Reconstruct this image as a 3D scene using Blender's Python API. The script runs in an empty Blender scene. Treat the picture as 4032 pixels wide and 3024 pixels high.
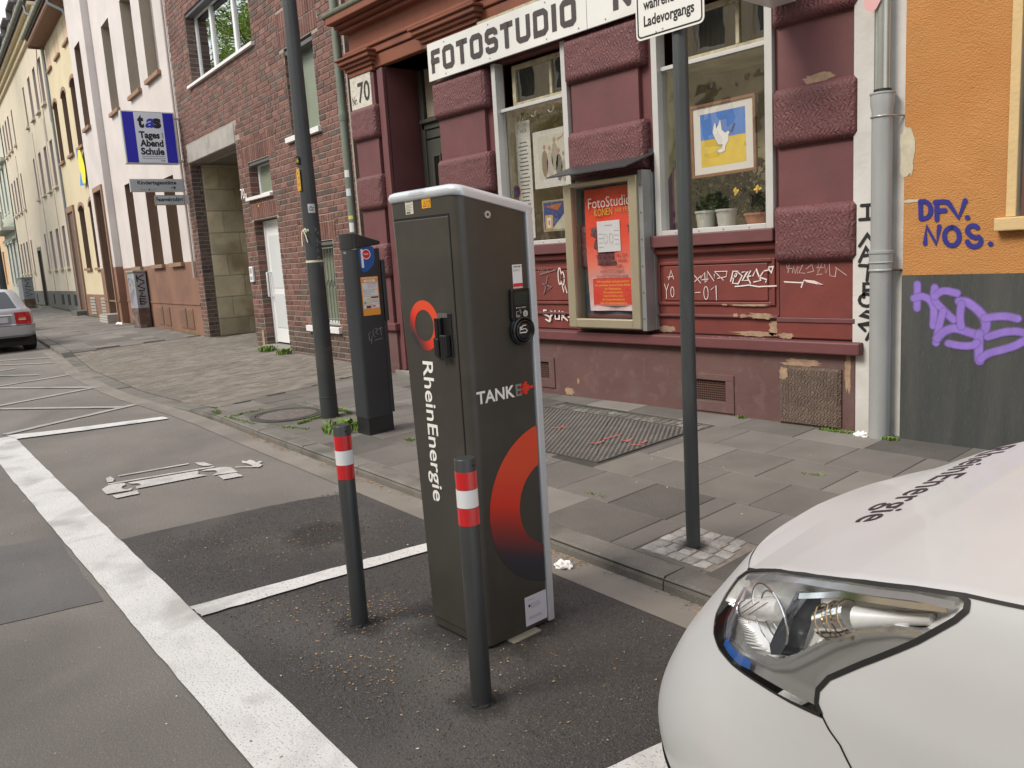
import bpy, bmesh, math, random
from mathutils import Vector, Matrix
random.seed(7)
rnd = random.random
sc = bpy.context.scene
COL = sc.collection
R = math.radians

# ------------------------------------------------------------------ camera
cam_d = bpy.data.cameras.new('camera')
cam = bpy.data.objects.new('camera', cam_d)
COL.objects.link(cam)
cam_d.sensor_width = 36.0
cam_d.lens = 28.571
cam_d.clip_start = 0.05
cam_d.clip_end = 2000
def cam_matrix(pitch, yaw, roll, loc):
    cy, sy, cp, sp, cr, sr = math.cos(yaw), math.sin(yaw), math.cos(pitch), math.sin(pitch), math.cos(roll), math.sin(roll)
    fwd = Vector((0, cp, -sp)); right = Vector((1, 0, 0)); up = right.cross(fwd)
    r2 = right * cr + up * sr; u2 = -right * sr + up * cr
    Z = Matrix.Rotation(yaw, 3, 'Z')
    r2, u2, f2 = Z @ r2, Z @ u2, Z @ fwd
    M = Matrix(((r2.x, u2.x, -f2.x, loc[0]), (r2.y, u2.y, -f2.y, loc[1]), (r2.z, u2.z, -f2.z, loc[2]), (0, 0, 0, 1)))
    return M
cam.matrix_world = cam_matrix(0.15880, 0.85172, -0.06156, (0, 0, 1.70))
sc.camera = cam

# ------------------------------------------------------------------ world, sun, exposure
SUN_EL, SUN_AZ = R(46), R(196)      # azimuth: direction towards the sun, from +Y clockwise
world = bpy.data.worlds.new('World'); sc.world = world; world.use_nodes = True
wn = world.node_tree; wn.nodes.clear()
sky = wn.nodes.new('ShaderNodeTexSky'); sky.sky_type = 'NISHITA'; sky.sun_disc = False
sky.sun_elevation = SUN_EL; sky.sun_rotation = SUN_AZ
bg1 = wn.nodes.new('ShaderNodeBackground'); bg1.inputs['Strength'].default_value = 0.06
wn.links.new(sky.outputs[0], bg1.inputs[0])
# thin bright cloud cover in front of the blue
tc = wn.nodes.new('ShaderNodeTexCoord'); nz = wn.nodes.new('ShaderNodeTexNoise')
nz.inputs['Scale'].default_value = 2.2; nz.inputs['Detail'].default_value = 5
wn.links.new(tc.outputs['Generated'], nz.inputs['Vector'])
cr_ = wn.nodes.new('ShaderNodeValToRGB')
cr_.color_ramp.elements[0].position = .35; cr_.color_ramp.elements[0].color = (.86, .875, .90, 1)
cr_.color_ramp.elements[1].position = .62; cr_.color_ramp.elements[1].color = (1.0, .975, .94, 1)
wn.links.new(nz.outputs[0], cr_.inputs[0])
bg2 = wn.nodes.new('ShaderNodeBackground'); bg2.inputs['Strength'].default_value = 0.80
wn.links.new(cr_.outputs[0], bg2.inputs[0])
add = wn.nodes.new('ShaderNodeAddShader'); wo = wn.nodes.new('ShaderNodeOutputWorld')
wn.links.new(bg1.outputs[0], add.inputs[0]); wn.links.new(bg2.outputs[0], add.inputs[1]); wn.links.new(add.outputs[0], wo.inputs[0])
sun_d = bpy.data.lights.new('sun', 'SUN'); sun_d.energy = 2.3; sun_d.angle = R(22); sun_d.color = (1, .92, .80)
sun = bpy.data.objects.new('sun', sun_d); COL.objects.link(sun)
sv = Vector((math.sin(SUN_AZ) * math.cos(SUN_EL), math.cos(SUN_AZ) * math.cos(SUN_EL), math.sin(SUN_EL)))
sun.rotation_euler = sv.to_track_quat('Z', 'Y').to_euler()
sun.location = sv * 50
sc.view_settings.view_transform = 'Standard'
sc.view_settings.look = 'None'
sc.view_settings.exposure = 0.54
sc.view_settings.gamma = 1
sc.render.engine = 'CYCLES'
sc.cycles.use_denoising = True
sc.cycles.max_bounces = 8
sc.cycles.transparent_max_bounces = 12

# ------------------------------------------------------------------ materials
MATS = {}
def lin(c):
    return tuple((x / 255 / 12.92) if x / 255 <= .04045 else ((x / 255 + .055) / 1.055) ** 2.4 for x in c)
def mat(name, color=(.5, .5, .5), rough=.7, metal=0., var=0., vscale=3., rv=0., bump=0., bscale=60., bdetail=4.,
        coat=0., spec=.5, stain=None, stain_amt=0., stain_scale=2., speck=None, speck_scale=300., speck_amt=.5, attr=None, stretch=None, bdist=.01, coords='Object', bump2=0., b2scale=8., wave=0., wscale=20., rand=0.):
    """principled material; var: soft value variation, rv: per-piece variation from the face attribute 'rnd',
    speck: second colour in fine grains, stain: large blotches"""
    if name in MATS: return MATS[name]
    m = bpy.data.materials.new(name); m.use_nodes = True
    t = m.node_tree; N = t.nodes; L = t.links
    b = N['Principled BSDF']
    b.inputs['Roughness'].default_value = rough; b.inputs['Metallic'].default_value = metal
    b.inputs['Specular IOR Level'].default_value = spec
    if coat: b.inputs['Coat Weight'].default_value = coat; b.inputs['Coat Roughness'].default_value = .05
    tcn = N.new('ShaderNodeTexCoord'); vec = tcn.outputs[coords]
    if stretch:
        mp = N.new('ShaderNodeMapping'); mp.inputs['Scale'].default_value = stretch; L.new(vec, mp.inputs[0]); vec = mp.outputs[0]
    def noise(scale, detail=4., dist=0.):
        n = N.new('ShaderNodeTexNoise'); n.inputs['Scale'].default_value = scale; n.inputs['Detail'].default_value = detail
        n.inputs['Distortion'].default_value = dist
        L.new(vec, n.inputs['Vector']); return n.outputs[0]
    def mixc(f, a, bcol, amt_is_sock=True):
        x = N.new('ShaderNodeMix'); x.data_type = 'RGBA'
        L.new(f, x.inputs[0])
        for s, i in ((a, 6), (bcol, 7)):
            if hasattr(s, 'is_linked') or isinstance(s, bpy.types.NodeSocket): L.new(s, x.inputs[i])
            else: x.inputs[i].default_value = (*s[:3], 1)
        return x.outputs[2]
    def ramp(f, p0, p1, v0=0., v1=1.):
        r_ = N.new('ShaderNodeMapRange'); r_.inputs[1].default_value = p0; r_.inputs[2].default_value = p1
        r_.inputs[3].default_value = v0; r_.inputs[4].default_value = v1
        L.new(f, r_.inputs[0]); return r_.outputs[0]
    if attr:
        a = N.new('ShaderNodeAttribute'); a.attribute_name = attr; cs = a.outputs['Color']
    else:
        rgb = N.new('ShaderNodeRGB'); rgb.outputs[0].default_value = (*color[:3], 1); cs = rgb.outputs[0]
    def mulv(cs, f):
        h = N.new('ShaderNodeHueSaturation'); L.new(f, h.inputs['Value']); L.new(cs, h.inputs['Color']); return h.outputs[0]
    if var: cs = mulv(cs, ramp(noise(vscale, 5), .25, .75, 1 - var, 1 + var))
    if rv:
        a = N.new('ShaderNodeAttribute'); a.attribute_name = 'rnd'
        cs = mulv(cs, ramp(a.outputs['Fac'], 0, 1, 1 - rv, 1 + rv))
    if rand:
        oi = N.new('ShaderNodeObjectInfo'); cs = mulv(cs, ramp(oi.outputs['Random'], 0, 1, 1 - rand, 1 + rand))
    if speck: cs = mixc(ramp(noise(speck_scale, 2), .56, .70, 0, speck_amt), cs, speck)
    if stain: cs = mixc(ramp(noise(stain_scale, 6, .4), .5, .68, 0, stain_amt), cs, stain)
    L.new(cs, b.inputs['Base Color'])
    hsock = None
    if bump or bump2 or wave:
        parts = []
        if bump: parts.append((noise(bscale, bdetail), bump))
        if bump2: parts.append((noise(b2scale, 3), bump2))
        if wave:
            w = N.new('ShaderNodeTexWave'); w.inputs['Scale'].default_value = wscale; w.inputs['Distortion'].default_value = 7; w.inputs['Detail'].default_value = 3
            w.inputs['Detail Scale'].default_value = 1.2
            L.new(vec, w.inputs['Vector']); parts.append((w.outputs['Fac'], wave))
        prev = None
        for s, k in parts:
            bn = N.new('ShaderNodeBump'); bn.inputs['Strength'].default_value = k; bn.inputs['Distance'].default_value = bdist
            L.new(s, bn.inputs['Height'])
            if prev: L.new(prev, bn.inputs['Normal'])
            prev = bn.outputs[0]
        L.new(prev, b.inputs['Normal'])
        if coat: pass
    MATS[name] = m
    return m

def glass_mat(name, tint=(.9, .93, .92), rough=.01, wob=0., wsc=6., base=.12):
    if name in MATS: return MATS[name]
    m = bpy.data.materials.new(name); m.use_nodes = True
    t = m.node_tree; N = t.nodes; L = t.links; N.clear()
    o = N.new('ShaderNodeOutputMaterial'); mx = N.new('ShaderNodeMixShader'); tr = N.new('ShaderNodeBsdfTransparent')
    tr.inputs[0].default_value = (*tint, 1)
    gl = N.new('ShaderNodeBsdfGlossy'); gl.inputs['Roughness'].default_value = rough
    fr = N.new('ShaderNodeLayerWeight'); fr.inputs[0].default_value = .5
    pw = N.new('ShaderNodeMath'); pw.operation = 'POWER'; pw.inputs[1].default_value = 4.5; L.new(fr.outputs['Facing'], pw.inputs[0])
    mr = N.new('ShaderNodeMapRange'); mr.inputs[1].default_value = 0; mr.inputs[2].default_value = 1; mr.inputs[3].default_value = base; mr.inputs[4].default_value = .95
    L.new(pw.outputs[0], mr.inputs[0]); L.new(mr.outputs[0], mx.inputs[0])
    if wob:
        tcn = N.new('ShaderNodeTexCoord'); n = N.new('ShaderNodeTexNoise'); n.inputs['Scale'].default_value = wsc; n.inputs['Detail'].default_value = 2
        L.new(tcn.outputs['Object'], n.inputs['Vector'])
        bn = N.new('ShaderNodeBump'); bn.inputs['Strength'].default_value = wob; bn.inputs['Distance'].default_value = .05
        L.new(n.outputs[0], bn.inputs['Height']); L.new(bn.outputs[0], gl.inputs['Normal'])
    L.new(tr.outputs[0], mx.inputs[1]); L.new(gl.outputs[0], mx.inputs[2]); L.new(mx.outputs[0], o.inputs[0])
    MATS[name] = m
    return m

# ------------------------------------------------------------------ mesh builder
class Frame:
    def __init__(s, o, u, v, n):
        s.o = Vector(o); s.u = Vector(u); s.v = Vector(v); s.n = Vector(n)
    def p(s, u, v, d=0.): return s.o + s.u * u + s.v * v + s.n * d
class MB:
    def __init__(s): s.v = []; s.f = []; s.m = []; s.r = []; s.c = []
    def face(s, idx, mi=0, r=None, c=None): s.f.append(tuple(idx)); s.m.append(mi); s.r.append(.5 if r is None else r); s.c.append(c)
    def quad(s, a, b, c, d, mi=0, r=None, col=None):
        k = len(s.v); s.v += [Vector(a), Vector(b), Vector(c), Vector(d)]; s.face((k, k + 1, k + 2, k + 3), mi, r, col)
    def poly(s, pts, mi=0, r=None, col=None):
        k = len(s.v); s.v += [Vector(p) for p in pts]; s.face(range(k, k + len(pts)), mi, r, col)
    def hexa(s, P, mi=0, r=None, back=True, col=None):
        """P: 8 points, first four one face, last four the opposite one"""
        k = len(s.v); s.v += [Vector(p) for p in P]
        F = [(0, 1, 2, 3), (4, 7, 6, 5), (0, 4, 5, 1), (1, 5, 6, 2), (2, 6, 7, 3), (3, 7, 4, 0)]
        if not back: F = F[:1] + F[2:]
        for f in F: s.face([k + i for i in f], mi, r, col)
    def box(s, x0, x1, y0, y1, z0, z1, mi=0, r=None, col=None):
        s.hexa([(x0, y0, z1), (x1, y0, z1), (x1, y1, z1), (x0, y1, z1), (x0, y0, z0), (x1, y0, z0), (x1, y1, z0), (x0, y1, z0)], mi, r, True, col)
    def fb(s, F, u0, u1, v0, v1, d0, d1, mi=0, r=None, back=True, col=None):
        """box in a facade frame, d1 is the outer face"""
        s.hexa([F.p(u0, v0, d1), F.p(u1, v0, d1), F.p(u1, v1, d1), F.p(u0, v1, d1), F.p(u0, v0, d0), F.p(u1, v0, d0), F.p(u1, v1, d0), F.p(u0, v1, d0)], mi, r, back, col)
    def pillow(s, F, u0, u1, v0, v1, d0, d1, c, mi=0, r=None):
        """block with chamfered face"""
        P = [F.p(u0, v0, d0), F.p(u1, v0, d0), F.p(u1, v1, d0), F.p(u0, v1, d0)]
        Q = [F.p(u0, v0, d1 - c), F.p(u1, v0, d1 - c), F.p(u1, v1, d1 - c), F.p(u0, v1, d1 - c)]
        T = [F.p(u0 + c, v0 + c, d1), F.p(u1 - c, v0 + c, d1), F.p(u1 - c, v1 - c, d1), F.p(u0 + c, v1 - c, d1)]
        k = len(s.v); s.v += P + Q + T
        for i in range(4):
            j = (i + 1) % 4
            s.face((k + i, k + j, k + 4 + j, k + 4 + i), mi, r); s.face((k + 4 + i, k + 4 + j, k + 8 + j, k + 8 + i), mi, r)
        s.face((k + 8, k + 9, k + 10, k + 11), mi, r)
    def tube(s, pts, rad, n=8, mi=0, caps=True, r=None, col=None):
        pts = [Vector(p) for p in pts]; rads = rad if isinstance(rad, (list, tuple)) else [rad] * len(pts)
        k = len(s.v); up = None
        for i, p in enumerate(pts):
            t = (pts[min(i + 1, len(pts) - 1)] - pts[max(i - 1, 0)]).normalized()
            if up is None:
                up = Vector((0, 0, 1)) if abs(t.z) < .9 else Vector((1, 0, 0))
            a = t.cross(up).normalized(); b = a.cross(t); up = b
            for j in range(n):
                w = 2 * math.pi * j / n; s.v.append(p + (a * math.cos(w) + b * math.sin(w)) * rads[i])
        for i in range(len(pts) - 1):
            for j in range(n):
                q = (j + 1) % n; s.face((k + i * n + j, k + i * n + q, k + (i + 1) * n + q, k + (i + 1) * n + j), mi, r, col)
        if caps:
            s.face([k + j for j in range(n)][::-1], mi, r, col); s.face([k + (len(pts) - 1) * n + j for j in range(n)], mi, r, col)
    def lathe(s, prof, x, y, n=32, mi=0, col=None, sx=1., sy=1.):
        """prof: (radius, z) from bottom to top"""
        k = len(s.v)
        for (rr, z) in prof:
            for j in range(n):
                w = 2 * math.pi * j / n; s.v.append(Vector((x + rr * math.cos(w) * sx, y + rr * math.sin(w) * sy, z)))
        for i in range(len(prof) - 1):
            for j in range(n):
                q = (j + 1) % n; s.face((k + i * n + j, k + i * n + q, k + (i + 1) * n + q, k + (i + 1) * n + j), mi, None, col)
        s.face([k + j for j in range(n)][::-1], mi, None, col); s.face([k + (len(prof) - 1) * n + j for j in range(n)], mi, None, col)
    def prism(s, F, poly, d0, d1, mi=0, r=None, col=None):
        n = len(poly); k = len(s.v)
        s.v += [F.p(u, v, d1) for u, v in poly] + [F.p(u, v, d0) for u, v in poly]
        s.face(range(k, k + n), mi, r, col); s.face(list(range(k + n, k + 2 * n))[::-1], mi, r, col)
        for i in range(n):
            j = (i + 1) % n; s.face((k + i, k + n + i, k + n + j, k + j), mi, r, col)
    def ribbon(s, F, path, w, d=.003, mi=0, col=None, cap=True, taper=0.):
        """flat stroke with round ends on a facade frame"""
        if len(path) < 2: return
        ws = [w / 2] * len(path)
        L_, R_ = [], []
        for i, (x, y) in enumerate(path):
            x0, y0 = path[max(i - 1, 0)]; x1, y1 = path[min(i + 1, len(path) - 1)]
            tx, ty = x1 - x0, y1 - y0; l = math.hypot(tx, ty) or 1; nx, ny = -ty / l, tx / l
            k_ = 1.
            if 0 < i < len(path) - 1:
                ax, ay = x - x0, y - y0; la = math.hypot(ax, ay) or 1; cosn = abs((nx * -ay + ny * ax) / la); k_ = 1 / max(cosn, .55)
            L_.append((x + nx * ws[i] * k_, y + ny * ws[i] * k_)); R_.append((x - nx * ws[i] * k_, y - ny * ws[i] * k_))
        k = len(s.v)
        for a, b in zip(L_, R_): s.v += [F.p(a[0], a[1], d), F.p(b[0], b[1], d)]
        for i in range(len(path) - 1): s.face((k + 2 * i, k + 2 * i + 1, k + 2 * i + 3, k + 2 * i + 2), mi, None, col)
        if cap:
            for (x, y) in (path[0], path[-1]):
                s.poly([F.p(x + w / 2 * math.cos(a * math.pi / 4), y + w / 2 * math.sin(a * math.pi / 4), d + .0004) for a in range(8)], mi, None, col)
    def thick(s, F, P, w, d, mi=0):
        """heavy lettering stroke: straight bars with round joints, each a hair above the last"""
        k = 0
        for i, ((x0, y0), (x1, y1)) in enumerate(zip(P, P[1:])):
            l = math.hypot(x1 - x0, y1 - y0) or 1; nx, ny = -(y1 - y0) / l * w / 2, (x1 - x0) / l * w / 2; dd = d + .00025 * k; k += 1
            s.quad(F.p(x0 + nx, y0 + ny, dd), F.p(x0 - nx, y0 - ny, dd), F.p(x1 - nx, y1 - ny, dd), F.p(x1 + nx, y1 + ny, dd), mi)
            if i or P[0] == P[-1]:
                dd = d + .00025 * k; k += 1; s.poly([F.p(x0 + w / 2 * math.cos(q * math.pi / 8), y0 + w / 2 * math.sin(q * math.pi / 8), dd) for q in range(16)], mi)
    def soft(s, F, path, w, d, edge=.35, mi=0):
        """sprayed stroke: opaque core, edges that fade out (opacity kept in Col)"""
        n = len(path); k = len(s.v); O, I = (0., 0., 0.), (1., 1., 1.)
        for i, (x, y) in enumerate(path):
            x0, y0 = path[max(i - 1, 0)]; x1, y1 = path[min(i + 1, n - 1)]
            tx, ty = x1 - x0, y1 - y0; l = math.hypot(tx, ty) or 1; nx, ny = -ty / l * w / 2, tx / l * w / 2
            for q in (1, 1 - 2 * edge, -(1 - 2 * edge), -1): s.v.append(F.p(x + nx * q, y + ny * q, d))
        C = (O, I, I, O)
        for i in range(n - 1):
            for q in range(3):
                a = k + 4 * i + q; s.face((a, a + 1, a + 5, a + 4), mi, None, (C[q], C[q + 1], C[q + 1], C[q]))
        for (x, y), (px, py) in ((path[0], path[1]), (path[-1], path[-2])):
            a0 = math.atan2(y - py, x - px); r1, r2 = w / 2 * (1 - 2 * edge), w / 2
            for q in range(6):
                b0, b1 = a0 - math.pi / 2 + math.pi * q / 6, a0 - math.pi / 2 + math.pi * (q + 1) / 6
                P = lambda r_, b: F.p(x + r_ * math.cos(b), y + r_ * math.sin(b), d)
                kk = len(s.v); s.v += [F.p(x, y, d), P(r1, b0), P(r1, b1), P(r2, b0), P(r2, b1)]
                s.face((kk, kk + 1, kk + 2), mi, None, (I, I, I)); s.face((kk + 1, kk + 3, kk + 4, kk + 2), mi, None, (I, O, O, I))
    def rect(s, F, u0, u1, v0, v1, d, mi=0, col=None): s.quad(F.p(u0, v0, d), F.p(u1, v0, d), F.p(u1, v1, d), F.p(u0, v1, d), mi, None, col)
    def text(s, F, txt, u, v, h, w=None, bold=0., d=.002, mi=0, col=None, align='l', slant=0., rot=0., sx=1.):
        """flat lettering: cap height h, optional total width w"""
        vs, fs, x0, x1 = glyphs(txt, bold)
        sc_ = h / CAP; kx = sc_ * sx
        if w: kx = w / max(x1 - x0, 1e-6)
        W = (x1 - x0) * kx; off = {'l': 0, 'c': -W / 2, 'r': -W}[align]
        k = len(s.v); c_, s_ = math.cos(rot), math.sin(rot)
        for (x, y) in vs:
            a, b = (x - x0) * kx + off, y * sc_; a += b * slant
            s.v.append(F.p(u + a * c_ - b * s_, v + a * s_ + b * c_, d))
        for f in fs: s.face([k + i for i in f], mi, None, col)
    def build(s, name, mats, parent=None, label=None, smooth=None, bevel=0., bseg=2, kind=None, merge=False):
        me = bpy.data.meshes.new(name)
        me.from_pydata([tuple(p) for p in s.v], [], s.f)
        if not isinstance(mats, (list, tuple)): mats = [mats]
        for m_ in mats: me.materials.append(m_)
        me.polygons.foreach_set('material_index', s.m)
        if any(abs(x - .5) > 1e-6 for x in s.r):
            a = me.attributes.new('rnd', 'FLOAT', 'FACE'); a.data.foreach_set('value', s.r)
        if any(c is not None for c in s.c):
            a = me.attributes.new('Col', 'FLOAT_COLOR', 'CORNER'); out = []
            for f, c in zip(s.f, s.c):
                if c is None: c = (.5, .5, .5)
                if isinstance(c[0], (tuple, list)):
                    for q in c: out += [*q[:3], 1.]
                else: out += [*c[:3], 1.] * len(f)
            a.data.foreach_set('color', out)
        if merge:
            bm = bmesh.new(); bm.from_mesh(me); bmesh.ops.remove_doubles(bm, verts=bm.verts, dist=1e-5); bm.to_mesh(me); bm.free()
        me.update()
        if smooth is not None:
            me.polygons.foreach_set('use_smooth', [True] * len(me.polygons))
            me.set_sharp_from_angle(angle=R(smooth))
        o = bpy.data.objects.new(name, me); COL.objects.link(o)
        if parent: o.parent = parent
        if label: o['label'] = label
        if kind: o['kind'] = kind
        if bevel:
            b = o.modifiers.new('bevel', 'BEVEL'); b.width = bevel; b.segments = bseg; b.limit_method = 'ANGLE'; b.angle_limit = R(40)
        return o
_fc = {}
def glyphs(txt, bold=0.):
    key = (txt, bold)
    if key in _fc: return _fc[key]
    cu = bpy.data.curves.new('lettering', 'FONT'); cu.body = txt; cu.size = 1; cu.offset = bold; cu.resolution_u = 3
    ob = bpy.data.objects.new('lettering', cu)
    me = bpy.data.meshes.new_from_object(ob)
    vs = [(v.co.x, v.co.y) for v in me.vertices]; fs = [tuple(p.vertices) for p in me.polygons]
    bpy.data.objects.remove(ob); bpy.data.meshes.remove(me); bpy.data.curves.remove(cu)
    xs = [v[0] for v in vs] or [0, 1]
    _fc[key] = (vs, fs, min(xs), max(xs)); return _fc[key]
_g = glyphs('H'); CAP = max(v[1] for v in _g[0])

def thing(name, label, cat, loc=(0, 0, 0), group=None):
    o = bpy.data.objects.new(name, None); COL.objects.link(o); o.location = (0, 0, 0)
    o.empty_display_size = .1
    o['label'] = label; o['category'] = cat
    if group: o['group'] = group
    return o
def tag(o, label, cat, group=None, kind=None):
    if label: o['label'] = label
    if cat: o['category'] = cat
    if group: o['group'] = group
    if kind: o['kind'] = kind
    return o
def lerp(a, b, t): return a + (b - a) * t
def sstep(a, b, x):
    t = min(1, max(0, (x - a) / (b - a))); return t * t * (3 - 2 * t)
def interp(tab, x):
    if x <= tab[0][0]: return tab[0][1]
    for (a, b), (c, d) in zip(tab, tab[1:]):
        if x <= c: return b + (d - b) * (x - a) / (c - a)
    return tab[-1][1]

def spray_mat(name, color, amount=1., grain=220., gmix=.5):
    m = mat(name, color, .85, var=.12, vscale=14); t = m.node_tree; N = t.nodes; L = t.links
    a = N.new('ShaderNodeAttribute'); a.attribute_name = 'Col'; n = N.new('ShaderNodeTexNoise'); n.inputs['Scale'].default_value = grain
    tcn = N.new('ShaderNodeTexCoord'); L.new(tcn.outputs['Object'], n.inputs['Vector'])
    k = N.new('ShaderNodeMath'); k.operation = 'MULTIPLY_ADD'; k.inputs[1].default_value = gmix; k.inputs[2].default_value = -gmix / 2; L.new(n.outputs[0], k.inputs[0])
    s = N.new('ShaderNodeMath'); s.operation = 'ADD'; L.new(a.outputs['Fac'], s.inputs[0]); L.new(k.outputs[0], s.inputs[1])
    r_ = N.new('ShaderNodeMapRange'); r_.inputs[1].default_value = .08; r_.inputs[2].default_value = .8; r_.inputs[3].default_value = 0; r_.inputs[4].default_value = amount
    L.new(s.outputs[0], r_.inputs[0]); L.new(r_.outputs[0], N['Principled BSDF'].inputs['Alpha']); return m
# shared printed / coloured material that reads a colour per face
PR = mat('printed_colour', rough=.45, attr='Col')
PRM = mat('matt_print', rough=.85, attr='Col')
WHITE_COL = (.8, .8, .78); BLACK_COL = (.012, .012, .014)

# ------------------------------------------------------------------ ground levels
def gz(X): return .0085 * max(0., min(-X, 70) - 8)
KERB = [(-75, 9.9), (-45, 6.75), (-33, 5.7), (-26.5, 5.1), (-19.2, 4.22), (-16, 3.74), (-12.4, 3.46), (-9.6, 3.50), (-3, 3.06), (4, 2.60), (12, 2.07)]
def yk(X): return interp(KERB, X)
WALL = [(-75, 12.75), (-19.1, 7.28), (-10.6, 6.55), (-10.4, 6.30), (-3.0, 6.30), (-2.6, 6.22), (12, 5.7)]
def yw(X): return interp(WALL, X)
def kh(X):   # kerb height: lowered along the driveway
    return lerp(.012, .08, max(sstep(-10.6, -9.3, X), 1 - sstep(-19.6, -19.0, X)))
def sw(X, Y):
    k = kh(X); t = (Y - yk(X)) / max(.5, yw(X) - yk(X)); t = max(0, min(1.5, t))
    return gz(X) + k + (.125 - k) * t
A1 = R(-4.9); A2 = R(-5.6); A0 = R(-2.0)
RED = Frame((0, 6.30, 0), (1, 0, 0), (0, 0, 1), (0, -1, 0))
BRK = Frame((-10.6, 6.50, 0), (math.cos(A1), math.sin(A1), 0), (0, 0, 1), (math.sin(A1), -math.cos(A1), 0))
PNK = Frame((-19.1, 7.23, 0), (math.cos(A2), math.sin(A2), 0), (0, 0, 1), (math.sin(A2), -math.cos(A2), 0))
ORG = Frame((-2.65, 6.21, 0), (math.cos(A0), math.sin(A0), 0), (0, 0, 1), (math.sin(A0), -math.cos(A0), 0))
XY = Frame((0, 0, 0), (1, 0, 0), (0, 1, 0), (0, 0, 1))
def arch(u0, u1, v0, v1, rise, n=8):
    """opening outline with a segmental head"""
    pts = [(u0, v0), (u1, v0), (u1, v1 - rise)]
    for i in range(1, n): a = math.pi * i / n; pts.append(((u0 + u1) / 2 + (u1 - u0) / 2 * math.cos(a), v1 - rise + rise * math.sin(a)))
    return pts + [(u0, v1 - rise)]
def wall_holes(mb, F, u0, u1, v0, v1, holes, d=0., depth=.3, mi=0, mr=None, vsplit=None, mlow=None, jamb=True):
    """front sheet of a wall with rectangular openings and their reveals; below vsplit material mlow"""
    us = sorted({u0, u1, *[h[0] for h in holes], *[h[1] for h in holes]}); us = [x for x in us if u0 <= x <= u1]
    vv = {v0, v1, *[h[2] for h in holes], *[h[3] for h in holes]}
    if vsplit: vv.add(vsplit)
    vs = sorted(vv); vs = [x for x in vs if v0 <= x <= v1]
    for a, b in zip(us, us[1:]):
        for c, e in zip(vs, vs[1:]):
            mu, mv = (a + b) / 2, (c + e) / 2
            if any(h[0] < mu < h[1] and h[2] < mv < h[3] for h in holes): continue
            mb.rect(F, a, b, c, e, d, (mlow if (vsplit and mv < vsplit) else mi))
    if jamb:
        for h in holes:
            a, b, c, e = h[:4]; dd = h[4] if len(h) > 4 else depth; k = mr if mr is not None else mi
            mb.quad(F.p(a, c, d), F.p(a, c, d - dd), F.p(a, e, d - dd), F.p(a, e, d), k)
            mb.quad(F.p(b, c, d - dd), F.p(b, c, d), F.p(b, e, d), F.p(b, e, d - dd), k)
            mb.quad(F.p(a, e, d), F.p(a, e, d - dd), F.p(b, e, d - dd), F.p(b, e, d), k)
            mb.quad(F.p(a, c, d - dd), F.p(a, c, d), F.p(b, c, d), F.p(b, c, d - dd), k)
# ================================================================== GROUND
M_asph = mat('worn_asphalt', (.172, .159, .143), .92, var=.18, vscale=.9, bump=.8, bscale=110, speck=(.29, .272, .245), speck_scale=95, speck_amt=.75, stain=(.118, .11, .103), stain_amt=.75, stain_scale=.6, bump2=.3, b2scale=30, bdist=.007)
M_asph2 = mat('fresh_asphalt', (.050, .046, .044), .82, var=.3, vscale=1.3, bump=1., bscale=120, bdetail=2, speck=(.17, .155, .14), speck_scale=170, speck_amt=.7, stain=(.10, .093, .086), stain_amt=.85, stain_scale=.9, bdist=.01)
M_gut = mat('gutter_concrete', (.205, .186, .163), .92, var=.2, vscale=2, bump=.2, bscale=180, stain=(.13, .12, .11), stain_amt=.6, stain_scale=1.5, bdist=.003)
M_paint = mat('road_paint', (.62, .62, .61), .75, var=.07, vscale=4, bump=.6, bscale=150, bdetail=3, speck=(.24, .235, .225), speck_scale=110, speck_amt=.85, stain=(.36, .352, .335), stain_amt=.8, stain_scale=2.6, bdist=.004)
M_paint2 = mat('worn_road_paint', (.36, .35, .33), .85, var=.1, vscale=4, bump=.5, bscale=150, speck=(.2, .19, .18), speck_scale=120, speck_amt=.9, stain=(.22, .21, .2), stain_amt=.8, stain_scale=5, bdist=.004)
M_slab = mat('paving_slab_stone', (.138, .127, .114), .88, var=.16, vscale=3, rv=.42, bump=.25, bscale=160, speck=(.20, .188, .175), speck_scale=160, speck_amt=.55, stain=(.185, .17, .155), stain_amt=.55, stain_scale=.8, bdist=.003)
M_slabdk = mat('joint_dirt', (.05, .048, .04), .95, var=.3, vscale=5, bump=.3, bscale=90)
M_kerb = mat('kerb_stone_granite', (.148, .138, .122), .9, var=.2, vscale=5, rv=.18, bump=.5, bscale=110, speck=(.27, .26, .24), speck_scale=140, speck_amt=.6, stain=(.06, .058, .045), stain_amt=.6, stain_scale=3, bdist=.006)
M_paver = mat('driveway_paver', (.178, .156, .132), .9, var=.1, vscale=6, rv=.22, bump=.3, bscale=140, stain=(.12, .11, .1), stain_amt=.5, stain_scale=.9, bdist=.004)
M_sett = mat('granite_sett', (.38, .365, .34), .8, var=.2, vscale=22, rv=.25, bump=.8, bscale=45, speck=(.16, .15, .15), speck_scale=170, speck_amt=.5, bdist=.01)
M_settdk = mat('small_dark_sett', (.145, .14, .12), .9, var=.2, vscale=16, rv=.3, bump=.6, bscale=55, bdist=.008)
M_sand = mat('joint_sand', (.27, .235, .20), .95, var=.2, vscale=14, bump=.5, bscale=160)
M_iron = mat('cast_iron', (.072, .066, .062), .7, metal=.2, var=.25, vscale=7, bump=.25, bscale=80, stain=(.045, .043, .042), stain_amt=.8, stain_scale=4)
M_green = mat('weed_leaf', (.13, .21, .035), .6, rv=.35, spec=.3)
M_moss = mat('moss', (.12, .16, .05), .95, var=.3, vscale=30, bump=.6, bscale=90)

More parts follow.
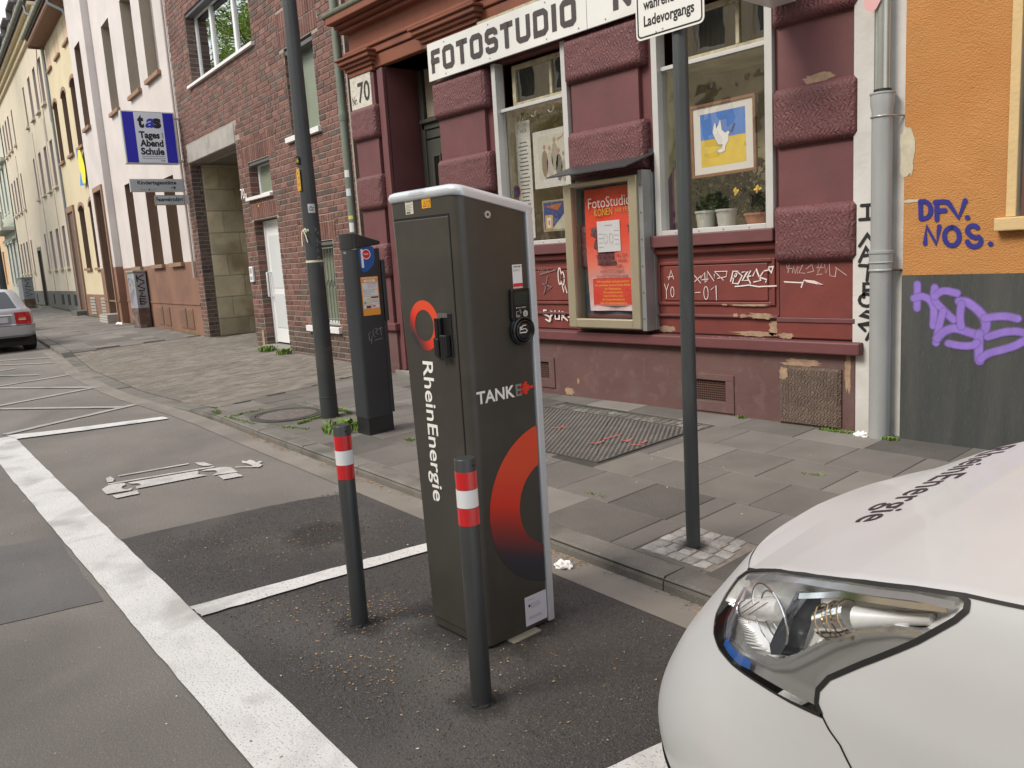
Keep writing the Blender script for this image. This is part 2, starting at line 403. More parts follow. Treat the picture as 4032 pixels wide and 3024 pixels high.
xs = [60, 20, 8] + [6 - i * .5 for i in range(60)] + [-26, -30, -36, -45, -60, -70, -78, -120, -400]
mb = MB()
ys = [-90, -30, -12, -6] + [-4 + i * .5 for i in range(16)] + [5, 7, 10, 16, 40, 90]
for a, b in zip(xs, xs[1:]):
    for c, e in zip(ys, ys[1:]):
        mb.quad((a, c, gz(a)), (b, c, gz(b)), (b, e, gz(b)), (a, e, gz(a)))
road = mb.build('road', M_asph, merge=True)
for f_ in road.data.polygons: pass
tag(road, 'worn grey asphalt street surface with repair seams', 'road', kind='structure')

# fresh dark patch of the charging bay
mb = MB()
top = [(-5.57, 1.41), (-5.50, 2.27), (-5.42, 2.63), (-5.28, 2.95)]
def jag(pts, n, a):
    out = []
    for (x0, y0), (x1, y1) in zip(pts, pts[1:]):
        for i in range(n):
            t = i / n; out.append((lerp(x0, x1, t) + (rnd() - .5) * a, lerp(y0, y1, t) + (rnd() - .5) * a))
    return out + [pts[-1]]
outl = jag([(-5.62, 1.22), (-5.50, 2.27), (-5.42, 2.63), (-5.26, 2.975), (-5.05, 2.965), (-3.0, 2.835), (1.5, 2.52)], 10, .018) + [(1.5, .95)]
mb.poly([(x, y, gz(x) + .004) for x, y in outl])
tag(mb.build('asphalt_patch', M_asph2), 'fresh dark coarse asphalt patch around the charging station', 'asphalt', kind='structure')

# concrete gutter strip along the kerb
mb = MB(); gx = [4 - i * 1.0 for i in range(49)]
for a, b in zip(gx, gx[1:]):
    mb.quad((a, yk(a) - .23, gz(a) + .006), (b, yk(b) - .23, gz(b) + .006), (b, yk(b) + .02, gz(b) + .006), (a, yk(a) + .02, gz(a) + .006))
tag(mb.build('gutter', M_gut), 'pale concrete gutter strip running along the kerb', 'gutter', kind='structure')

# ---------------- markings
def mark(name, pts, m, label, jn=8, ja=.012, z=.010):
    mb = MB(); P = jag(list(pts) + [pts[0]], jn, ja)[:-1]
    mb.poly([(x, y, gz(x) + z) for x, y in P]); o = mb.build(name, m); tag(o, label, 'marking', kind='structure'); return o
mb = MB(); P = []
n = 90
Lr = [(lerp(-10.42, 3, i / n)) for i in range(n + 1)]
for a, b in zip(Lr, Lr[1:]):
    pass
rt = [(x, 1.66 - .0577 * (x + 10.14) + (rnd() - .5) * .008) for x in Lr]; lf = [(x, 1.29 - .0516 * (x + 8.98) + (rnd() - .5) * .008) for x in Lr]
for i in range(n):
    mb.quad(*[(p[0], p[1], gz(p[0]) + .010) for p in (lf[i], lf[i + 1], rt[i + 1], rt[i])])
tag(mb.build('bay_edge_line', M_paint, merge=True), 'broad white line marking the road side of the parking bay', 'marking', kind='structure')
mark('bay_cross_line', [(-10.50, 1.62), (-10.30, 2.05), (-9.98, 3.16), (-9.78, 3.16), (-9.97, 2.31), (-10.16, 1.66)], M_paint, 'white line closing the far end of the parking bay', 10, .014, .014)
mark('bay_cross_line', [(-4.11, 1.31), (-4.00, 2.06), (-3.88, 2.80), (-3.76, 2.80), (-3.87, 2.00), (-3.95, 1.31)], M_paint, 'white cross line meeting the broad line beside the bollard', 10, .01, .014)
mark('bay_cross_line', [(-1.80, 1.18), (-1.67, 1.82), (-1.50, 2.74), (-1.37, 2.74), (-1.55, 1.82), (-1.67, 1.18)], M_paint, 'white cross line under the nose of the white car', 10, .01, .014)
ZZ = [((-10.62, 1.62), (-11.28, 3.24)), ((-13.3, 1.55), (-11.24, 3.05)), ((-13.06, 1.95), (-13.62, 3.42)), ((-16.2, 1.7), (-13.60, 3.36)), ((-15.3, 1.8), (-15.80, 3.52)), ((-17.9, 2.1), (-16.40, 3.15)), ((-17.6, 2.2), (-18.1, 3.1)), ((-19.9, 2.3), (-18.27, 3.81)), ((-20.9, 2.2), (-19.54, 4.09))]
for i, ((x0, y0), (x1, y1)) in enumerate(ZZ):
    l = math.hypot(x1 - x0, y1 - y0); nx, ny = -(y1 - y0) / l * .055, (x1 - x0) / l * .055
    o = mark('hatching_line', [(x0 + nx, y0 + ny), (x1 + nx, y1 + ny), (x1 - nx, y1 - ny), (x0 - nx, y0 - ny)], M_paint2, 'worn thin white zigzag line in front of the driveway', 12, .012, .010 + .002 * (i % 2))
    o['group'] = 'zigzag lines in front of the driveway'
# electric car symbol, painted on the bay
EV = [[(-7.08, 1.69), (-7.16, 1.76), (-7.17, 1.79), (-7.13, 1.88), (-7.06, 1.87), (-7.01, 1.82), (-6.93, 1.81), (-6.89, 1.83), (-6.91, 1.88), (-6.83, 1.84), (-6.88, 1.67)],
      [(-6.80, 1.69), (-6.78, 1.88), (-6.66, 1.85), (-6.68, 1.69)],
      [(-7.11, 1.90), (-6.99, 2.44), (-6.93, 2.43), (-6.88, 2.40), (-6.84, 2.40), (-6.76, 2.44), (-6.84, 1.89), (-6.91, 1.90), (-6.93, 1.95), (-7.01, 1.95), (-7.04, 1.91)],
      [(-7.23, 1.78), (-7.03, 2.60), (-6.99, 2.59), (-7.19, 1.77)],
      [(-6.97, 2.46), (-6.97, 2.53), (-6.91, 2.65), (-6.85, 2.68), (-6.63, 2.65), (-6.71, 2.46), (-6.78, 2.53), (-6.86, 2.55), (-6.91, 2.50)],
      [(-6.66, 2.48), (-6.62, 2.63), (-6.46, 2.62), (-6.50, 2.47)],
      [(-7.45, 1.92), (-7.35, 2.49), (-7.31, 2.49), (-7.42, 1.92)],
      [(-7.33, 2.54), (-7.26, 2.60), (-7.07, 2.61), (-7.10, 2.54), (-7.22, 2.53)],
      [(-7.44, 1.82), (-7.48, 1.87), (-7.34, 1.86), (-7.26, 1.83), (-7.28, 1.79)],
      [(-6.82, 2.70), (-6.70, 2.79), (-6.63, 2.84), (-6.69, 2.90), (-6.76, 2.90), (-6.80, 2.95), (-6.84, 2.94), (-6.82, 2.90), (-6.91, 2.91), (-6.97, 2.905), (-6.94, 2.86), (-7.00, 2.845), (-6.91, 2.81), (-6.85, 2.83), (-6.74, 2.83), (-6.72, 2.81), (-6.83, 2.72)]]
mb = MB()
for pl in EV: mb.poly([(x, y, gz(x) + .011) for x, y in jag(pl + [pl[0]], 3, .006)[:-1]])
tag(mb.build('charging_car_symbol', mat('symbol_paint', (.50, .49, .475), .8, var=.12, vscale=5, bump=.6, bscale=150, speck=(.16, .15, .14), speck_scale=70, speck_amt=.7, stain=(.33, .32, .305), stain_amt=.7, stain_scale=6, bdist=.004)), 'white painted electric car symbol with plug on the asphalt bay', 'marking', kind='structure')
mark('asphalt_repair', [(-6.3, .1), (-6.05, 1.13), (-4.6, 1.02), (-4.8, .1)], mat('repair_asphalt', (.13, .125, .12), .92, var=.15, vscale=2, bump=.5, bscale=140, speck=(.24, .23, .22), speck_scale=200), 'square grey repair patch beside the broad white line', 6, .02, .0035)
# ---------------- kerb
kerb = MB()
for a, b in zip(gx, gx[1:]): pass
kb = MB()
for i in range(120):
    x0, x1 = 4 - i * .6, 4 - (i + 1) * .6
    P = [(x0, yk(x0) + .005), (x1, yk(x1) + .005), (x1, yk(x1) + .21), (x0, yk(x0) + .21)]
    kb.hexa([(p[0], p[1], gz(p[0]) + kh(p[0]) - .012) for p in P] + [(p[0], p[1], gz(p[0]) - .1) for p in P])
kerb = kb.build('kerb', M_slabdk); tag(kerb, 'grey stone kerb between the parking bay and pavement', 'kerb', kind='structure')
x = -2.44 + 5 * 1.09; stones = []
while x > -60:
    L_ = 1.085 if x > -9 or x < -19.3 else 1.0
    x1 = x - L_ + .008; h0, h1 = kh(x), kh(x1); w = .205; c = .018 if h0 > .03 else .006
    mb = MB(); j = (rnd() - .5) * .006
    def kp(xx, o, z): return (xx, yk(xx) + o, gz(xx) + z)
    hh = (lambda xx: kh(xx) + j)
    A = [kp(x, 0, -.05), kp(x1, 0, -.05), kp(x1, w, -.05), kp(x, w, -.05)]
    B_ = [kp(x, 0.0, hh(x) * .55), kp(x1, 0.0, hh(x1) * .55), kp(x1, w, hh(x1)), kp(x, w, hh(x))]
    C_ = [kp(x, c * .4, hh(x) - c * .6), kp(x1, c * .4, hh(x1) - c * .6)]
    D_ = [kp(x - .004, c * 1.3, hh(x)), kp(x1 + .004, c * 1.3, hh(x1))]
    r = rnd()
    mb.quad(A[0], A[1], B_[1], B_[0], 0, r); mb.quad(B_[0], B_[1], C_[1], C_[0], 0, r); mb.quad(C_[0], C_[1], D_[1], D_[0], 0, r)
    mb.quad(D_[0], D_[1], B_[2], B_[3], 0, r); mb.quad(A[1], A[2], B_[2], D_[1], 0, r); mb.quad(A[3], A[0], D_[0], B_[3], 0, r); mb.quad(A[2], A[3], B_[3], B_[2], 0, r)
    mb.build('kerb_stone', M_kerb, kerb, smooth=50)
    x -= L_
# ---------------- pavement bed and slabs
def bed(name, xa, xb, step, label, m=M_slabdk, dz=-.010):
    mb = MB(); n = int((xa - xb) / step)
    for i in range(n):
        x0, x1 = xa - i * step, xa - (i + 1) * step
        for k in range(6):
            q = []
            for (xx, t) in ((x0, k / 6), (x1, k / 6), (x1, (k + 1) / 6), (x0, (k + 1) / 6)):
                y = lerp(yk(xx) + .20, yw(xx) + .6, t); q.append((xx, y, sw(xx, y) + dz))
            mb.quad(*q)
    o = mb.build(name, m); tag(o, label, 'pavement', kind='structure'); return o
pav = bed('pavement', 4, -9.7, .5, 'slab pavement in front of the photo shop and orange house')
drv = bed('driveway', -9.7, -19.2, .5, 'lowered block paved driveway in front of the brick house gateway')
pav2 = bed('pavement', -19.2, -75, .8, 'slab pavement running past the pink and yellow houses', dz=-.006)
holes = [(-5.98, -4.05, 4.37, 5.92), (-8.86, -7.82, 3.50, 4.42), (-2.76, -2.27, 3.24, 3.68)]
def sub(rc, h):
    x0, x1, y0, y1 = rc
    if x1 <= h[0] or x0 >= h[1] or y1 <= h[2] or y0 >= h[3]: return [rc]
    out = []
    if x0 < h[0]: out.append((x0, h[0], y0, y1))
    if x1 > h[1]: out.append((h[1], x1, y0, y1))
    a, b = max(x0, h[0]), min(x1, h[1])
    if y0 < h[2]: out.append((a, b, y0, h[2]))
    if y1 > h[3]: out.append((a, b, h[3], y1))
    return out
def slab_mesh(mb, rc, off, r, dz=0., tilt=0., g=.006, c=.004):
    """rc in (x, y): y measured on the skewed grid by off(x)"""
    x0, x1, y0, y1 = rc; x0 += g / 2; x1 -= g / 2; y0 += g / 2; y1 -= g / 2
    def P(x, y, z, ins=0.): yy = y + off(x); return (x, yy, sw(x, yy) + z)
    t = [(rnd() - .5) * tilt for _ in range(4)]
    T = [P(x0 + c, y0 + c, dz + t[0]), P(x1 - c, y0 + c, dz + t[1]), P(x1 - c, y1 - c, dz + t[2]), P(x0 + c, y1 - c, dz + t[3])]
    S = [P(x0, y0, dz - c + t[0]), P(x1, y0, dz - c + t[1]), P(x1, y1, dz - c + t[2]), P(x0, y1, dz - c + t[3])]
    Bt = [P(x0, y0, -.03), P(x1, y0, -.03), P(x1, y1, -.03), P(x0, y1, -.03)]
    k = len(mb.v); mb.v += [Vector(p) for p in T + S + Bt]
    mb.face((k, k + 1, k + 2, k + 3), 0, r)
    for i in range(4):
        j = (i + 1) % 4; mb.face((k + 4 + i, k + 4 + j, k + j, k + i), 0, r); mb.face((k + 8 + i, k + 8 + j, k + 4 + j, k + 4 + i), 0, r)
slope0 = -.066
offn = lambda x: slope0 * (x + 3.4)
ROWS = [3.255, 3.725, 4.245, 4.765, 5.295, 5.835, 6.44]
AN = [-2.93, -3.40, -3.64, -3.45, -3.70, -3.3]; PW = [.62, .485, .485, .485, .485, .6]
cells = []
for k in range(6):
    x = AN[k] + math.ceil((3.6 - AN[k]) / PW[k]) * PW[k]
    while x > -9.9:
        lim = -9.62 - .22 * (ROWS[k] - 3.3)
        a, b = max(x - PW[k], lim), x
        if b - a > .06:
            rcs = [(a, b, ROWS[k], ROWS[k + 1])]
            for h in holes:
                h2 = (h[0], h[1], h[2] - offn((h[0] + h[1]) / 2), h[3] - offn((h[0] + h[1]) / 2))
                rcs = [q for rc in rcs for q in sub(rc, h2)]
            for rc in rcs:
                if rc[1] - rc[0] > .04 and rc[3] - rc[2] > .04: cells.append(rc)
        x -= PW[k]
for rc in cells:
    mb = MB(); slab_mesh(mb, rc, offn, min(1, max(0, random.gauss(.45, .28))), .001 + (rnd() - .5) * .003, .003); mb.build('paving_slab', M_slab, pav)
NS = len(cells)
# far pavement: slabs follow the kerb line
cells = []
x = -19.4
while x > -58:
    for k in range(7):
        o0 = .22 + k * .5
        y0 = yk(x) + o0
        if y0 + .25 > yw(x): break
        s_ = .25 if k % 2 else 0
        cells.append((x - .5 - s_, x - s_, o0, min(o0 + .5, yw(x) - yk(x) + .05)))
    x -= .5
cells.sort(key=lambda c: -c[0]); rest = MB(); nf = 0
for rc in cells:
    mb = MB() if nf < 298 else rest
    r = min(1, max(0, random.gauss(.4, .2)))
    if rnd() < .035: r = 1.6
    slab_mesh(mb, rc, yk, r, 0, .002, .008)
    if nf < 298: mb.build('paving_slab', M_slab, pav2)
    nf += 1
rest.build('distant_paving_slabs', M_slab, pav2, kind='stuff')
# driveway pavers
pv = []
x = -9.62; i = 0
while x > -19.25:
    y = .22 + (-.1 if i % 2 else 0)
    while True:
        xm = x - .06
        if yk(xm) + y > yw(xm) + (1.6 if -18.3 < xm < -15.6 else -.02): break
        a = max(y, .215); lim = -9.62 - .22 * (yk(xm) + y - 3.3)
        if x <= lim + .12: pv.append((x - .12, x, a, y + .2))
        y += .2
    x -= .12; i += 1
pv.sort(key=lambda c: (c[0] + c[1]) ** 2 + (c[2] + 3.4) ** 2); rest = MB()
for n_, rc in enumerate(pv):
    mb = MB() if n_ < 298 else rest
    slab_mesh(mb, rc, yk, rnd(), (rnd() - .5) * .004, .002, .007, .003)
    if n_ < 298: mb.build('paver', M_paver, drv)
rest.build('driveway_pavers', M_paver, drv, kind='stuff')

# ---------------- setts round the sign post
st = MB(); st.quad(*[(x, y, sw(x, y) - .006) for x, y in ((-2.78, 3.23), (-2.25, 3.20), (-2.25, 3.67), (-2.78, 3.70))])
setts = st.build('sett_patch', M_sand); tag(setts, 'square patch of pale granite setts round the sign post foot', 'setts', kind='structure')
for iy in range(5):
    x = -2.75 + (rnd() - .5) * .02
    for ix in range(6):
        w = .065 + rnd() * .028; y = 3.245 + iy * .088 - .06 * (x + 2.5)
        if x + w > -2.27: break
        if not (abs(x + w / 2 + 2.535) < .045 and abs(y + .04 - 3.445) < .04):
            mb = MB(); c = .012
            def q(a, b): return (a + (rnd() - .5) * .012, b + (rnd() - .5) * .012)
            Q = [q(x, y), q(x + w, y), q(x + w, y + .08), q(x, y + .08)]; cx, cy = x + w / 2, y + .04
            zt = .004 + rnd() * .004; k = 0; r = rnd()
            T = [(lerp(a, cx, .22), lerp(b, cy, .22), sw(a, b) + zt) for a, b in Q]; S = [(a, b, sw(a, b) - .003) for a, b in Q]
            kk = len(mb.v); mb.v += [Vector(p) for p in T + S]; mb.face((0, 1, 2, 3), 0, r)
            for e in range(4): f_ = (e + 1) % 4; mb.face((4 + e, 4 + f_, f_, e), 0, r)
            mb.build('granite_sett', M_sett, setts, smooth=60)
        x += w + .012
# ---------------- telecom access cover with two triangular lids
def hz(x, y): return sw(x, y)
hc = thing('access_cover', 'rectangular cast iron cover with studded triangular lids in the pavement', 'access cover')
HX0, HX1, HY0, HY1 = -5.95, -4.10, 4.42, 5.68
def hp(x, y, z=0.): yy = y - .02 * (x + 5); return (x, yy, sw(x, yy) + z)
mb = MB(); w = .11
for (a, b, c, d) in ((HX0, HX1, HY0, HY0 + w), (HX0, HX1, HY1 - w, HY1), (HX0, HX0 + w, HY0 + w, HY1 - w), (HX1 - w, HX1, HY0 + w, HY1 - w)):
    mb.hexa([hp(a, c, .004), hp(b, c, .004), hp(b, d, .004), hp(a, d, .004), hp(a, c, -.03), hp(b, c, -.03), hp(b, d, -.03), hp(a, d, -.03)])
mb.build('frame', M_iron, hc)
ix0, ix1, iy0, iy1 = HX0 + w + .006, HX1 - w - .006, HY0 + w + .006, HY1 - w - .006
xm = (ix0 + ix1) / 2; g = .004
for pts in ([(ix0, iy0), (xm - .02, iy0), (ix0, iy1)], [(xm, iy0), (xm - 2 * g, iy0), (ix0 + g, iy1), (xm - g, iy1)], [(xm, iy0 + g), (ix1 - 2 * g, iy0), (xm + g, iy1), (xm, iy1)], [(ix1, iy0), (ix1, iy1), (xm + 3 * g, iy1)]):
    mb = MB(); n = len(pts); k = 0
    mb.v += [Vector(hp(a, b, .003)) for a, b in pts] + [Vector(hp(a, b, -.02)) for a, b in pts]
    mb.face(range(n)); 
    for i in range(n): j = (i + 1) % n; mb.face((i, n + i, n + j, j))
    mb.build('lid', M_iron, hc)
mb = MB(); y = HY0 + .02; j = 0
while y < HY1 - .02:
    x = HX0 + .02 + (.022 if j % 2 else 0)
    while x < HX1 - .02:
        s_ = .011; z0 = .003
        T = [hp(x - s_ * .7, y, .009), hp(x, y - s_ * .8, .009), hp(x + s_ * .7, y, .009), hp(x, y + s_ * .8, .009)]
        S = [hp(x - s_ * 1.2, y, z0), hp(x, y - s_ * 1.2, z0), hp(x + s_ * 1.2, y, z0), hp(x, y + s_ * 1.2, z0)]
        k = len(mb.v); mb.v += [Vector(p) for p in T + S]; mb.face((k, k + 1, k + 2, k + 3))
        for e in range(4): f_ = (e + 1) % 4; mb.face((k + 4 + e, k + 4 + f_, k + f_, k + e))
        x += .047
    y += .036; j += 1
mb.build('studs', mat('worn_iron_stud', (.17, .158, .145), .65, metal=.2, var=.2, vscale=7), hc, kind='stuff')
M_pink = mat('pink_spray', (.45, .13, .11), .8, var=.2, vscale=60)
mb = MB()
Hf = Frame((0, 0, sw(-4.5, 5) + .0125), (1, 0, 0), (0, 1, 0), (0, 0, 1))
for pth in ([(-5.22, 5.02), (-5.1, 5.12)], [(-5.13, 5.02), (-5.19, 5.13)], [(-4.53, 4.78), (-4.47, 4.80), (-4.48, 4.9)], [(-4.52, 4.95), (-4.52, 5.07), (-4.51, 5.15)], [(-4.38, 5.00), (-4.31, 4.99), (-4.34, 5.09)], [(-4.21, 4.92), (-4.13, 4.96)], [(-4.17, 5.0), (-4.19, 5.1)]):
    mb = MB(); mb.ribbon(Hf, pth, .022, 0, cap=False); mb.build('spray_mark', M_pink, hc, 'pink spray paint mark')
# small dark setts along the cover
mb = MB(); st2 = None
bedm = MB(); bedm.quad(*[(x, y, sw(x, y) - .006) for x, y in ((-6.0, 4.30), (-4.03, 4.30), (-4.03, 5.95), (-6.0, 5.97))])
st2 = bedm.build('sett_border', M_slabdk); tag(st2, 'row of small mossy setts bordering the studded cover', 'setts', kind='structure')
def small_setts(par, x0, x1, y0, rows, s_=.085, skew=-.02):
    for r_ in range(rows):
        x = x0 + (.03 if r_ % 2 else 0)
        while x < x1:
            w_ = s_ * (.8 + rnd() * .5); mb = MB(); y = y0 + r_ * s_ + skew * (x + 5)
            c = .006; zt = rnd() * .004
            Q = [(x, y), (x + w_ - .008, y), (x + w_ - .008, y + s_ - .008), (x, y + s_ - .008)]
            cx, cy = x + w_ / 2, y + s_ / 2; r = rnd()
            mb.v += [Vector((lerp(a, cx, .15), lerp(b, cy, .15), sw(a, b) + zt)) for a, b in Q] + [Vector((a, b, sw(a, b) - .008)) for a, b in Q]
            mb.face((0, 1, 2, 3), 0, r)
            for e in range(4): f_ = (e + 1) % 4; mb.face((4 + e, 4 + f_, f_, e), 0, r)
            mb.build('small_sett', M_settdk, par); x += w_
small_setts(st2, -5.97, -4.12, 5.70, 2)
small_setts(st2, -5.97, -4.6, 4.325, 1)
# ---------------- round manhole
mh = thing('manhole_cover', 'round concrete filled manhole cover beside the lamp post foot', 'manhole cover')
mx, my = -8.34, 3.97; zc = sw(mx, my)
mb = MB(); mb.lathe([(.47, zc - .05), (.47, zc - .002), (.40, zc - .002), (.40, zc - .03)], mx, my, 40)
mb = MB(); n = 40
for (r0, r1, z) in ((.41, .355, .004), (.345, .31, .004)):
    for i in range(n):
        a0, a1 = 2 * math.pi * i / n, 2 * math.pi * (i + 1) / n
        mb.quad(*[(mx + r_ * math.cos(a), my + r_ * math.sin(a), zc + z) for r_, a in ((r0, a0), (r0, a1), (r1, a1), (r1, a0))])
        mb.quad(*[(mx + r0 * math.cos(a), my + r0 * math.sin(a), zc + zz) for a, zz in ((a0, -.02), (a1, -.02), (a1, z), (a0, z))])
mb.build('rim', M_iron, mh, smooth=30)
mb = MB(); mb.lathe([(.31, zc - .02), (.31, zc + .001), (.30, zc + .003)], mx, my, 40); mb.build('concrete_lid', mat('lid_concrete', (.13, .115, .1), .95, var=.3, vscale=18, bump=.8, bscale=60, speck=(.25, .22, .2), speck_scale=70), mh, smooth=30)
bd = MB(); bd.quad(*[(x, y, sw(x, y) - .004) for x, y in ((-8.88, 3.48), (-7.8, 3.45), (-7.8, 4.43), (-8.88, 4.45))])
sb = bd.build('manhole_surround', M_settdk); tag(sb, 'mossy square surround of the round manhole cover', 'setts', kind='structure')
small_setts(sb, -8.85, -7.85, 3.52, 1, skew=0); small_setts(sb, -8.85, -7.85, 4.33, 1, skew=0)
# ---------------- contact shade painted round the feet, with bollard dirt and an oil stain
M_shade_grime = spray_mat('ground_shade_grime', (.024, .022, .020), .42, 60., .9)
def shade_grime(x, y, rx, ry, z, seed):
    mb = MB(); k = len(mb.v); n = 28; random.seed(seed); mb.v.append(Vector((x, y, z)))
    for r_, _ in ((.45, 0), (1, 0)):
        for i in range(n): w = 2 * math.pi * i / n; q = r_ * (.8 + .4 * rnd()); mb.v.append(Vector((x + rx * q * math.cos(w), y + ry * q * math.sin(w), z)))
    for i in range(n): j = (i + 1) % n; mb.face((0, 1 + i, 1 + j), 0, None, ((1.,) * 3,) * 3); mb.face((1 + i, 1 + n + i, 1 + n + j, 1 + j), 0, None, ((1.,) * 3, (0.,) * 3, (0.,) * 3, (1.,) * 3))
    o = mb.build('shade_grime', M_shade_grime); tag(o, None, None, kind='stuff'); return o
for k_, (x, y, rx, ry, lb) in enumerate(((-3.27, 1.81, .17, .14, 'dirt and painted contact shade round the foot of the left bollard'), (-2.305, 1.765, .16, .13, 'dirt and painted contact shade round the foot of the right bollard'), (-2.80, 2.22, .42, .40, 'painted contact shade on the asphalt under and beside the charging pillar'), (-4.6, 2.35, .30, .28, 'dark oily stain on the asphalt in the far part of the patch'))):
    o = shade_grime(x, y, rx, ry, gz(x) + .0062 + .0002 * k_, k_); tag(o, lb, 'shade_grime')
for x, y, r_, lb in ((-2.535, 3.445, .11, 'painted contact shade round the foot of the sign post'), (-7.74, 4.16, .2, 'painted contact shade round the foot of the lamp post')): o = shade_grime(x, y, r_, r_, sw(x, y) + .009, 9); tag(o, lb, 'shade_grime')
random.seed(31)
# ---------------- weeds, litter
def tuft(mb, x, y, z, n, h, sp, r0=.004):
    for i in range(n):
        a = rnd() * 6.28; rr = sp * math.sqrt(rnd()); bx, by = x + rr * math.cos(a), y + rr * math.sin(a)
        l = h * (.5 + rnd() * .7); b = rnd() * 6.28; tx, ty = math.cos(b), math.sin(b); w = r0 * (.6 + rnd())
        lean = l * (.3 + rnd() * .7); p0 = Vector((bx, by, z - .004)); p1 = p0 + Vector((tx * lean * .45, ty * lean * .45, l * .7)); p2 = p0 + Vector((tx * lean, ty * lean, l * (.75 + rnd() * .25)))
        s_ = Vector((-ty, tx, 0)) * w; r = rnd()
        mb.quad(p0 - s_ * .5, p0 + s_ * .5, p1 + s_, p1 - s_, 0, r); mb.quad(p1 - s_, p1 + s_, p2 + s_ * .15, p2 - s_ * .15, 0, r)
mb = MB()
for (x0, y0, x1, y1, n, h) in ((-7.66, 4.38, -8.25, 4.44, 130, .05), (-7.72, 3.78, -7.95, 4.4, 190, .045), (-7.4, 3.72, -7.75, 3.62, 60, .03), (-8.2, 3.5, -8.9, 3.5, 60, .03), (-8.85, 3.55, -8.9, 3.95, 50, .035), (-9.2, 3.52, -9.35, 3.56, 40, .03), (-6.08, 4.02, -6.0, 4.03, 40, .035), (-3.66, 3.82, -3.5, 3.8, 24, .02), (-2.74, 4.95, -2.62, 5.02, 20, .02),
                           (-3.25, 6.17, -3.0, 6.16, 60, .04), (-2.7, 6.12, -2.62, 6.12, 40, .05), (-4.05, 6.2, -4.0, 6.2, 12, .06), (-22.0, 7.55, -24.0, 7.75, 260, .09), (-26.3, 7.85, -24.8, 7.75, 60, .05), (-30, 8.2, -36, 8.8, 70, .06), (-37, 8.95, -45, 9.75, 420, .10), (-46.5, 9.9, -56, 10.75, 420, .14), (-19.3, 7.2, -22.0, 7.55, 90, .05)):
    for i in range(n):
        t = rnd(); x, y = lerp(x0, x1, t) + (rnd() - .5) * .05, lerp(y0, y1, t) + (rnd() - .5) * .05
        tuft(mb, x, y, sw(x, y), 3, h * .6, .02)
tag(mb.build('grass', M_green), 'short grass growing in the pavement joints and along walls', 'grass', kind='stuff')
wd = [(-6.98, 3.86, .13, .17, 'leafy green weed clump at the foot of the parking meter'), (-14.45, 6.62, .12, .16, 'weed tuft left of the white door step'), (-13.65, 6.55, .10, .13, 'weed tuft right of the white door step')]
for x, y, h, sp, lb in wd:
    mb = MB(); tuft(mb, x, y, sw(x, y), 110, h, sp, .011); tag(mb.build('weed', M_green), lb, 'weed')
M_petal = mat('dry_petal', (.30, .20, .11), .9, rv=.5); mb = MB()
def fleck(mb, x, y, s_, z):
    a = rnd() * 6.28; c_, d_ = math.cos(a) * s_, math.sin(a) * s_; e = .35 + rnd() * .4; q = rnd()
    mb.quad((x - c_, y - d_, z), (x + d_ * e, y - c_ * e, z + s_ * .2 * rnd()), (x + c_, y + d_, z + s_ * .3 * rnd()), (x - d_ * e, y + c_ * e, z), 0, q)
for i in range(1500):
    x = -2 - 7 * rnd() ** 1.0; y = yk(x) - abs(random.gauss(0, .035)) - .005
    if math.sin(x * 3.1) + math.sin(x * 7.7) * .6 < .1 * rnd() - .1 and rnd() < .8: continue
    fleck(mb, x, y, .005 + rnd() * .007, gz(x) + .008)
for i in range(1000):
    cx_, cy_, s1_ = random.choice([(-3.3, 1.95, .14), (-3.55, 1.75, .22), (-4.5, 2.35, .25), (-2.9, 1.6, .2), (-4.9, 1.8, .3), (-2.4, 2.0, .35)]); x = cx_ + random.gauss(0, s1_); y = cy_ + random.gauss(0, s1_ * .7)
    if y < 1.32 or x < -5.4 or (-3.05 < x < -2.58 and 2.0 < y < 2.5): continue
    fleck(mb, x, y, .003 + rnd() * .006, gz(x) + .009)
for i in range(220):
    x = -9 + 8.6 * rnd(); y = -.3 + 3.4 * rnd(); fleck(mb, x, y, .003 + rnd() * .004, gz(x) + .011)
tag(mb.build('fallen_petals', M_petal), 'dry petals and leaf litter scattered on the asphalt and gutter', 'litter', kind='stuff')
mb = MB(); M_chip = mat('white_litter', (.7, .69, .66), .8)
for i in range(170):
    x = -9 + 8.6 * rnd(); y = -.2 + 6.1 * rnd()
    z = (gz(x) + .011) if y < yk(x) else (sw(x, y) + .003 if y > yk(x) + .22 else None)
    if z is None or (-3.05 < x < -2.58 and 2.0 < y < 2.5): continue
    fleck(mb, x, y, .003 + rnd() * .005, z)
tag(mb.build('pale_specks', M_chip), 'tiny pale chips and chewing gum spots strewn over the ground', 'litter', kind='stuff')
# coarse grit of the fresh asphalt: real little stones
mb = MB()
for i in range(26000):
    x = -5.4 + 5.2 * rnd() ** .8; x = -5.4 + (rnd() * 4.4); y = 1.35 + rnd() * 1.55
    if y > 2.80 - .07 * (x + 3): continue
    if y < 1.70 - .0577 * (x + 10.14) + .01: continue
    s_ = .002 + rnd() * .0035; z = gz(x) + .004; a = rnd() * 6.28; p = [(x + s_ * math.cos(a + k * 2.1), y + s_ * math.sin(a + k * 2.1), z) for k in range(3)]; t = (x + (rnd() - .5) * s_, y + (rnd() - .5) * s_, z + s_ * .9)
    k = len(mb.v); mb.v += [Vector(q) for q in p] + [Vector(t)]; r = rnd() ** 2
    for e in range(3): mb.face((k + e, k + (e + 1) % 3, k + 3), 0, r)
tag(mb.build('asphalt_grit', mat('grit', (.095, .089, .084), .8, rv=.55)), 'coarse stone grit of the fresh asphalt patch', 'grit', kind='stuff')
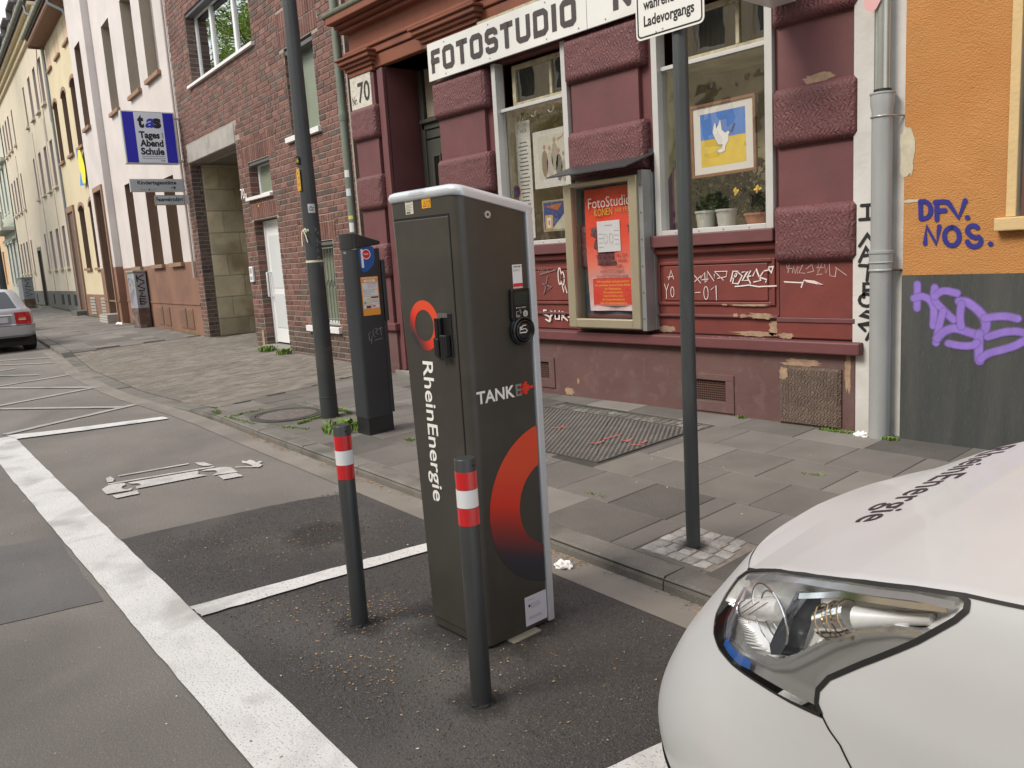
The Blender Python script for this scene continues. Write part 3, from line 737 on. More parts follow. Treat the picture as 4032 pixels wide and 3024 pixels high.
def crumple(name, label, x, y, z, sx, sy, sz, m, seed):
    random.seed(seed); bm = bmesh.new(); bmesh.ops.create_icosphere(bm, subdivisions=3, radius=1)
    import mathutils
    for v in bm.verts:
        n = mathutils.noise.noise(v.co * 2.1 + Vector((seed, 0, 0))); n2 = mathutils.noise.noise(v.co * 5 + Vector((0, seed, 0)))
        k = 1 + .45 * n + .25 * n2; v.co = Vector((v.co.x * sx * k, v.co.y * sy * k, max(-.1, v.co.z) * sz * (1 + 1.1 * n2 + .6 * n) + sz * .15))
        v.co += Vector((x, y, z))
    me = bpy.data.meshes.new(name); bm.to_mesh(me); bm.free(); me.materials.append(m)
    o = bpy.data.objects.new(name, me); COL.objects.link(o); tag(o, label, 'litter'); return o
M_tis = mat('tissue_paper', (.78, .77, .75), .9, var=.05, vscale=40)
crumple('tissue', 'crumpled white tissue in the gutter beside the charger', -3.02, 2.93, .008, .055, .042, .022, M_tis, 3)
crumple('paper_scrap', 'small white paper scrap against the kerb below the sign post', -2.26, 3.055, .05, .014, .010, .016, M_tis, 5)
crumple('tissue', 'white tissue on the far pavement near the graffiti cabinet', -27.0, 7.62, sw(-27, 7.6), .28, .07, .05, M_tis, 8)
crumple('paper_scrap', 'white scrap tucked behind the foot of the grey downpipe', -2.88, 6.12, sw(-2.9, 6.1), .05, .025, .03, M_tis, 11)
random.seed(21)
# ================================================================== RED PHOTO SHOP HOUSE
M_mar = mat('maroon_paint', (.130, .045, .047), .55, var=.14, vscale=3, bump=.15, bscale=18, bump2=.15, b2scale=5, stain=(.105, .040, .041), stain_amt=.5, stain_scale=2.5)
M_marblk = mat('maroon_hammered_stone', (.130, .044, .046), .6, var=.12, vscale=4, bump=.35, bscale=60, wave=.55, wscale=8, bump2=.5, b2scale=16, stretch=(1, 1, 2.2), bdist=.012, stain=(.10, .038, .040), stain_amt=.5, stain_scale=3)
M_redp = mat('red_brown_paint', (.165, .038, .031), .5, var=.14, vscale=4, bump=.15, bscale=25, stain=(.12, .034, .032), stain_amt=.6, stain_scale=3)
M_plin = mat('plinth_paint', (.118, .060, .056), .8, var=.16, vscale=2.5, bump=.35, bscale=22, stain=(.125, .082, .076), stain_amt=.55, stain_scale=2.2, speck=(.2, .14, .13), speck_scale=9, speck_amt=.25)
M_terra = mat('terracotta_paint', (.20, .064, .033), .75, var=.12, vscale=3, bump=.2, bscale=30, stain=(.13, .045, .028), stain_amt=.6, stain_scale=2)
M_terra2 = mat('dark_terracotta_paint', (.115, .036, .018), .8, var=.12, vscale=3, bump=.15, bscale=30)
M_alu = mat('white_aluminium', (.52, .52, .505), .35, metal=.15, var=.05, vscale=5)
M_crw = mat('old_cream_wood', (.40, .36, .25), .7, var=.2, vscale=9, bump=.2, bscale=40, stain=(.2, .17, .1), stain_amt=.6, stain_scale=12)
M_glass = glass_mat('shop_glass', tint=(.97, .97, .96), wob=.12, wsc=3.2, base=.20)
M_glass2 = glass_mat('old_wavy_glass', tint=(.8, .82, .8), wob=.03, wsc=2, base=.20)
M_wglass = glass_mat('window_glass', tint=(.55, .6, .58), wob=.04, wsc=2, base=.42)
M_dkint = mat('dark_interior', (.035, .033, .028), .9, var=.3, vscale=3)
M_olive = mat('olive_curtain', (.085, .082, .045), .9, var=.4, vscale=4, bump=.5, bscale=6, stretch=(9, 9, 1))
M_tan = mat('bare_render', (.33, .225, .15), .95, var=.25, vscale=14, bump=.9, bscale=30, stain=(.25, .17, .12), stain_amt=.6, stain_scale=9)
M_bstone = mat('bare_hammered_stone', (.15, .105, .082), .9, var=.2, vscale=7, wave=1., wscale=11, stretch=(1, 1, 2.6), bump=.5, bscale=60, stain=(.22, .16, .12), stain_amt=.5, stain_scale=3, bdist=.015)
M_dkgrn = mat('dark_green_door_paint', (.055, .058, .048), .5, var=.1, vscale=5)
M_grille = mat('vent_grille_metal', (.12, .065, .05), .6, metal=.2)
M_hole = mat('dark_void', (.006, .006, .006), .95)
M_whitep = mat('white_plaster', (.56, .55, .53), .9, var=.08, vscale=4, bump=.3, bscale=30, stain=(.36, .35, .32), stain_amt=.5, stain_scale=2)

red = thing('shop_house', 'maroon and terracotta corner shop house with hammered stone blocks', 'house')
mb = MB(); Y0 = 6.30
W1 = (-7.20, -6.04, 1.78, 3.80); W2 = (-4.95, -3.715, 1.78, 3.80); DR = (-9.36, -8.27, .1, 4.22)
wall_holes(mb, RED, -10.17, -3.02, .0, 4.22, [(*W1, .14), (*W2, .14), (*DR, .55)], -.03, .2, 0)
mb.build('wall', M_mar, red)
mb = MB(); mb.fb(RED, -10.17, -3.02, 4.23, 12, -.6, -.005); mb.box(-10.17, -3.02, 7.6, 13, 0, 12); mb.box(-3.2, -3.02, 6.34, 7.6, 0, 4.23); mb.box(-10.17, -10.0, 6.34, 7.6, 0, 4.23); mb.build('upper_wall', M_terra, red)
# recess of the doorway, painted two colours
mb = MB(); mb.box(-9.40, -9.362, 6.34, 6.9, 3.18, 4.26); mb.box(-8.268, -8.23, 6.34, 6.9, 3.18, 4.26); mb.box(-9.36, -8.27, 6.34, 6.9, 4.22, 4.26); mb.build('doorway_lining', M_terra2, red)
mb = MB(); mb.box(-9.358, -8.272, 6.86, 6.95, .1, 4.22); mb.build('door_surround', M_dkgrn, red)
mb = MB(); mb.box(-9.30, -8.3, 6.80, 6.86, 3.42, 3.50); mb.box(-9.30, -8.3, 6.76, 6.86, 3.50, 3.55); mb.box(-9.28, -8.3, 6.82, 6.86, 3.30, 3.42); mb.box(-9.33, -9.24, 6.80, 6.86, .15, 4.2); mb.build('door_transom', M_dkgrn, red, bevel=.008)
mb = MB(); mb.box(-9.22, -8.3, 6.845, 6.86, 3.58, 4.2); mb.build('transom_window', mat('blind_beige', (.32, .28, .2), .8), red)
dm = MB(); dm.box(-9.24, -8.3, 6.82, 6.86, .2, 3.28); door = dm.build('door', M_dkgrn, red, bevel=.006)
mb = MB()
for (a, b, c, d) in ((-9.08, -8.96, 2.3, 3.05), (-8.84, -8.72, 2.3, 3.05)): mb.box(a - .03, b + .03, 6.80, 6.82, c - .03, c); mb.box(a - .03, b + .03, 6.80, 6.82, d, d + .03); mb.box(a - .03, a, 6.80, 6.82, c, d); mb.box(b, b + .03, 6.80, 6.82, c, d)
mb.build('door_moulding', M_dkgrn, red, bevel=.004)
mb = MB(); mb.box(-9.08, -8.96, 6.812, 6.82, 2.3, 3.05); mb.box(-8.84, -8.72, 6.812, 6.82, 2.3, 3.05); mb.build('door_pane', mat('dark_glass', (.01, .012, .012), .05), red)
mb = MB(); mb.fb(RED, -9.6, -8.2, .06, .19, -.5, .06); mb.build('door_step', mat('step_stone', (.22, .21, .19), .85, var=.15, vscale=5, bump=.3, bscale=60), red, bevel=.01)
# jamb mouldings of the doorway
mb = MB(); mb.fb(RED, -9.44, -9.36, .2, 4.21, -.02, .03); mb.fb(RED, -9.52, -9.45, .2, 4.21, -.02, .012); mb.build('door_jamb', M_mar, red, bevel=.006)
# pilasters: smooth shafts and hammered blocks
PIL = [(-10.17, -9.56, .03), (-8.27, -7.28, .08), (-6.03, -5.03, .08), (-3.69, -2.99, .04)]
ROWZ = [(3.36, 3.785), (2.42, 2.875), (1.49, 1.945)]
for k, (a, b, e) in enumerate(PIL):
    mb = MB(); mb.fb(RED, a + e * .6, b - e, .62, 4.2 if k == 0 else 3.81, -.03, .02); mb.build('pilaster', M_mar, red, bevel=.004)
    for (c, d) in ROWZ:
        # finely subdivided pillow with real relief
        bm = bmesh.new(); nx = 22; nz_ = 12; dep = .085
        import mathutils
        grid = {}
        def rl(u, v): return mathutils.noise.noise(Vector((u * 9, v * 16, k * 3))) * .006 + mathutils.noise.noise(Vector((u * 26, v * 44, k))) * .004
        for i in range(nx + 1):
            for j in range(nz_ + 1):
                s_, t_ = i / nx, j / nz_; u, v = lerp(a, b, s_), lerp(c, d, t_)
                ex = min(s_ * (b - a), (1 - s_) * (b - a)); ez = min(t_ * (d - c), (1 - t_) * (d - c)); rr = .035
                h = dep
                for q in (ex, ez):
                    if q < rr: h -= rr * (1 - math.sqrt(max(0, 1 - (1 - q / rr) ** 2)))
                grid[i, j] = bm.verts.new(RED.p(u, v, h + (rl(u, v) if ex > 0 and ez > 0 else 0)))
        for i in range(nx):
            for j in range(nz_): bm.faces.new((grid[i, j], grid[i + 1, j], grid[i + 1, j + 1], grid[i, j + 1]))
        rim = [grid[i, 0] for i in range(nx + 1)] + [grid[nx, j] for j in range(1, nz_ + 1)] + [grid[i, nz_] for i in range(nx - 1, -1, -1)] + [grid[0, j] for j in range(nz_ - 1, 0, -1)]
        low = [bm.verts.new(v_.co - RED.n * .12) for v_ in rim]
        for i in range(len(rim)): j = (i + 1) % len(rim); bm.faces.new((rim[i], low[i], low[j], rim[j]))
        me = bpy.data.meshes.new('hammered_block'); bm.to_mesh(me); bm.free(); me.materials.append(M_marblk)
        me.polygons.foreach_set('use_smooth', [True] * len(me.polygons))
        o = bpy.data.objects.new('hammered_block', me); COL.objects.link(o); o.parent = red
mb = MB(); mb.fb(RED, -3.03, -2.99, .72, 3.9, -.6, .018); mb.build('corner_return', M_mar, red)
# base: ledge, mouldings, plinth
def strip(a, b, c, d, dd, m, name, bev=.006, d0=-.03):
    mb = MB(); mb.fb(RED, a, b, c, d, d0, dd); return mb.build(name, m, red, bevel=bev)
for (a, b) in ((-8.25, -7.3), (-6.02, -5.05), (-3.68, -3.0)): strip(a, b, .99, 1.03, .055, M_mar, 'base_moulding'); strip(a, b, .86, .99, .045, M_redp, 'base_course')
mb = MB(); mb.fb(RED, -3.655, -3.022, 1.031, 1.485, .0, .0212); mb.build('lower_pilaster_face', M_redp, red)
strip(-8.27, -2.93, .745, .845, .125, M_mar, 'ledge', .012)
strip(-10.2, -9.45, .745, .845, .10, M_mar, 'ledge', .012); strip(-10.17, -9.5, .12, .745, .05, M_plin, 'plinth')
for (a, b, w) in ((-7.28, -6.02, W1), (-5.03, -3.69, W2)):
    strip(a, b, 1.67, 1.78, .09, M_mar, 'window_sill', .01)
    strip(a, b, 1.60, 1.668, .04, M_redp, 'sill_moulding', .02)
    strip(a, b, .86, 1.60, -.012, M_redp, 'apron_panel', 0)
    strip(a + .09, b - .06, 1.50, 1.53, .008, M_redp, 'panel_frame'); strip(a + .09, b - .06, 1.125, 1.155, .008, M_redp, 'panel_frame'); strip(a + .06, a + .09, 1.125, 1.53, .008, M_redp, 'panel_frame'); strip(b - .06, b - .03, 1.125, 1.53, .008, M_redp, 'panel_frame')
    strip(a, b, 1.015, 1.04, .02, M_mar, 'apron_moulding'); strip(a + .13, b - .10, 1.165, 1.49, .002, M_redp, 'raised_panel')
mb = MB(); GR = [(-4.56, -4.195, .245, .437), (-6.85, -6.49, .294, .478)]
wall_holes(mb, RED, -8.27, -3.0, .02, .745, GR, .05, .08, 0); mb.build('plinth', M_plin, red)
for (a, b, c, d) in GR:
    mb = MB()
    for (e, f_, g_, h_) in ((a - .09, b + .09, d + .004, d + .06), (a - .09, b + .09, c - .10, c - .004), (a - .09, a - .004, c - .004, d + .004), (b + .004, b + .09, c - .004, d + .004)): mb.fb(RED, e, f_, g_, h_, .045, .064)
    vg = mb.build('vent_frame', M_plin, red, bevel=.004)
    mb = MB(); n = 17
    for i in range(n + 1): u = lerp(a, b, i / n); mb.fb(RED, u - .0035, u + .0035, c, d, .026, .034)
    for i in range(10): v = lerp(c, d, i / 9); mb.fb(RED, a, b, v - .0035, v + .0035, .028, .036)
    mb.build('grille', M_grille, vg); mb = MB(); mb.rect(RED, a, b, c, d, -.02); mb.build('vent_void', M_hole, vg)
# exposed stone of the corner pilaster foot
mb = MB(); mb.fb(RED, -3.66, -2.99, .12, .745, -.03, .055); mb.build('corner_plinth', M_plin, red, bevel=.01)
mb = MB(); mb.pillow(RED, -3.64, -3.10, .125, .62, .05, .092, .02); mb.build('bare_stone_block', M_bstone, red)
def blob(mb, cx, cz, w, h, d=.004, n=26, jag_=.35, mi=0, F=RED):
    P = []
    for i in range(n):
        a = 2 * math.pi * i / n; k = 1 + (rnd() - .5) * jag_ * 2; P.append(F.p(cx + w / 2 * k * math.copysign(abs(math.cos(a)) ** .7, math.cos(a)), cz + h / 2 * (1 + (rnd() - .5) * jag_ * 1.4) * math.copysign(abs(math.sin(a)) ** .7, math.sin(a)), d))
    mb.poly(P, mi)
for (cx, cz, w, h, d) in ((-3.85, 1.037, .22, .055, .0215), (-4.02, 1.035, .07, .03, .0215), (-4.10, 1.038, .05, .03, .0215), (-3.95, 1.128, .34, .018, .0095), (-4.22, 1.13, .06, .014, .0095), (-3.93, .875, .42, .045, -.0095), (-3.745, .93, .09, .13, -.0095), (-4.9, .89, .20, .06, -.0095), (-3.32, 2.91, .24, .07, .0215), (-3.59, .875, .13, .05, .047), (-3.45, .655, .34, .06, .0565), (-3.05, .6, .05, .3, .0565), (-3.6, .56, .08, .10, .0935), (-7.2, .22, .12, .06, .0515), (-6.2, .18, .14, .08, .0515), (-6.05, .3, .03, .06, .0515)):
    mb = MB(); blob(mb, cx, cz, w, h, d); mb.build('peeled_patch', M_tan, red)
# entablature
for (a, b, c, d, dd, m, nm) in ((-10.2, -3.0, 4.235, 4.40, .02, M_terra, 'architrave'), (-10.2, -3.0, 4.41, 4.50, .045, M_terra, 'architrave'), (-10.22, -3.0, 4.505, 4.55, .075, M_terra, 'architrave_moulding'), (-10.24, -3.0, 4.80, 4.85, .09, M_terra, 'cornice_moulding'), (-10.26, -3.0, 4.855, 4.90, .16, M_terra, 'cornice_moulding'), (-10.30, -3.0, 4.905, 5.02, .26, M_terra, 'cornice')):
    strip(a, b, c, d, dd, m, nm, .012)
mb = MB(); mb.tube([(-10.34, 6.06, 5.03), (-3.0, 6.06, 5.03)], .045, 10); mb.build('cornice_gutter', mat('mossy_zinc', (.10, .105, .075), .8, var=.3, vscale=8), red, smooth=40)
for (a, b) in ((-10.17, -9.56), (-8.40, -7.36)):
    for (e, c, d, dd) in ((0.0, 4.215, 4.28, .05), (.03, 4.28, 4.33, .08), (.06, 4.33, 4.375, .12), (.09, 4.375, 4.43, .16), (.12, 4.43, 4.46, .19)): strip(a - e, b + e, c, d, dd, M_terra, 'capital', .012)
# house number painted on the pilaster
mb = MB(); mb.fb(RED, -10.165, -9.648, 3.787, 4.212, -.02, .035); pl_ = mb.build('number_panel', mat('peeling_white_paint', (.55, .53, .46), .85, stain=(.32, .29, .22), stain_amt=.7, stain_scale=18, var=.1, vscale=9, stretch=(1, 1, 2)), red)
mb = MB(); mb.text(RED, '70', -9.98, 3.865, .245, .30, .02, .037); mb.build('lettering', mat('number_paint', (.035, .03, .03), .8), pl_)
mb = MB(); mb.text(RED, 'Nr.', -10.135, 3.85, .10, .13, .015, .037); mb.build('lettering', MATS['number_paint'], pl_)
# windows ------------------------------------------------------
def shopwin(W, seed):
    a, b, c, d = W; par = thing if False else None
    mb = MB(); wf = MB()
    for (e, f_, g_, h_) in ((a, a + .065, c, d), (b - .07, b, c, d), (a + .066, b - .071, c, c + .045), ): wf.fb(RED, e, f_, g_, h_, -.10, .028)
    win = wf.build('shop_window', M_alu, red, bevel=.004)
    mb = MB(); mb.fb(RED, a + .066, b - .071, 3.27, 3.305, -.09, -.02); mb.build('transom', M_alu, win, bevel=.003)
    mb = MB()
    for (e, f_, g_, h_) in ((a + .17, a + .225, 3.31, 3.76), (b - .12, b - .075, 3.31, 3.76), (a + .226, b - .121, 3.31, 3.36), (a + .226, b - .121, 3.71, 3.76), ((a + b) / 2 + .18, (a + b) / 2 + .215, 3.361, 3.709)): mb.fb(RED, e, f_, g_, h_, -.17, -.13)
    mb.build('fanlight_frame', M_crw, win, bevel=.004)
    mb = MB(); mb.rect(RED, a + .226, b - .121, 3.361, 3.709, -.152); mb.build('fanlight_pane', M_glass2, win)
    mb = MB(); mb.rect(RED, a + .066, b - .071, c + .046, 3.269, -.05); mb.build('pane', M_glass, win)
    mb = MB()
    for i in range(4): mb.tube([RED.p(lerp(a + .1, b - .1, (i + .5) / 4), c + .02, .028), RED.p(lerp(a + .1, b - .1, (i + .5) / 4), c + .02, .032)], .006, 8)
    mb.build('screws', mat('screw_metal', (.3, .3, .28), .4, metal=.8), win, kind='stuff')
    return win
w1 = shopwin(W1, 1); w2 = shopwin(W2, 2)
# display bays behind the panes
for (W, m, nm) in ((W1, mat('bay_beige', (.70, .60, .47), .9, var=.3, vscale=2), 'display_bay'), (W2, mat('bay_green', (.50, .46, .29), .9, var=.5, vscale=3), 'display_bay')):
    a, b, c, d = W; mb = MB(); y0, y1 = 6.445, 7.2
    mb.quad((a, y1, c), (b, y1, c), (b, y1, 3.31), (a, y1, 3.31)); mb.quad((a, y0, c), (a, y1, c), (a, y1, 3.31), (a, y0, 3.31)); mb.quad((b, y0, c), (b, y1, c), (b, y1, 3.31), (b, y0, 3.31)); mb.quad((a, y0, 3.31), (b, y0, 3.31), (b, y1, 3.31), (a, y1, 3.31))
    mb.build(nm, m, red); mb = MB(); mb.box(a, b, y0, y1, c - .02, c + .02); mb.build('display_shelf', mat('white_shelf', (.55, .54, .5), .6), red)
    mb = MB(); mb.quad((a, 6.62, 3.32), (b, 6.62, 3.32), (b, 6.62, d), (a, 6.62, d)); mb.build('fanlight_backing', M_olive, red)
# ---- things in the left display window
DW = Frame((0, 6.52, 0), (1, 0, 0), (0, 0, 1), (0, -1, 0))
M_paper = mat('white_paper', (.66, .64, .60), .8)
t = thing('price_banner', 'narrow white text banner hanging in the left shop window', 'banner')
mb = MB(); mb.fb(DW, -7.12, -6.88, 1.86, 3.17, -.004, 0); mb.build('sheet', M_paper, t)
mb = MB(); mb.text(DW, 'HIER', -7.04, 3.04, .045, .11, 0, .002)
for i in range(24): w = .09 + .08 * rnd(); mb.rect(DW, -7.0 - w / 2, -7.0 + w / 2, 2.93 - i * .043, 2.942 - i * .043, .002)
mb.build('printed_text', mat('grey_ink', (.14, .14, .15), .8), t)
t = thing('family_photo', 'pale poster of a posing group of people in the left shop window', 'poster')
mb = MB(); mb.fb(DW, -6.84, -6.24, 2.40, 3.02, -.02, 0); mb.build('mount', M_paper, t)
mb = MB()
mb.rect(DW, -6.76, -6.32, 2.50, 2.96, .002, 0, (.62, .58, .50))
for (x, z, s_, c) in ((-6.66, 2.80, 1, (.30, .22, .17)), (-6.58, 2.78, 1, (.5, .46, .42)), (-6.50, 2.86, 1.05, (.42, .36, .30)), (-6.44, 2.74, 1, (.22, .2, .2)), (-6.37, 2.70, .8, (.45, .38, .3))):
    mb.poly([DW.p(x + .05 * s_ * math.cos(q * .7), z - .13 + (.14 if math.sin(q * .7) > 0 else .16) * s_ * math.sin(q * .7), .003) for q in range(9)], 0, None, c)
    mb.poly([DW.p(x + .022 * s_ * math.cos(q * .785), z + .04 + .027 * s_ * math.sin(q * .785), .004) for q in range(8)], 0, None, (.45, .29, .2))
mb.poly([DW.p(-6.45, 2.88, .0035), DW.p(-6.36, 2.92, .0035), DW.p(-6.34, 2.99, .0035), DW.p(-6.37, 2.93, .0035), DW.p(-6.46, 2.91, .0035)], 0, None, (.45, .3, .22))
mb.build('photo_print', PR, t)
t = thing('small_painting', 'blue and orange painting leaning low in the left shop window', 'painting')
mb = MB(); mb.fb(DW, -6.74, -6.28, 1.92, 2.26, -.02, 0); mb.build('canvas', mat('canvas', (.35, .3, .22), .8), t)
mb = MB(); mb.rect(DW, -6.72, -6.30, 1.94, 2.24, .002, 0, (.05, .07, .22)); mb.poly([DW.p(-6.6, 1.94, .003), DW.p(-6.4, 2.1, .003), DW.p(-6.3, 2.14, .003), DW.p(-6.3, 1.94, .003)], 0, None, (.5, .48, .38)); mb.poly([DW.p(-6.7, 2.2, .003), DW.p(-6.5, 2.14, .003), DW.p(-6.42, 2.22, .003)], 0, None, (.4, .12, .05))
mb.rect(DW, -6.70, -6.58, 1.94, 2.10, .004, 0, (.55, .36, .16)); mb.rect(DW, -6.67, -6.61, 1.96, 2.07, .005, 0, (.7, .66, .6)); mb.rect(DW, -6.65, -6.63, 1.99, 2.04, .006, 0, (.6, .08, .06))
mb.build('picture', PR, t)
t = thing('round_sign', 'round red and blue sticker disc in the left shop window', 'sticker')
mb = MB()
for (r0, c, z) in ((.075, (.45, .03, .05), .001), (.052, (.03, .05, .32), .002)): mb.poly([DW.p(-7.16 + r0 * math.cos(q * .393), 2.40 + r0 * math.sin(q * .393), z) for q in range(16)], 0, None, c)
mb.build('disc', PR, t)
for (x, z, r0) in ((-7.04, 3.22, .05), (-6.78, 3.24, .04), (-6.5, 3.25, .045), (-6.98, 3.2, .03)):
    mb = MB(); mb.tube([(x + r0 * math.cos(q * .524), 6.49, z + r0 * 1.4 * math.sin(q * .524)) for q in range(7, 13)], .006, 6); tag(mb.build('curtain_ring', mat('ring_white', (.6, .6, .56), .4)), {-7.04: 'large white loop above the text banner in the left window', -6.78: 'small white loop right of the text banner in the left window', -6.5: 'white loop above the group photo in the left window', -6.98: 'smallest white loop overlapping the text banner top'}[x], 'ring', group='loops in the left shop window')
# ---- dove picture and plants in the right window
t = thing('framed_picture', 'framed dove print in blue and yellow in the right shop window', 'picture')
FD = Frame((-4.345, 6.50, 2.612), (1, 0, .012), (-.012, 0, 1), (0, -1, 0))
mb = MB(); w, h = .34, .325
for (a, b, c, d) in ((-w, w, h - .028, h), (-w, w, -h, -h + .028), (-w, -w + .028, -h + .028, h - .028), (w - .028, w, -h + .028, h - .028)): mb.fb(FD, a, b, c, d, -.02, .012)
mb.build('frame', mat('wooden_frame', (.24, .115, .055), .5, var=.2, vscale=20), t, bevel=.003)
mb = MB(); mb.rect(FD, -w + .028, w - .028, -h + .028, h - .028, 0); mb.build('mount', mat('picture_mount', (.72, .70, .66), .8), t)
mb = MB(); mb.rect(FD, -.235, .235, .005, .235, .001, 0, (.08, .22, .62)); mb.rect(FD, -.235, .235, -.235, .005, .001, 0, (.72, .52, .06))
mb.build('blue_and_yellow_field', mat('watercolour', rough=.8, attr='Col', var=.12, vscale=9), t)
dove = [(.03, .04), (.055, .055), (.075, .04), (.06, .02), (.06, -.03), (.03, -.07), (.02, -.12), (-.04, -.13), (-.065, -.10), (-.02, -.09), (0, -.06), (-.045, -.055), (-.06, -.03), (-.08, .01), (-.10, .06), (-.085, .13), (-.065, .15), (-.06, .09), (-.04, .12), (-.02, .17), (-.01, .12), (-.005, .07)]
mb = MB(); mb.poly([FD.p(x * 1.05, z, .003) for x, z in dove]); mb.build('dove', mat('dove_white', (.8, .8, .78), .8), t)
mb = MB(); mb.ribbon(FD, [(.078, .035), (.10, .06), (.12, .11)], .004, .004)
for q in range(5): mb.ribbon(FD, [(.09 + q * .007, .045 + q * .013), (.105 + q * .007, .04 + q * .015)], .007, .004)
pts = dove + [dove[0]]; mb.ribbon(FD, [(x * 1.05, z) for x, z in pts], .003, .0035, cap=False)
mb.build('olive_branch', mat('branch_ink', (.04, .06, .09), .8), t)
for i, (x, r0, m, lb) in enumerate(((-4.67, .10, M_alu, 'left white plastic plant pot in the right shop window'), (-4.44, .10, M_alu, 'white plastic plant pot beside the terracotta one in the right window'), (-4.10, .13, mat('terracotta_pot', (.36, .15, .08), .8, var=.2, vscale=9), 'wide terracotta bowl right of the white pots in the window'))):
    hp_ = .19 if i < 2 else .13; mb = MB(); mb.lathe([(r0 * .75, 1.803), (r0 * .97, 1.80 + hp_ - .02), (r0 * 1.05, 1.80 + hp_ - .02), (r0 * 1.05, 1.80 + hp_)], x, 6.68, 20); tag(mb.build('plant_pot', mat('pot_white', (.5, .5, .46), .6) if i < 2 else m, smooth=40), lb, 'plant pot')
    mb = MB(); random.seed(40 + i)
    for q in range(420):
        a = rnd() * 6.28; el = rnd() * 1.2; l = .1 + .34 * rnd(); c = Vector((x + l * math.cos(a) * .7, 6.72 + abs(l * math.sin(a)) * .5, 1.98 + l * math.sin(el) * 1.5 - .1 * rnd())); u_ = Vector((rnd() - .5, rnd() - .5, rnd() - .5)).normalized() * (.02 + .035 * rnd()); w_ = u_.orthogonal() * .3
        if c.x < W2[0] + .05 or c.x > W2[1] - .05: continue
        mb.quad(c - u_, c + w_, c + u_, c - w_, 0, rnd())
    tag(mb.build('house_plant', mat('house_plant_leaf', (.055, .085, .025), .5, rv=.6)), ('dark leafy plant growing from the left white pot', 'dark leafy plant growing from the second white pot', 'dark bushy plant growing over the terracotta bowl')[i], 'plant')
random.seed(55)
for (x, z) in ((-4.22, 2.13), (-4.00, 2.13)):
    mb = MB()
    for q in range(18): a = rnd() * 6.28; c = Vector((x + .03 * math.cos(a) * rnd(), 6.50, z + .035 * math.sin(a) * rnd())); mb.quad(c + Vector((-.012, 0, 0)), c + Vector((0, -.01, -.012)), c + Vector((.012, 0, 0)), c + Vector((0, .005, .012)))
    tag(mb.build('yellow_flower', mat('yellow_petal', (.75, .50, .05), .7)), 'yellow blossom under the left half of the dove picture' if x < -4.1 else 'yellow blossom under the right corner of the dove picture', 'flower', group='yellow blossoms under the dove picture')
mb = MB(); mb.quad((-4.93, 6.455, 1.82), (-4.86, 6.455, 1.82), (-4.86, 6.455, 2.42), (-4.93, 6.455, 2.30)); tag(mb.build('purple_card', mat('purple_card_paint', (.18, .05, .13), .7)), 'purple card standing at the left edge of the right shop window', 'card')
# ---- shop sign
sg = thing('shop_sign', 'long white fascia board lettered FOTOSTUDIO above the shop windows', 'sign')
M_board = mat('sign_board_white', (.66, .66, .63), .45, var=.05, vscale=2, stain=(.5, .5, .46), stain_amt=.4, stain_scale=1.5)
for (a, b) in ((-8.236, -5.642), (-5.636, -3.05)):
    mb = MB(); mb.fb(RED, a, b, 3.80, 4.228, .09, .115); mb.build('board', M_board, sg, bevel=.003)
mb = MB(); mb.fb(RED, -7.30, -3.05, 4.232, 4.26, -.1, .10); mb.build('top_rail', M_crw, sg)
M_let = mat('sign_lettering', (.05, .038, .036), .6)
GL = {'F': [[(0, 0), (0, 1), (1, 1)], [(0, .52), (.85, .52)]], 'O': [[(0.5, 0), (.18, 0), (0, .12), (0, .88), (.18, 1), (.82, 1), (1, .88), (1, .12), (.82, 0), (.5, 0)]], 'T': [[(0, 1), (1, 1)], [(.5, 1), (.5, 0)]],
      'S': [[(0, .10), (0, .09), (.16, 0), (.84, 0), (1, .11), (1, .39), (.84, .50), (.16, .50), (0, .61), (0, .89), (.16, 1), (.84, 1), (1, .91), (1, .90)]], 'U': [[(0, 1), (0, .12), (.18, 0), (.82, 0), (1, .12), (1, 1)]],
      'D': [[(0, 0), (0, 1), (.78, 1), (1, .86), (1, .14), (.78, 0), (0, 0), (0, .2)]], 'I': [[(.5, 0), (.5, 1)]], 'N': [[(0, 0), (0, 1), (1, 0), (1, 1)]]}
def block_letter(ch, u, w, base, h, sw_, F=RED, d=.118):
    mb = MB()
    for pth in GL[ch]:
        P = [(u + sw_ / 2 + x * (w - sw_), base + sw_ / 2 + y * (h - sw_)) for x, y in pth]
        # extend open ends to square caps
        def ext(p, q): l = math.hypot(p[0] - q[0], p[1] - q[1]); return (p[0] + (p[0] - q[0]) / l * sw_ / 2, p[1] + (p[1] - q[1]) / l * sw_ / 2)
        if P[0] != P[-1]: P = [ext(P[0], P[1])] + P[1:-1] + [ext(P[-1], P[-2])] if len(P) > 2 else [ext(P[0], P[1]), ext(P[1], P[0])]
        mb.thick(F, P, sw_, d + (.006 if pth is not GL[ch][0] else 0))
    mb.build('letter', M_let, sg)
u = -8.165; wd = {'F': .175, 'O': .22, 'T': .20, 'S': .21, 'U': .22, 'D': .22, 'I': .075}
tot = sum(wd[c] for c in 'FOTOSTUDIO'); gap = (2.39 - tot) / 9
for c in 'FOTOSTUDIO': block_letter(c, u, wd[c], 3.880, .262, .060 if c != 'I' else .066); u += wd[c] + gap
block_letter('N', -5.30, .22, 3.882, .258, .066); 
mb = MB()
for x in (-7.9, -7.1, -6.2, -5.75, -5.4): mb.tube([RED.p(x, 3.835, .115), RED.p(x, 3.835, .12)], .008, 8); mb.tube([RED.p(x, 4.19, .115), RED.p(x, 4.19, .12)], .008, 8)
mb.build('screws', MATS['screw_metal'], sg, kind='stuff')
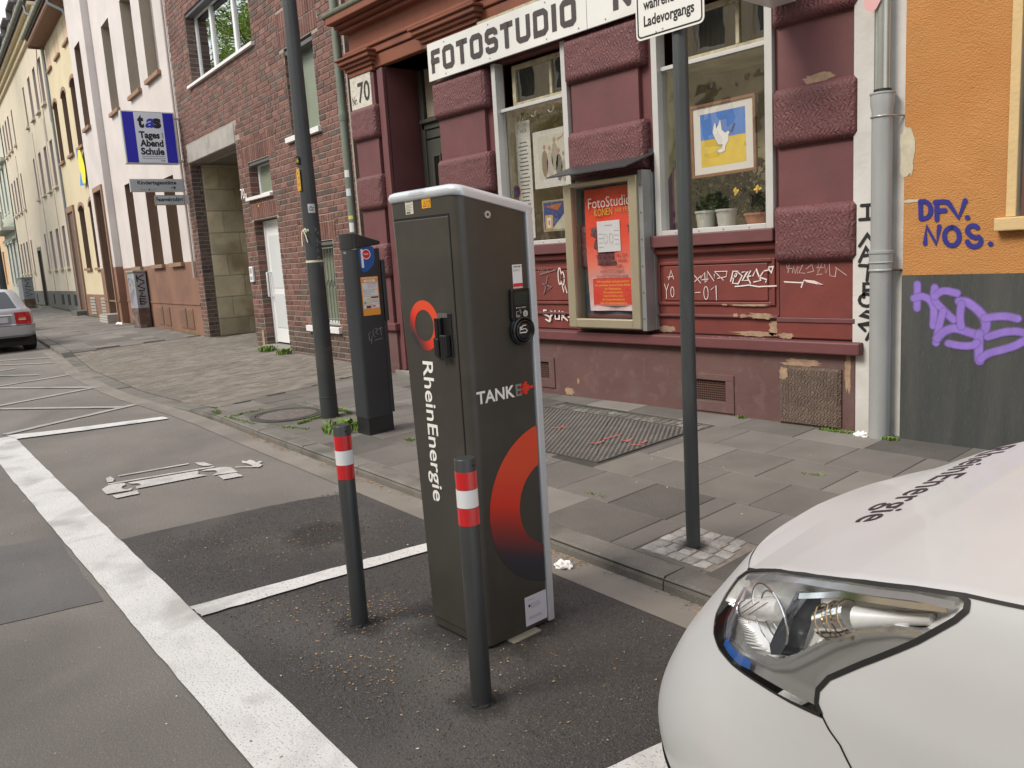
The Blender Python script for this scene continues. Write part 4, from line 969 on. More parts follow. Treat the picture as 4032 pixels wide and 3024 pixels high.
# ---- projecting light box
lb = thing('light_box_sign', 'white projecting light box with a red edge above the dove window', 'sign')
mb = MB(); mb.box(-3.66, -3.44, 5.30, 6.17, 3.49, 4.4); mb.build('housing', mat('light_box_white', (.6, .58, .56), .4), lb, bevel=.01)
mb = MB(); mb.box(-3.437, -3.43, 5.34, 6.10, 3.53, 4.36); mb.build('red_face', mat('red_acrylic', (.5, .02, .03), .25), lb)
mb = MB(); mb.box(-3.60, -3.48, 6.172, 6.20, 3.6, 3.75); mb.build('bracket', M_alu, lb)
# ---- display case on the wall
M_bronze = mat('champagne_aluminium', (.50, .44, .31), .35, metal=.6, var=.06, vscale=5)
dc = thing('display_case', 'glazed wall display case with a dark metal hood and red poster', 'display case')
F6 = Frame((0, 6.12, 0), (1, 0, 0), (0, 0, 1), (0, -1, 0))
mb = MB(); a, b, c, d = -5.985, -5.03, .905, 2.36
for (e, f_, g_, h_) in ((a, a + .10, c, d), (b - .10, b, c, d), (a + .1, b - .1, c, c + .09), (a + .1, b - .1, d - .045, d)): mb.fb(F6, e, f_, g_, h_, -.05, .03)
mb.build('frame', M_bronze, dc, bevel=.008)
mb = MB(); mb.fb(F6, a + .01, b + .06, c - .02, d + .02, -.19, -.14); mb.fb(F6, b + .0, b + .055, c - .02, d + .04, -.14, .0); mb.fb(F6, a + .0, b + .0, c - .018, c + .01, -.14, -.052); mb.build('housing', mat('weathered_aluminium', (.30, .31, .31), .45, metal=.5, var=.1, vscale=6), dc, bevel=.004)
mb = MB(); mb.rect(F6, a + .1, b - .1, c + .09, d - .045, -.13); mb.build('backing', mat('blue_grey_felt', (.055, .075, .095), .95, var=.15, vscale=20), dc)
mb = MB(); mb.quad(F6.p(a + .1, c + .09, -.13), F6.p(a + .1, c + .09, -.05), F6.p(a + .1, d - .045, -.05), F6.p(a + .1, d - .045, -.13)); mb.build('inner_side', M_bronze, dc)
mb = MB(); mb.rect(F6, a + .1, b - .1, c + .09, d - .045, -.01); mb.build('pane', glass_mat('case_glass', tint=(.95, .95, .95), wob=.02, base=.08), dc)
mb = MB()
P = [F6.p(a - .06, d + .075, .20), F6.p(b + .04, d + .075, .20), F6.p(b + .09, d + .20, -.17), F6.p(a + .02, d + .20, -.17)]
mb.hexa(P + [p - Vector((0, 0, .012)) for p in P]); mb.fb(F6, a + .03, b + .09, d + .195, d + .235, -.18, -.16)
mb.build('hood', mat('hood_sheet', (.045, .046, .05), .45, metal=.3), dc)
mb = MB()
for i in range(6): z = lerp(c + .1, d - .1, i / 5); mb.tube([F6.p(b + .028, z, .0), F6.p(b + .028, z, .004)], .009, 8)
mb.build('screws', mat('dark_screw', (.1, .1, .1), .5), dc, kind='stuff')
po = thing('poster', 'red photo studio poster inside the wall display case', 'poster')
FP = Frame((-5.46, 6.215, 1.69), (1, 0, .006), (-.012, 0, 1), (0, -1, 0)); x0, x1, y0, y1 = -.335, .325, -.62, .60
mb = MB(); n = 16
for i in range(n):
    t0, t1 = i / n, (i + 1) / n
    def cc(t):
        z = lerp(y0, y1, t)
        if z < -.52: return (.62, .48, .50)
        if z < -.2: return tuple(lerp(p, q, min(1, (z + .52) / .32 * .9)) for p, q in zip((.60, .40, .38), (.60, .20, .16)))
        return tuple(lerp(p, q, min(1, (z + .2) / .3)) for p, q in zip((.72, .20, .14), (.70, .065, .03)))
    A, B_ = cc(t0), cc(t1)
    for j in range(6):
        s0, s1 = j / 6, (j + 1) / 6
        def wv(s, t): return .012 * math.sin(s * 9 + t * 3) * (1 if t > .05 else 1.6)
        mb.quad(FP.p(lerp(x0, x1, s0), lerp(y0, y1, t0), wv(s0, t0)), FP.p(lerp(x0, x1, s1), lerp(y0, y1, t0), wv(s1, t0)), FP.p(lerp(x0, x1, s1), lerp(y0, y1, t1), wv(s1, t1)), FP.p(lerp(x0, x1, s0), lerp(y0, y1, t1), wv(s0, t1)), 0, None, (A, A, B_, B_))
mb.build('sheet', PR, po)
mb = MB(); D_ = .016
mb.text(FP, 'FotoStudio', 0, .41, .10, .56, 0, D_, 0, (.75, .68, .62), 'c'); mb.text(FP, 'KONEN', -.20, .33, .07, .24, 0, D_ + .001, 0, (.60, .40, .06)); mb.text(FP, 'seit 1928', .08, .35, .045, .20, 0, D_ + .001, 0, (.55, .38, .06))
mb.rect(FP, -.175, .125, -.03, .275, D_, 0, (.62, .62, .64))
for q in range(2):
    cx = -.065 + q * .075; mb.ribbon(FP, [(cx + .025 * math.cos(k * .6), .10 + .05 * math.sin(k * .6)) for k in range(11)], .003, D_ + .002, 0, (.25, .25, .28), cap=False)
for q in range(8): mb.rect(FP, *((-.16, -.10) if q % 2 else (.05, .11)), .17 - q * .022, .174 - q * .022, D_ + .002, 0, (.3, .3, .33))
mb.text(FP, 'FotoStudio', -.02, .225, .012, .1, 0, D_ + .002, 0, (.2, .2, .22), 'c')
for q, s_ in enumerate(('ICH HÄTTE MIR VIEL ZEIT', 'VIEL GELD UND ÄRGER', 'SPAREN KÖNNEN,', 'WENN ICH DIREKT', 'ZU IHNEN GEKOMMEN WÄRE')): mb.text(FP, s_, 0, -.085 - q * .052, .030, min(.42, .021 * len(s_)), 0, D_ + .004, 0, (.16, .03, .04), 'c')
mb.rect(FP, x0 + .06, x1 - .045, -.565, -.285, D_, 0, (.65, .42, .40)); mb.rect(FP, x0 + .066, x1 - .051, -.559, -.291, D_ + .001, 0, (.58, .05, .03))
for q, s_ in enumerate(('Wir erstellen und garantieren', 'für perfekte biometrische Bilder', 'für Reisepässe,', 'Personalausweise,', 'Führerscheine und', 'die Gesundheitskarte', 'bzw. Krankenkassenkarte.')): mb.text(FP, s_, 0, -.335 - q * .036, .020, .0148 * len(s_), .008, D_ + .002, 0, (.80, .42, .05), 'c')
mb.build('print', PR, po)
# ---- graffiti on the shop house: flat paint strokes
def egx(x): return -4.929 + (x - 1110) * .00121
def egz(x, y): return 1.505 - .00106 * (y - 760) - .00002 * (x - 1110)
def ell(cx, cy, rx, ry, a0=0, a1=6.283, n=14): return [(cx + rx * math.cos(lerp(a0, a1, i / n)), cy + ry * math.sin(lerp(a0, a1, i / n))) for i in range(n + 1)]
M_chalk = mat('white_marker_paint', (.70, .62, .60), .8)
def graf(paths, w, fx, fz, d, F, m, nm='graffiti', lab=None, par=None):
    mb = MB()
    for P in paths: mb.ribbon(F, [(fx(x), fz(x, y)) for x, y in P], w, d)
    return mb.build(nm, m, par or red, lab)
G1 = [[(1180, 868), (1235, 862)], [(1190, 890), (1215, 808), (1238, 885)], [(1385, 835), (1420, 803), (1414, 838)], [(1360, 870), (1392, 862)], [(1388, 918), (1380, 860)], [(1435, 855), (1490, 920)], [(1492, 858), (1435, 908)], [(1488, 880), (1528, 830), (1530, 915)], [(1497, 893), (1560, 885)], [(1545, 905), (1552, 818), (1610, 905), (1613, 845)], [(1618, 822), (1725, 820)], [(1615, 822), (1690, 895)], [(1640, 880), (1715, 866), (1722, 825)]]
graf(G1, .0065, egx, egz, .010, RED, M_chalk, lab='thin white scratched letters F x 1NF')
G2 = [[(1145, 928), (1165, 985)], [(1186, 928), (1165, 985), (1163, 1060)], ell(1222, 1000, 16, 45), [(1385, 935), (1412, 1062)], [(1340, 1060), (1385, 935)], [(1375, 1005), (1405, 1000)], [(1437, 1003), (1485, 1000)], ell(1535, 1005, 20, 56), [(1580, 975), (1625, 940), (1627, 1065)]]
graf(G2, .006, egx, egz, .010, RED, M_chalk, lab='thin white letters YOLA-01')
G3 = [[(1752, 905), (1775, 820), (1812, 822), (1800, 862), (1770, 880)], [(1790, 845), (1768, 920), (1815, 925), (1850, 860), (1815, 830), (1790, 845)], [(1850, 830), (1895, 822), (1850, 900), (1905, 895)], [(1920, 820), (1892, 868), (1918, 922)], [(1895, 868), (1922, 860)], [(1938, 860), (1965, 805), (2000, 898), (1945, 910)], [(2020, 830), (1992, 872), (2048, 890), (2040, 910)], [(2058, 792), (2100, 786), (2085, 836), (2058, 792)], [(2030, 820), (2060, 815)], [(1790, 948), (1850, 942), (1905, 935), (1980, 948), (2122, 940)]]
graf(G3, .011, egx, egz, .010, RED, M_chalk, lab='bold white marker tag with underline')
def dgx(x): return -6.166 + (x - 1657) * .0017
def dgz(x, y): return .877 - (y - 1300) * .00128
graf([[(1440, 1160), (1415, 1160), (1412, 1190), (1465, 1215), (1465, 1258), (1430, 1240)], [(1480, 1165), (1475, 1250)], [(1480, 1170), (1510, 1180), (1482, 1212)], [(1520, 1165), (1520, 1235), (1555, 1235), (1560, 1165)], [(1580, 1240), (1588, 1170), (1618, 1185), (1590, 1210), (1630, 1245)], [(1638, 1215), (1645, 1215)]], .016, dgx, dgz, .024 if False else .006, RED, M_chalk, lab='thick white letters SPUR')
graf([ell(1582, 870, 14, 70), ell(1608, 890, 14, 55), [(1600, 940), (1612, 1005), (1625, 950), (1640, 1010)]], .013, dgx, dgz, .010, RED, M_chalk, lab='white looping marker tag')
graf([[(1385, 830), (1400, 790)], [(1405, 835), (1420, 800), (1430, 840)], [(1440, 800), (1442, 840)], [(1465, 840), (1470, 795), (1485, 835)]], .005, dgx, dgz, .010, RED, mat('faded_marker', (.33, .2, .19), .8), lab='faint grey scribble')
graf([[(1470, 870), (1430, 1020), (1500, 960), (1420, 930)]], .02, dgx, dgz, .0095, RED, mat('faded_spray', (.20, .10, .10), .8), lab='faded grey spray tag'); graf([[(1400, 850), (1550, 815)]], .02, dgx, dgz, .0095, RED, MATS['faded_spray'])
def fgx(x): return -3.652 + (x - 100) * .00099
def fgz(x, y): return 1.505 - (y - 720) * .00096
graf([[(150, 760), (165, 830), (180, 740), (155, 790), (205, 790)], [(210, 800), (205, 830)], [(215, 775), (230, 835), (255, 770), (250, 835)], [(260, 790), (300, 760), (265, 830), (320, 835)], [(330, 800), (380, 760), (395, 820), (340, 830)], [(420, 850), (470, 845)], [(440, 750), (430, 840), (470, 755), (420, 790), (480, 790)], [(490, 765), (500, 840), (530, 760), (535, 860), (580, 870), (590, 800)], [(580, 790), (675, 860)]], .0045, fgx, fgz, .022, RED, mat('thin_marker', (.5, .4, .38), .8), lab='fine white scribbled tag')
graf([[(130, 905), (200, 910), (290, 915), (310, 880), (285, 955)], [(310, 895), (400, 905), (480, 940), (430, 925), (330, 905)]], .010, fgx, fgz, .022, RED, M_chalk, lab='white arrow like stroke')
mb = MB()
for i in range(10): x = -4.30 + i * .055; mb.ribbon(Frame((0, 6.20, .847), (1, 0, 0), (0, 1, 0), (0, 0, 1)), [(x, -.0), (x + .02, .03 * (i % 2) - .01), (x + .04, -.01)], .005, .0005)
mb.build('graffiti', M_chalk, red, 'small white scribble on the ledge')
# ================================================================== ORANGE HOUSE
M_or = mat('orange_roughcast', (.44, .205, .065), .95, var=.08, vscale=3, bump=1., bscale=75, bdetail=5, bump2=.2, b2scale=22, bdist=.009, stretch=(1, 1, 1.35), stain=(.40, .165, .048), stain_amt=.45, stain_scale=1.6)
M_gb = mat('grey_ribbed_base', (.046, .050, .049), .85, var=.12, vscale=5, wave=.0, bump=.5, bscale=30, stretch=(3.2, 3.2, .35), stain=(.10, .10, .09), stain_amt=.35, stain_scale=1.6, speck=(.12, .125, .12), speck_scale=60, speck_amt=.25)
org = thing('orange_house', 'orange roughcast house with a dark grey base and graffiti', 'house')
OH = [(.73, 1.95, 1.74, 3.6)]
mb = MB(); wall_holes(mb, ORG, 0.03, 9, 1.365, 12, OH, .0, .22, 0, 1); mb.build('wall', [M_or, mat('beige_reveal', (.40, .33, .24), .9, var=.1, vscale=5, bump=.3, bscale=40)], org)
mb = MB(); mb.fb(ORG, .03, 9, .0, 1.363, -.5, .012); mb.build('base', M_gb, org)
mb = MB()
mb.quad(ORG.p(.03, 1.363, 0), ORG.p(.03, 1.363, -.6), ORG.p(.03, 12, -.6), ORG.p(.03, 12, 0)); mb.build('side_return', M_or, org)
mb = MB()
for (a, b, c, d) in ((.715, .775, 1.74, 3.66), (.776, 1.95, 3.601, 3.66), (1.95, 2.01, 1.74, 3.66)): mb.fb(ORG, a, b, c, d, -.005, .012)
mb.build('window_surround', mat('pale_yellow_paint', (.55, .40, .20), .85, var=.08, vscale=6, bump=.4, bscale=30), org, bevel=.004)
mb = MB(); mb.fb(ORG, .665, 2.05, 1.65, 1.738, -.1, .07); mb.build('window_sill', MATS['pale_yellow_paint'], org, bevel=.008)
wn_ = MB(); wn_.fb(ORG, .78, .86, 1.76, 3.58, -.22, -.16); wn_.fb(ORG, 1.86, 1.94, 1.76, 3.58, -.22, -.16); wn_.fb(ORG, .861, 1.859, 1.76, 1.84, -.22, -.16); wn_.fb(ORG, .861, 1.859, 3.5, 3.58, -.22, -.16); w_ = wn_.build('window', M_alu, org, bevel=.005)
mb = MB(); mb.rect(ORG, .86, 1.86, 1.84, 3.5, -.19); mb.build('pane', M_wglass, w_); mb = MB(); mb.rect(ORG, .8, 1.9, 1.8, 3.55, -.4); mb.build('window_void', M_dkint, w_)
mb = MB(); blob(mb, .05, 2.25, .10, .36, .003, 20, .2, 0, ORG); blob(mb, .08, 1.90, .14, .02, .003, 16, .4, 0, ORG); mb.build('bare_patch', mat('pale_render', (.46, .42, .32), .9, var=.15, vscale=20), org)
mb = MB(); mb.box(-10.9, -2.0, 13.1, 14, 0, 12)
def ogx(x, y): return (-2.51 + .000762 * (x - 1290) + .00001 * (y - 200)) + 2.65
def ogz(x, y): return 1.898 - .000817 * (y - 200) - .000071 * (x - 1290)
def ograf(paths, w, m, lab, d=.006):
    mb = MB()
    for i, P in enumerate(paths): mb.soft(ORG, [(ogx(x, y), ogz(x, y)) for x, y in P], w * 1.25, d + .0006 * i, .16)
    return mb.build('graffiti', m, org, lab)
M_blue = spray_mat('blue_spray', (.020, .022, .19), 1., 160., .35)
def arcp(cx, cy, rx, ry, a0, a1, n=10): return [(cx + rx * math.cos(R(lerp(a0, a1, i / n))), cy - ry * math.sin(R(lerp(a0, a1, i / n)))) for i in range(n + 1)]
ograf([[(1305, 205), (1312, 355)], [(1305, 208), (1350, 205)] + arcp(1340, 280, 62, 72, 80, -80) + [(1318, 358)], [(1455, 210), (1458, 360)], [(1440, 212), (1520, 205), (1555, 212)], [(1460, 285), (1530, 280)], [(1560, 215), (1650, 340), (1705, 195)], [(1725, 335), (1728, 337)]], .031, M_blue, 'blue sprayed letters DFV.')
ograf([[(1352, 570), (1362, 420), (1455, 570), (1480, 420)], arcp(1592, 500, 66, 78, 90, 450, 16), arcp(1775, 450, 48, 48, 40, 190, 8) + [(1760, 490), (1800, 505)] + arcp(1785, 530, 58, 48, 50, -170, 9), [(1922, 548), (1925, 550)]], .031, M_blue, 'blue sprayed letters NOS.')
M_vio = mat('violet_spray', (.235, .145, .50), .8, var=.12, vscale=14)
M_vios = spray_mat('violet_soft_spray', (.245, .155, .52), .95)
VG = [[(1285, 935), (1287, 1040), (1285, 1150)], [(1255, 1062), (1330, 1040), (1400, 1062), (1438, 1120), (1442, 1200), (1438, 1290)], [(1448, 950), (1450, 1060), (1540, 1150), (1620, 1215)], [(1450, 1030), (1500, 985), (1560, 972), (1650, 985)], [(1530, 1150), (1500, 1250), (1480, 1350), (1465, 1440)], [(1672, 1050), (1740, 1055), (1830, 1110), (1890, 1180), (1900, 1260), (1850, 1320), (1760, 1310), (1640, 1290), (1540, 1330), (1475, 1400)], [(1890, 1175), (1990, 1150), (2080, 1140), (2160, 1150)], [(1690, 1070), (1680, 1180), (1690, 1270)], [(1850, 1310), (1845, 1400), (1850, 1520), (1855, 1545)], [(1860, 1530), (1930, 1470), (2050, 1420), (2170, 1360), (2240, 1290), (2180, 1255), (2050, 1275), (1920, 1330)], [(1580, 1430), (1700, 1435), (1790, 1420), (1830, 1390)]]
mb = MB()
def dens(P, n=5): return [(lerp(p[0], q[0], t / n), lerp(p[1], q[1], t / n)) for p, q in zip(P, P[1:]) for t in range(n)] + [P[-1]]
def cr(P, n=6):   # smooth curve through the points
    Q = [P[0]] + P + [P[-1]]; out = []
    for i in range(1, len(Q) - 2):
        for k in range(n):
            t = k / n; out.append(tuple(.5 * ((2 * Q[i][c]) + (-Q[i - 1][c] + Q[i + 1][c]) * t + (2 * Q[i - 1][c] - 5 * Q[i][c] + 4 * Q[i + 1][c] - Q[i + 2][c]) * t * t + (-Q[i - 1][c] + 3 * Q[i][c] - 3 * Q[i + 1][c] + Q[i + 2][c]) * t ** 3) for c in (0, 1)))
    return out + [P[-1]]
for i, P in enumerate(VG): mb.soft(ORG, [(ogx(x, y), ogz(x, y)) for x, y in cr(P)], .072 if i not in (5, 8) else .082, .0135 + .0004 * i, .30)
mb.build('graffiti', M_vios, org, 'large soft edged violet sprayed tag')
# white strip between the houses with the downpipe
st_ = MB(); st_.box(-3.018, -2.61, 6.25, 6.9, .05, 12); gap_wall = st_.build('gap_wall', M_whitep); tag(gap_wall, 'narrow white plastered wall strip between maroon and orange houses', 'wall')
M_blk = mat('black_spray', (.012, .01, .014), .7); FW = Frame((0, 6.248, 0), (1, 0, 0), (0, 0, 1), (0, -1, 0))
VL = [('I', 1.795, .10), ('V', 1.595, .08), ('A', 1.475, .10), ('N', 1.40, .0), ('T', 1.33, .11), ('F', 1.20, .10), ('O', 1.13, .09), ('S', .985, .10), ('Y', .87, .11)]
for ch, z, h in VL:
    if not h: continue
    S = {'I': [[(0, 0), (1, 0)], [(.5, 0), (.5, 1)], [(.1, 1), (.9, 1)]], 'V': [[(0, 0), (.5, 1), (1, 0)]], 'A': [[(0, 0), (.4, 1), (1, 0)], [(.2, .4), (.8, .5)]], 'T': [[(0, 1), (1, .95)], [(.6, 1), (.5, 0)]], 'F': [[(.3, 0), (.3, 1), (1, 1)], [(.3, .5), (.9, .55)]], 'O': [[(.5 + .5 * math.cos(k * .52), .5 + .5 * math.sin(k * .52)) for k in range(13)]], 'S': [[(1, .9), (.5, 1), (.1, .75), (.8, .5), (.8, .1), (.1, 0)]], 'Y': [[(0, 1), (.4, .6)], [(1, 1), (.5, 0)]]}[ch]
    mb = MB()
    for P in S: mb.ribbon(FW, [(-2.965 + x * .12, z + y * h * 1.05) for x, y in P], .025, .002)
    mb.build('graffiti_letter', M_blk, gap_wall)
M_zinc = mat('painted_zinc_pipe', (.37, .385, .385), .45, metal=.25, var=.12, vscale=4, stretch=(1, 1, .4), bump=.08, bscale=40, stain=(.28, .29, .28), stain_amt=.4, stain_scale=3)
M_zinc2 = mat('bare_zinc_pipe', (.42, .44, .41), .3, metal=.75, var=.1, vscale=3)
dp = thing('downpipe', 'grey metal downpipe with cast iron foot between maroon and orange house', 'downpipe')
px_, py_ = -2.765, 6.17
mb = MB(); mb.tube([(px_ - .005, py_, 2.6), (px_ - .01, py_, 12)], .055, 24); mb.build('upper_pipe', M_zinc2, dp, smooth=40)
mb = MB(); mb.lathe([(.062, 2.69), (.062, 2.712), (.056, 2.715)], px_, py_, 24); mb.build('rubber_seal', mat('black_rubber', (.01, .01, .01), .6), dp)
mb = MB(); mb.lathe([(.073, 1.535), (.073, 2.56), (.083, 2.61), (.083, 2.675), (.088, 2.678), (.088, 2.69), (.075, 2.69)], px_, py_, 28); mb.build('cast_pipe', M_zinc, dp, smooth=35)
mb = MB(); mb.lathe([(.075, .10), (.076, 1.40), (.086, 1.405), (.086, 1.412), (.080, 1.42), (.080, 1.46), (.088, 1.465), (.088, 1.47), (.083, 1.475), (.083, 1.53), (.089, 1.535), (.089, 1.553), (.078, 1.556)], px_, py_, 28); mb.build('foot_pipe', M_zinc, dp, smooth=35)
mb = MB(); mb.tube([(px_ + .078 * math.cos(k * .5236), py_ + .078 * math.sin(k * .5236), 2.52) for k in range(13)], .006, 6); mb.tube([(px_ + .08, py_, 2.52), (px_ + .15, py_ + .12, 2.515)], .006, 6); mb.build('clamp', M_zinc2, dp, smooth=40)
mb = MB(); mb.tube([(px_ + .08, py_, 1.41), (px_ + .14, py_ + .12, 1.40)], .010, 6); mb.build('clamp', mat('rusty_iron', (.11, .06, .04), .8), dp)
FPp = Frame((px_ - .055, py_ - .062, 3.31), (.97, -.1, 0), (0, 0, 1), (0, -1, 0))
mb = MB(); mb.prism(Frame((px_ - .05, py_ - .066, 3.315), (1, 0, 0), (0, 0, 1), (0, -1, 0)), [(0, -.075), (.03, -.05), (.062, -.0), (.065, .05), (.02, .09), (-.04, .07), (-.066, .02), (-.05, -.04)], 0, .004); tag(mb.build('sticker', mat('pink_white_sticker', (.62, .36, .36), .4)), 'oval pink and white sticker on the upper grey downpipe', 'sticker')
# ================================================================== BRICK HOUSE
M_brick = mat('brown_red_brick', (.158, .072, .056), .85, var=.25, vscale=14, rv=.38, bump=.5, bscale=45, stain=(.19, .115, .10), stain_amt=.5, stain_scale=9, bdist=.006)
M_brickdk = mat('grey_brown_brick', (.105, .072, .058), .85, var=.25, vscale=14, rv=.35, bump=.5, bscale=45, bdist=.006)
M_mort = mat('grey_mortar', (.30, .26, .225), .95, var=.12, vscale=6, bump=.3, bscale=80)
M_conc = mat('concrete_lintel', (.34, .325, .30), .9, var=.12, vscale=4, bump=.3, bscale=30, stain=(.2, .19, .17), stain_amt=.5, stain_scale=3)
M_upvc = mat('white_plastic_frame', (.74, .76, .77), .3)
M_sillw = mat('white_sill', (.70, .70, .70), .4)
M_frost = mat('frosted_glass', (.20, .235, .17), .35, var=.12, vscale=9, bump=.25, bscale=60, stretch=(2, 2, .5), spec=.8)
brh = thing('brick_house', 'brown brick house with white windows, gateway and door number 70a', 'house')
SL = -8.55
BH = {'big': (-7.25, -3.55, 5.63, 7.05), 'up': (-2.21, -1.07, 3.85, 5.22), 'small': (-4.43, -3.33, 3.05, 3.68), 'door': (-4.45, -3.25, .20, 2.62), 'low': (-2.15, -1.02, .70, 2.09), 'gate': (-8.13, -4.97, 0, 4.12)}
gate_d = 4.5
mb = MB(); hl = [(*BH['big'], .24), (*BH['up'], .24), (*BH['small'], .24), (*BH['door'], .26), (*BH['low'], .24), (*BH['gate'], .3)]
wall_holes(mb, BRK, SL, -.05, .0, 12, hl, 0, .24, 0); mb.build('wall', M_mort, brh)
mb = MB(); mb.fb(BRK, -.04, .14, 0, 12, -.5, -.16); mb.fb(BRK, -.05, -.0, 0, 12, -.5, .0); mb.fb(BRK, SL, -.06, 0, 12, -9, -6.01); mb.fb(BRK, SL, -.06, 4.9, 12, -5.9, -.5); mb.build('side_wall', M_mort, brh)
CH, BLn = .0925, .285
bricks = []
def put(u0, u1, v, h=CH, mi=0):
    segs = [(u0, u1)]
    for H in list(BH.values()):
        if v + h * .6 > H[2] and v + h * .4 < H[3]:
            ns = []
            for a, b in segs:
                if b <= H[0] or a >= H[1]: ns.append((a, b))
                else:
                    if a < H[0]: ns.append((a, H[0]))
                    if b > H[1]: ns.append((H[1], b))
            segs = ns
    for a, b in segs:
        if b - a > .03: bricks.append((a, b, v, h, mi))
SOL = [(-4.75, -3.0, 3.69, 4.10), (-4.55, -3.15, 2.63, 3.00), (-2.40, -.85, 5.23, 5.80), (-2.35, -.85, 2.10, 2.50)]
v = .10; i = 0
while v < 7.75:
    u = SL + (.0 if i % 2 else .07) + rnd() * .05; put(SL, u, v, CH, 1 if rnd() < .3 else 0)
    while u < -.05:
        l = BLn if rnd() < .62 else BLn / 2; e = min(u + l, -.05)
        mi = 1 if (rnd() < .17 or v < .62) else 0
        cut = False
        for (a, b, c, d) in SOL:
            if v + CH * .5 > c and v + CH * .5 < d and e > a and u < b:
                cut = True
                if u < a - .03: put(u, a, v, CH, mi)
                if e > b + .03: put(b, e, v, CH, mi)
        if not cut: put(u, e, v, CH, mi)
        u = e
    v += CH; i += 1
for (a, b, c, d) in SOL:
    u = a
    while u < b - .02:
        z = c
        while z < d - .05: hh = min(.285, d - z); bricks.append((u, min(u + CH, b), z, hh, 0)); z += hh
        u += CH
# lintel cut outs
LN = (-8.16, -4.99, 4.13, 4.50)
bricks = [q for q in bricks if not (q[1] > LN[0] and q[0] < LN[1] and q[2] + q[3] * .5 > LN[2] and q[2] + q[3] * .5 < LN[3])]
def bdist2(q): P = BRK.p((q[0] + q[1]) / 2, q[2], 0); return (P.x ** 2 + P.y ** 2 + (P.z - 1.7) ** 2) - 3 * (q[1] - q[0])
bricks.sort(key=bdist2)
rest = MB(); J = .016
for n_, (a, b, v, h, mi) in enumerate(bricks):
    vis = n_ < 260
    mb = MB() if vis else rest
    pr_ = .006 + rnd() * .005
    mb.pillow(BRK, a + J / 2, b - J / 2, v + J / 2, v + h - J / 2, -.004, pr_, .003, 0 if vis else mi, min(1, max(0, random.gauss(.45, .25))))
    if vis: mb.build('brick', M_brickdk if mi else M_brick, brh)
rest.build('brickwork', [M_brick, M_brickdk], brh, kind='stuff')
# bricks lining the reveals (left jambs face the street corner)
mb = MB()
for k_, H in BH.items():
    dd = {'door': .17, 'gate': .24}.get(k_, .20)
    FJ = Frame(BRK.p(H[0], 0, 0), -BRK.n, BRK.v, BRK.u); FJ.n = BRK.u
    z = max(H[2], .2) ; i = 0
    while z + CH < H[3]:
        a = .0 + (.0 if i % 2 else .06)
        cuts = [0] + [x for x in (.14 if i % 2 else .20,) if x < dd - .03] + [dd]
        for x0, x1 in zip(cuts, cuts[1:]): mb.pillow(FJ, x0 + .004, x1 - .004, z + .007, z + CH - .007, -.002, .006, .002, 1 if k_ in ('big', 'gate') or rnd() < .5 else 0, rnd())
        z += CH; i += 1
mb.build('reveal_brickwork', [M_brick, M_brickdk], brh, kind='stuff')
mb = MB(); mb.fb(BRK, LN[0], LN[1], LN[2], LN[3], -.45, .014); mb.build('gate_lintel', M_conc, brh, bevel=.008)
def sill(a, b, c, d, out=.07, m=M_sillw): mb = MB(); mb.fb(BRK, a, b, c, d, -.1, out); return mb.build('window_sill', m, brh, bevel=.006)
sill(-7.42, -3.44, 5.575, 5.635); sill(-2.36, -1.0, 3.745, 3.83); sill(-4.58, -3.30, 2.985, 3.045); sill(-2.27, -.95, .60, .70)
def win(H, bars, m_pane, inset=.15, fw=.07, par=None, rail=None):
    a, b, c, d = H; mb = MB()
    for (e, f_, g_, h_) in ((a, a + fw, c, d), (b - fw, b, c, d), (a + fw, b - fw, c, c + fw), (a + fw, b - fw, d - fw, d)): mb.fb(BRK, e, f_, g_, h_, -inset - .06, -inset)
    for t in bars: u = lerp(a, b, t); mb.fb(BRK, u - .055, u + .055, c + fw, d - fw, -inset - .05, -inset + .008)
    w_ = mb.build('window', M_upvc, brh, bevel=.008)
    mb = MB(); cuts = [a + fw] + [lerp(a, b, t) for t in bars] + [b - fw]
    for x0, x1 in zip(cuts, cuts[1:]):
        mb = MB(); mb.rect(BRK, x0 + .05 * (x0 != cuts[0]), x1 - .05 * (x1 != cuts[-1]), c + fw, d - fw, -inset - .03); mb.build('pane', m_pane, w_)
    return w_
big = win(BH['big'], [.285, .64], glass_mat('reflecting_window_glass', tint=(.5, .55, .5), wob=.04, wsc=1.2, base=.72), .19)
mb = MB(); mb.rect(BRK, *BH['big'][:2], *BH['big'][2:], -.5); mb.build('window_void', M_dkint, big)
M_up = mat('upper_window_glass', (.24, .28, .20), .3, var=.1, vscale=12, bump=.2, bscale=50)
win(BH['up'], [], M_frost, .17); win(BH['small'], [], M_frost, .17); win(BH['low'], [], M_frost, .17)
# soft grey roller blind boxes above the frames
for (a, b, z) in ((-2.20, -1.08, 5.12), (-4.42, -3.34, 3.62), (-7.24, -3.56, 6.98), (-2.14, -1.03, 2.02)):
    mb = MB(); mb.fb(BRK, a, b, z, z + .06, -.16, -.02); mb.build('lintel_profile', mat('grey_profile', (.10, .10, .105), .6), brh)
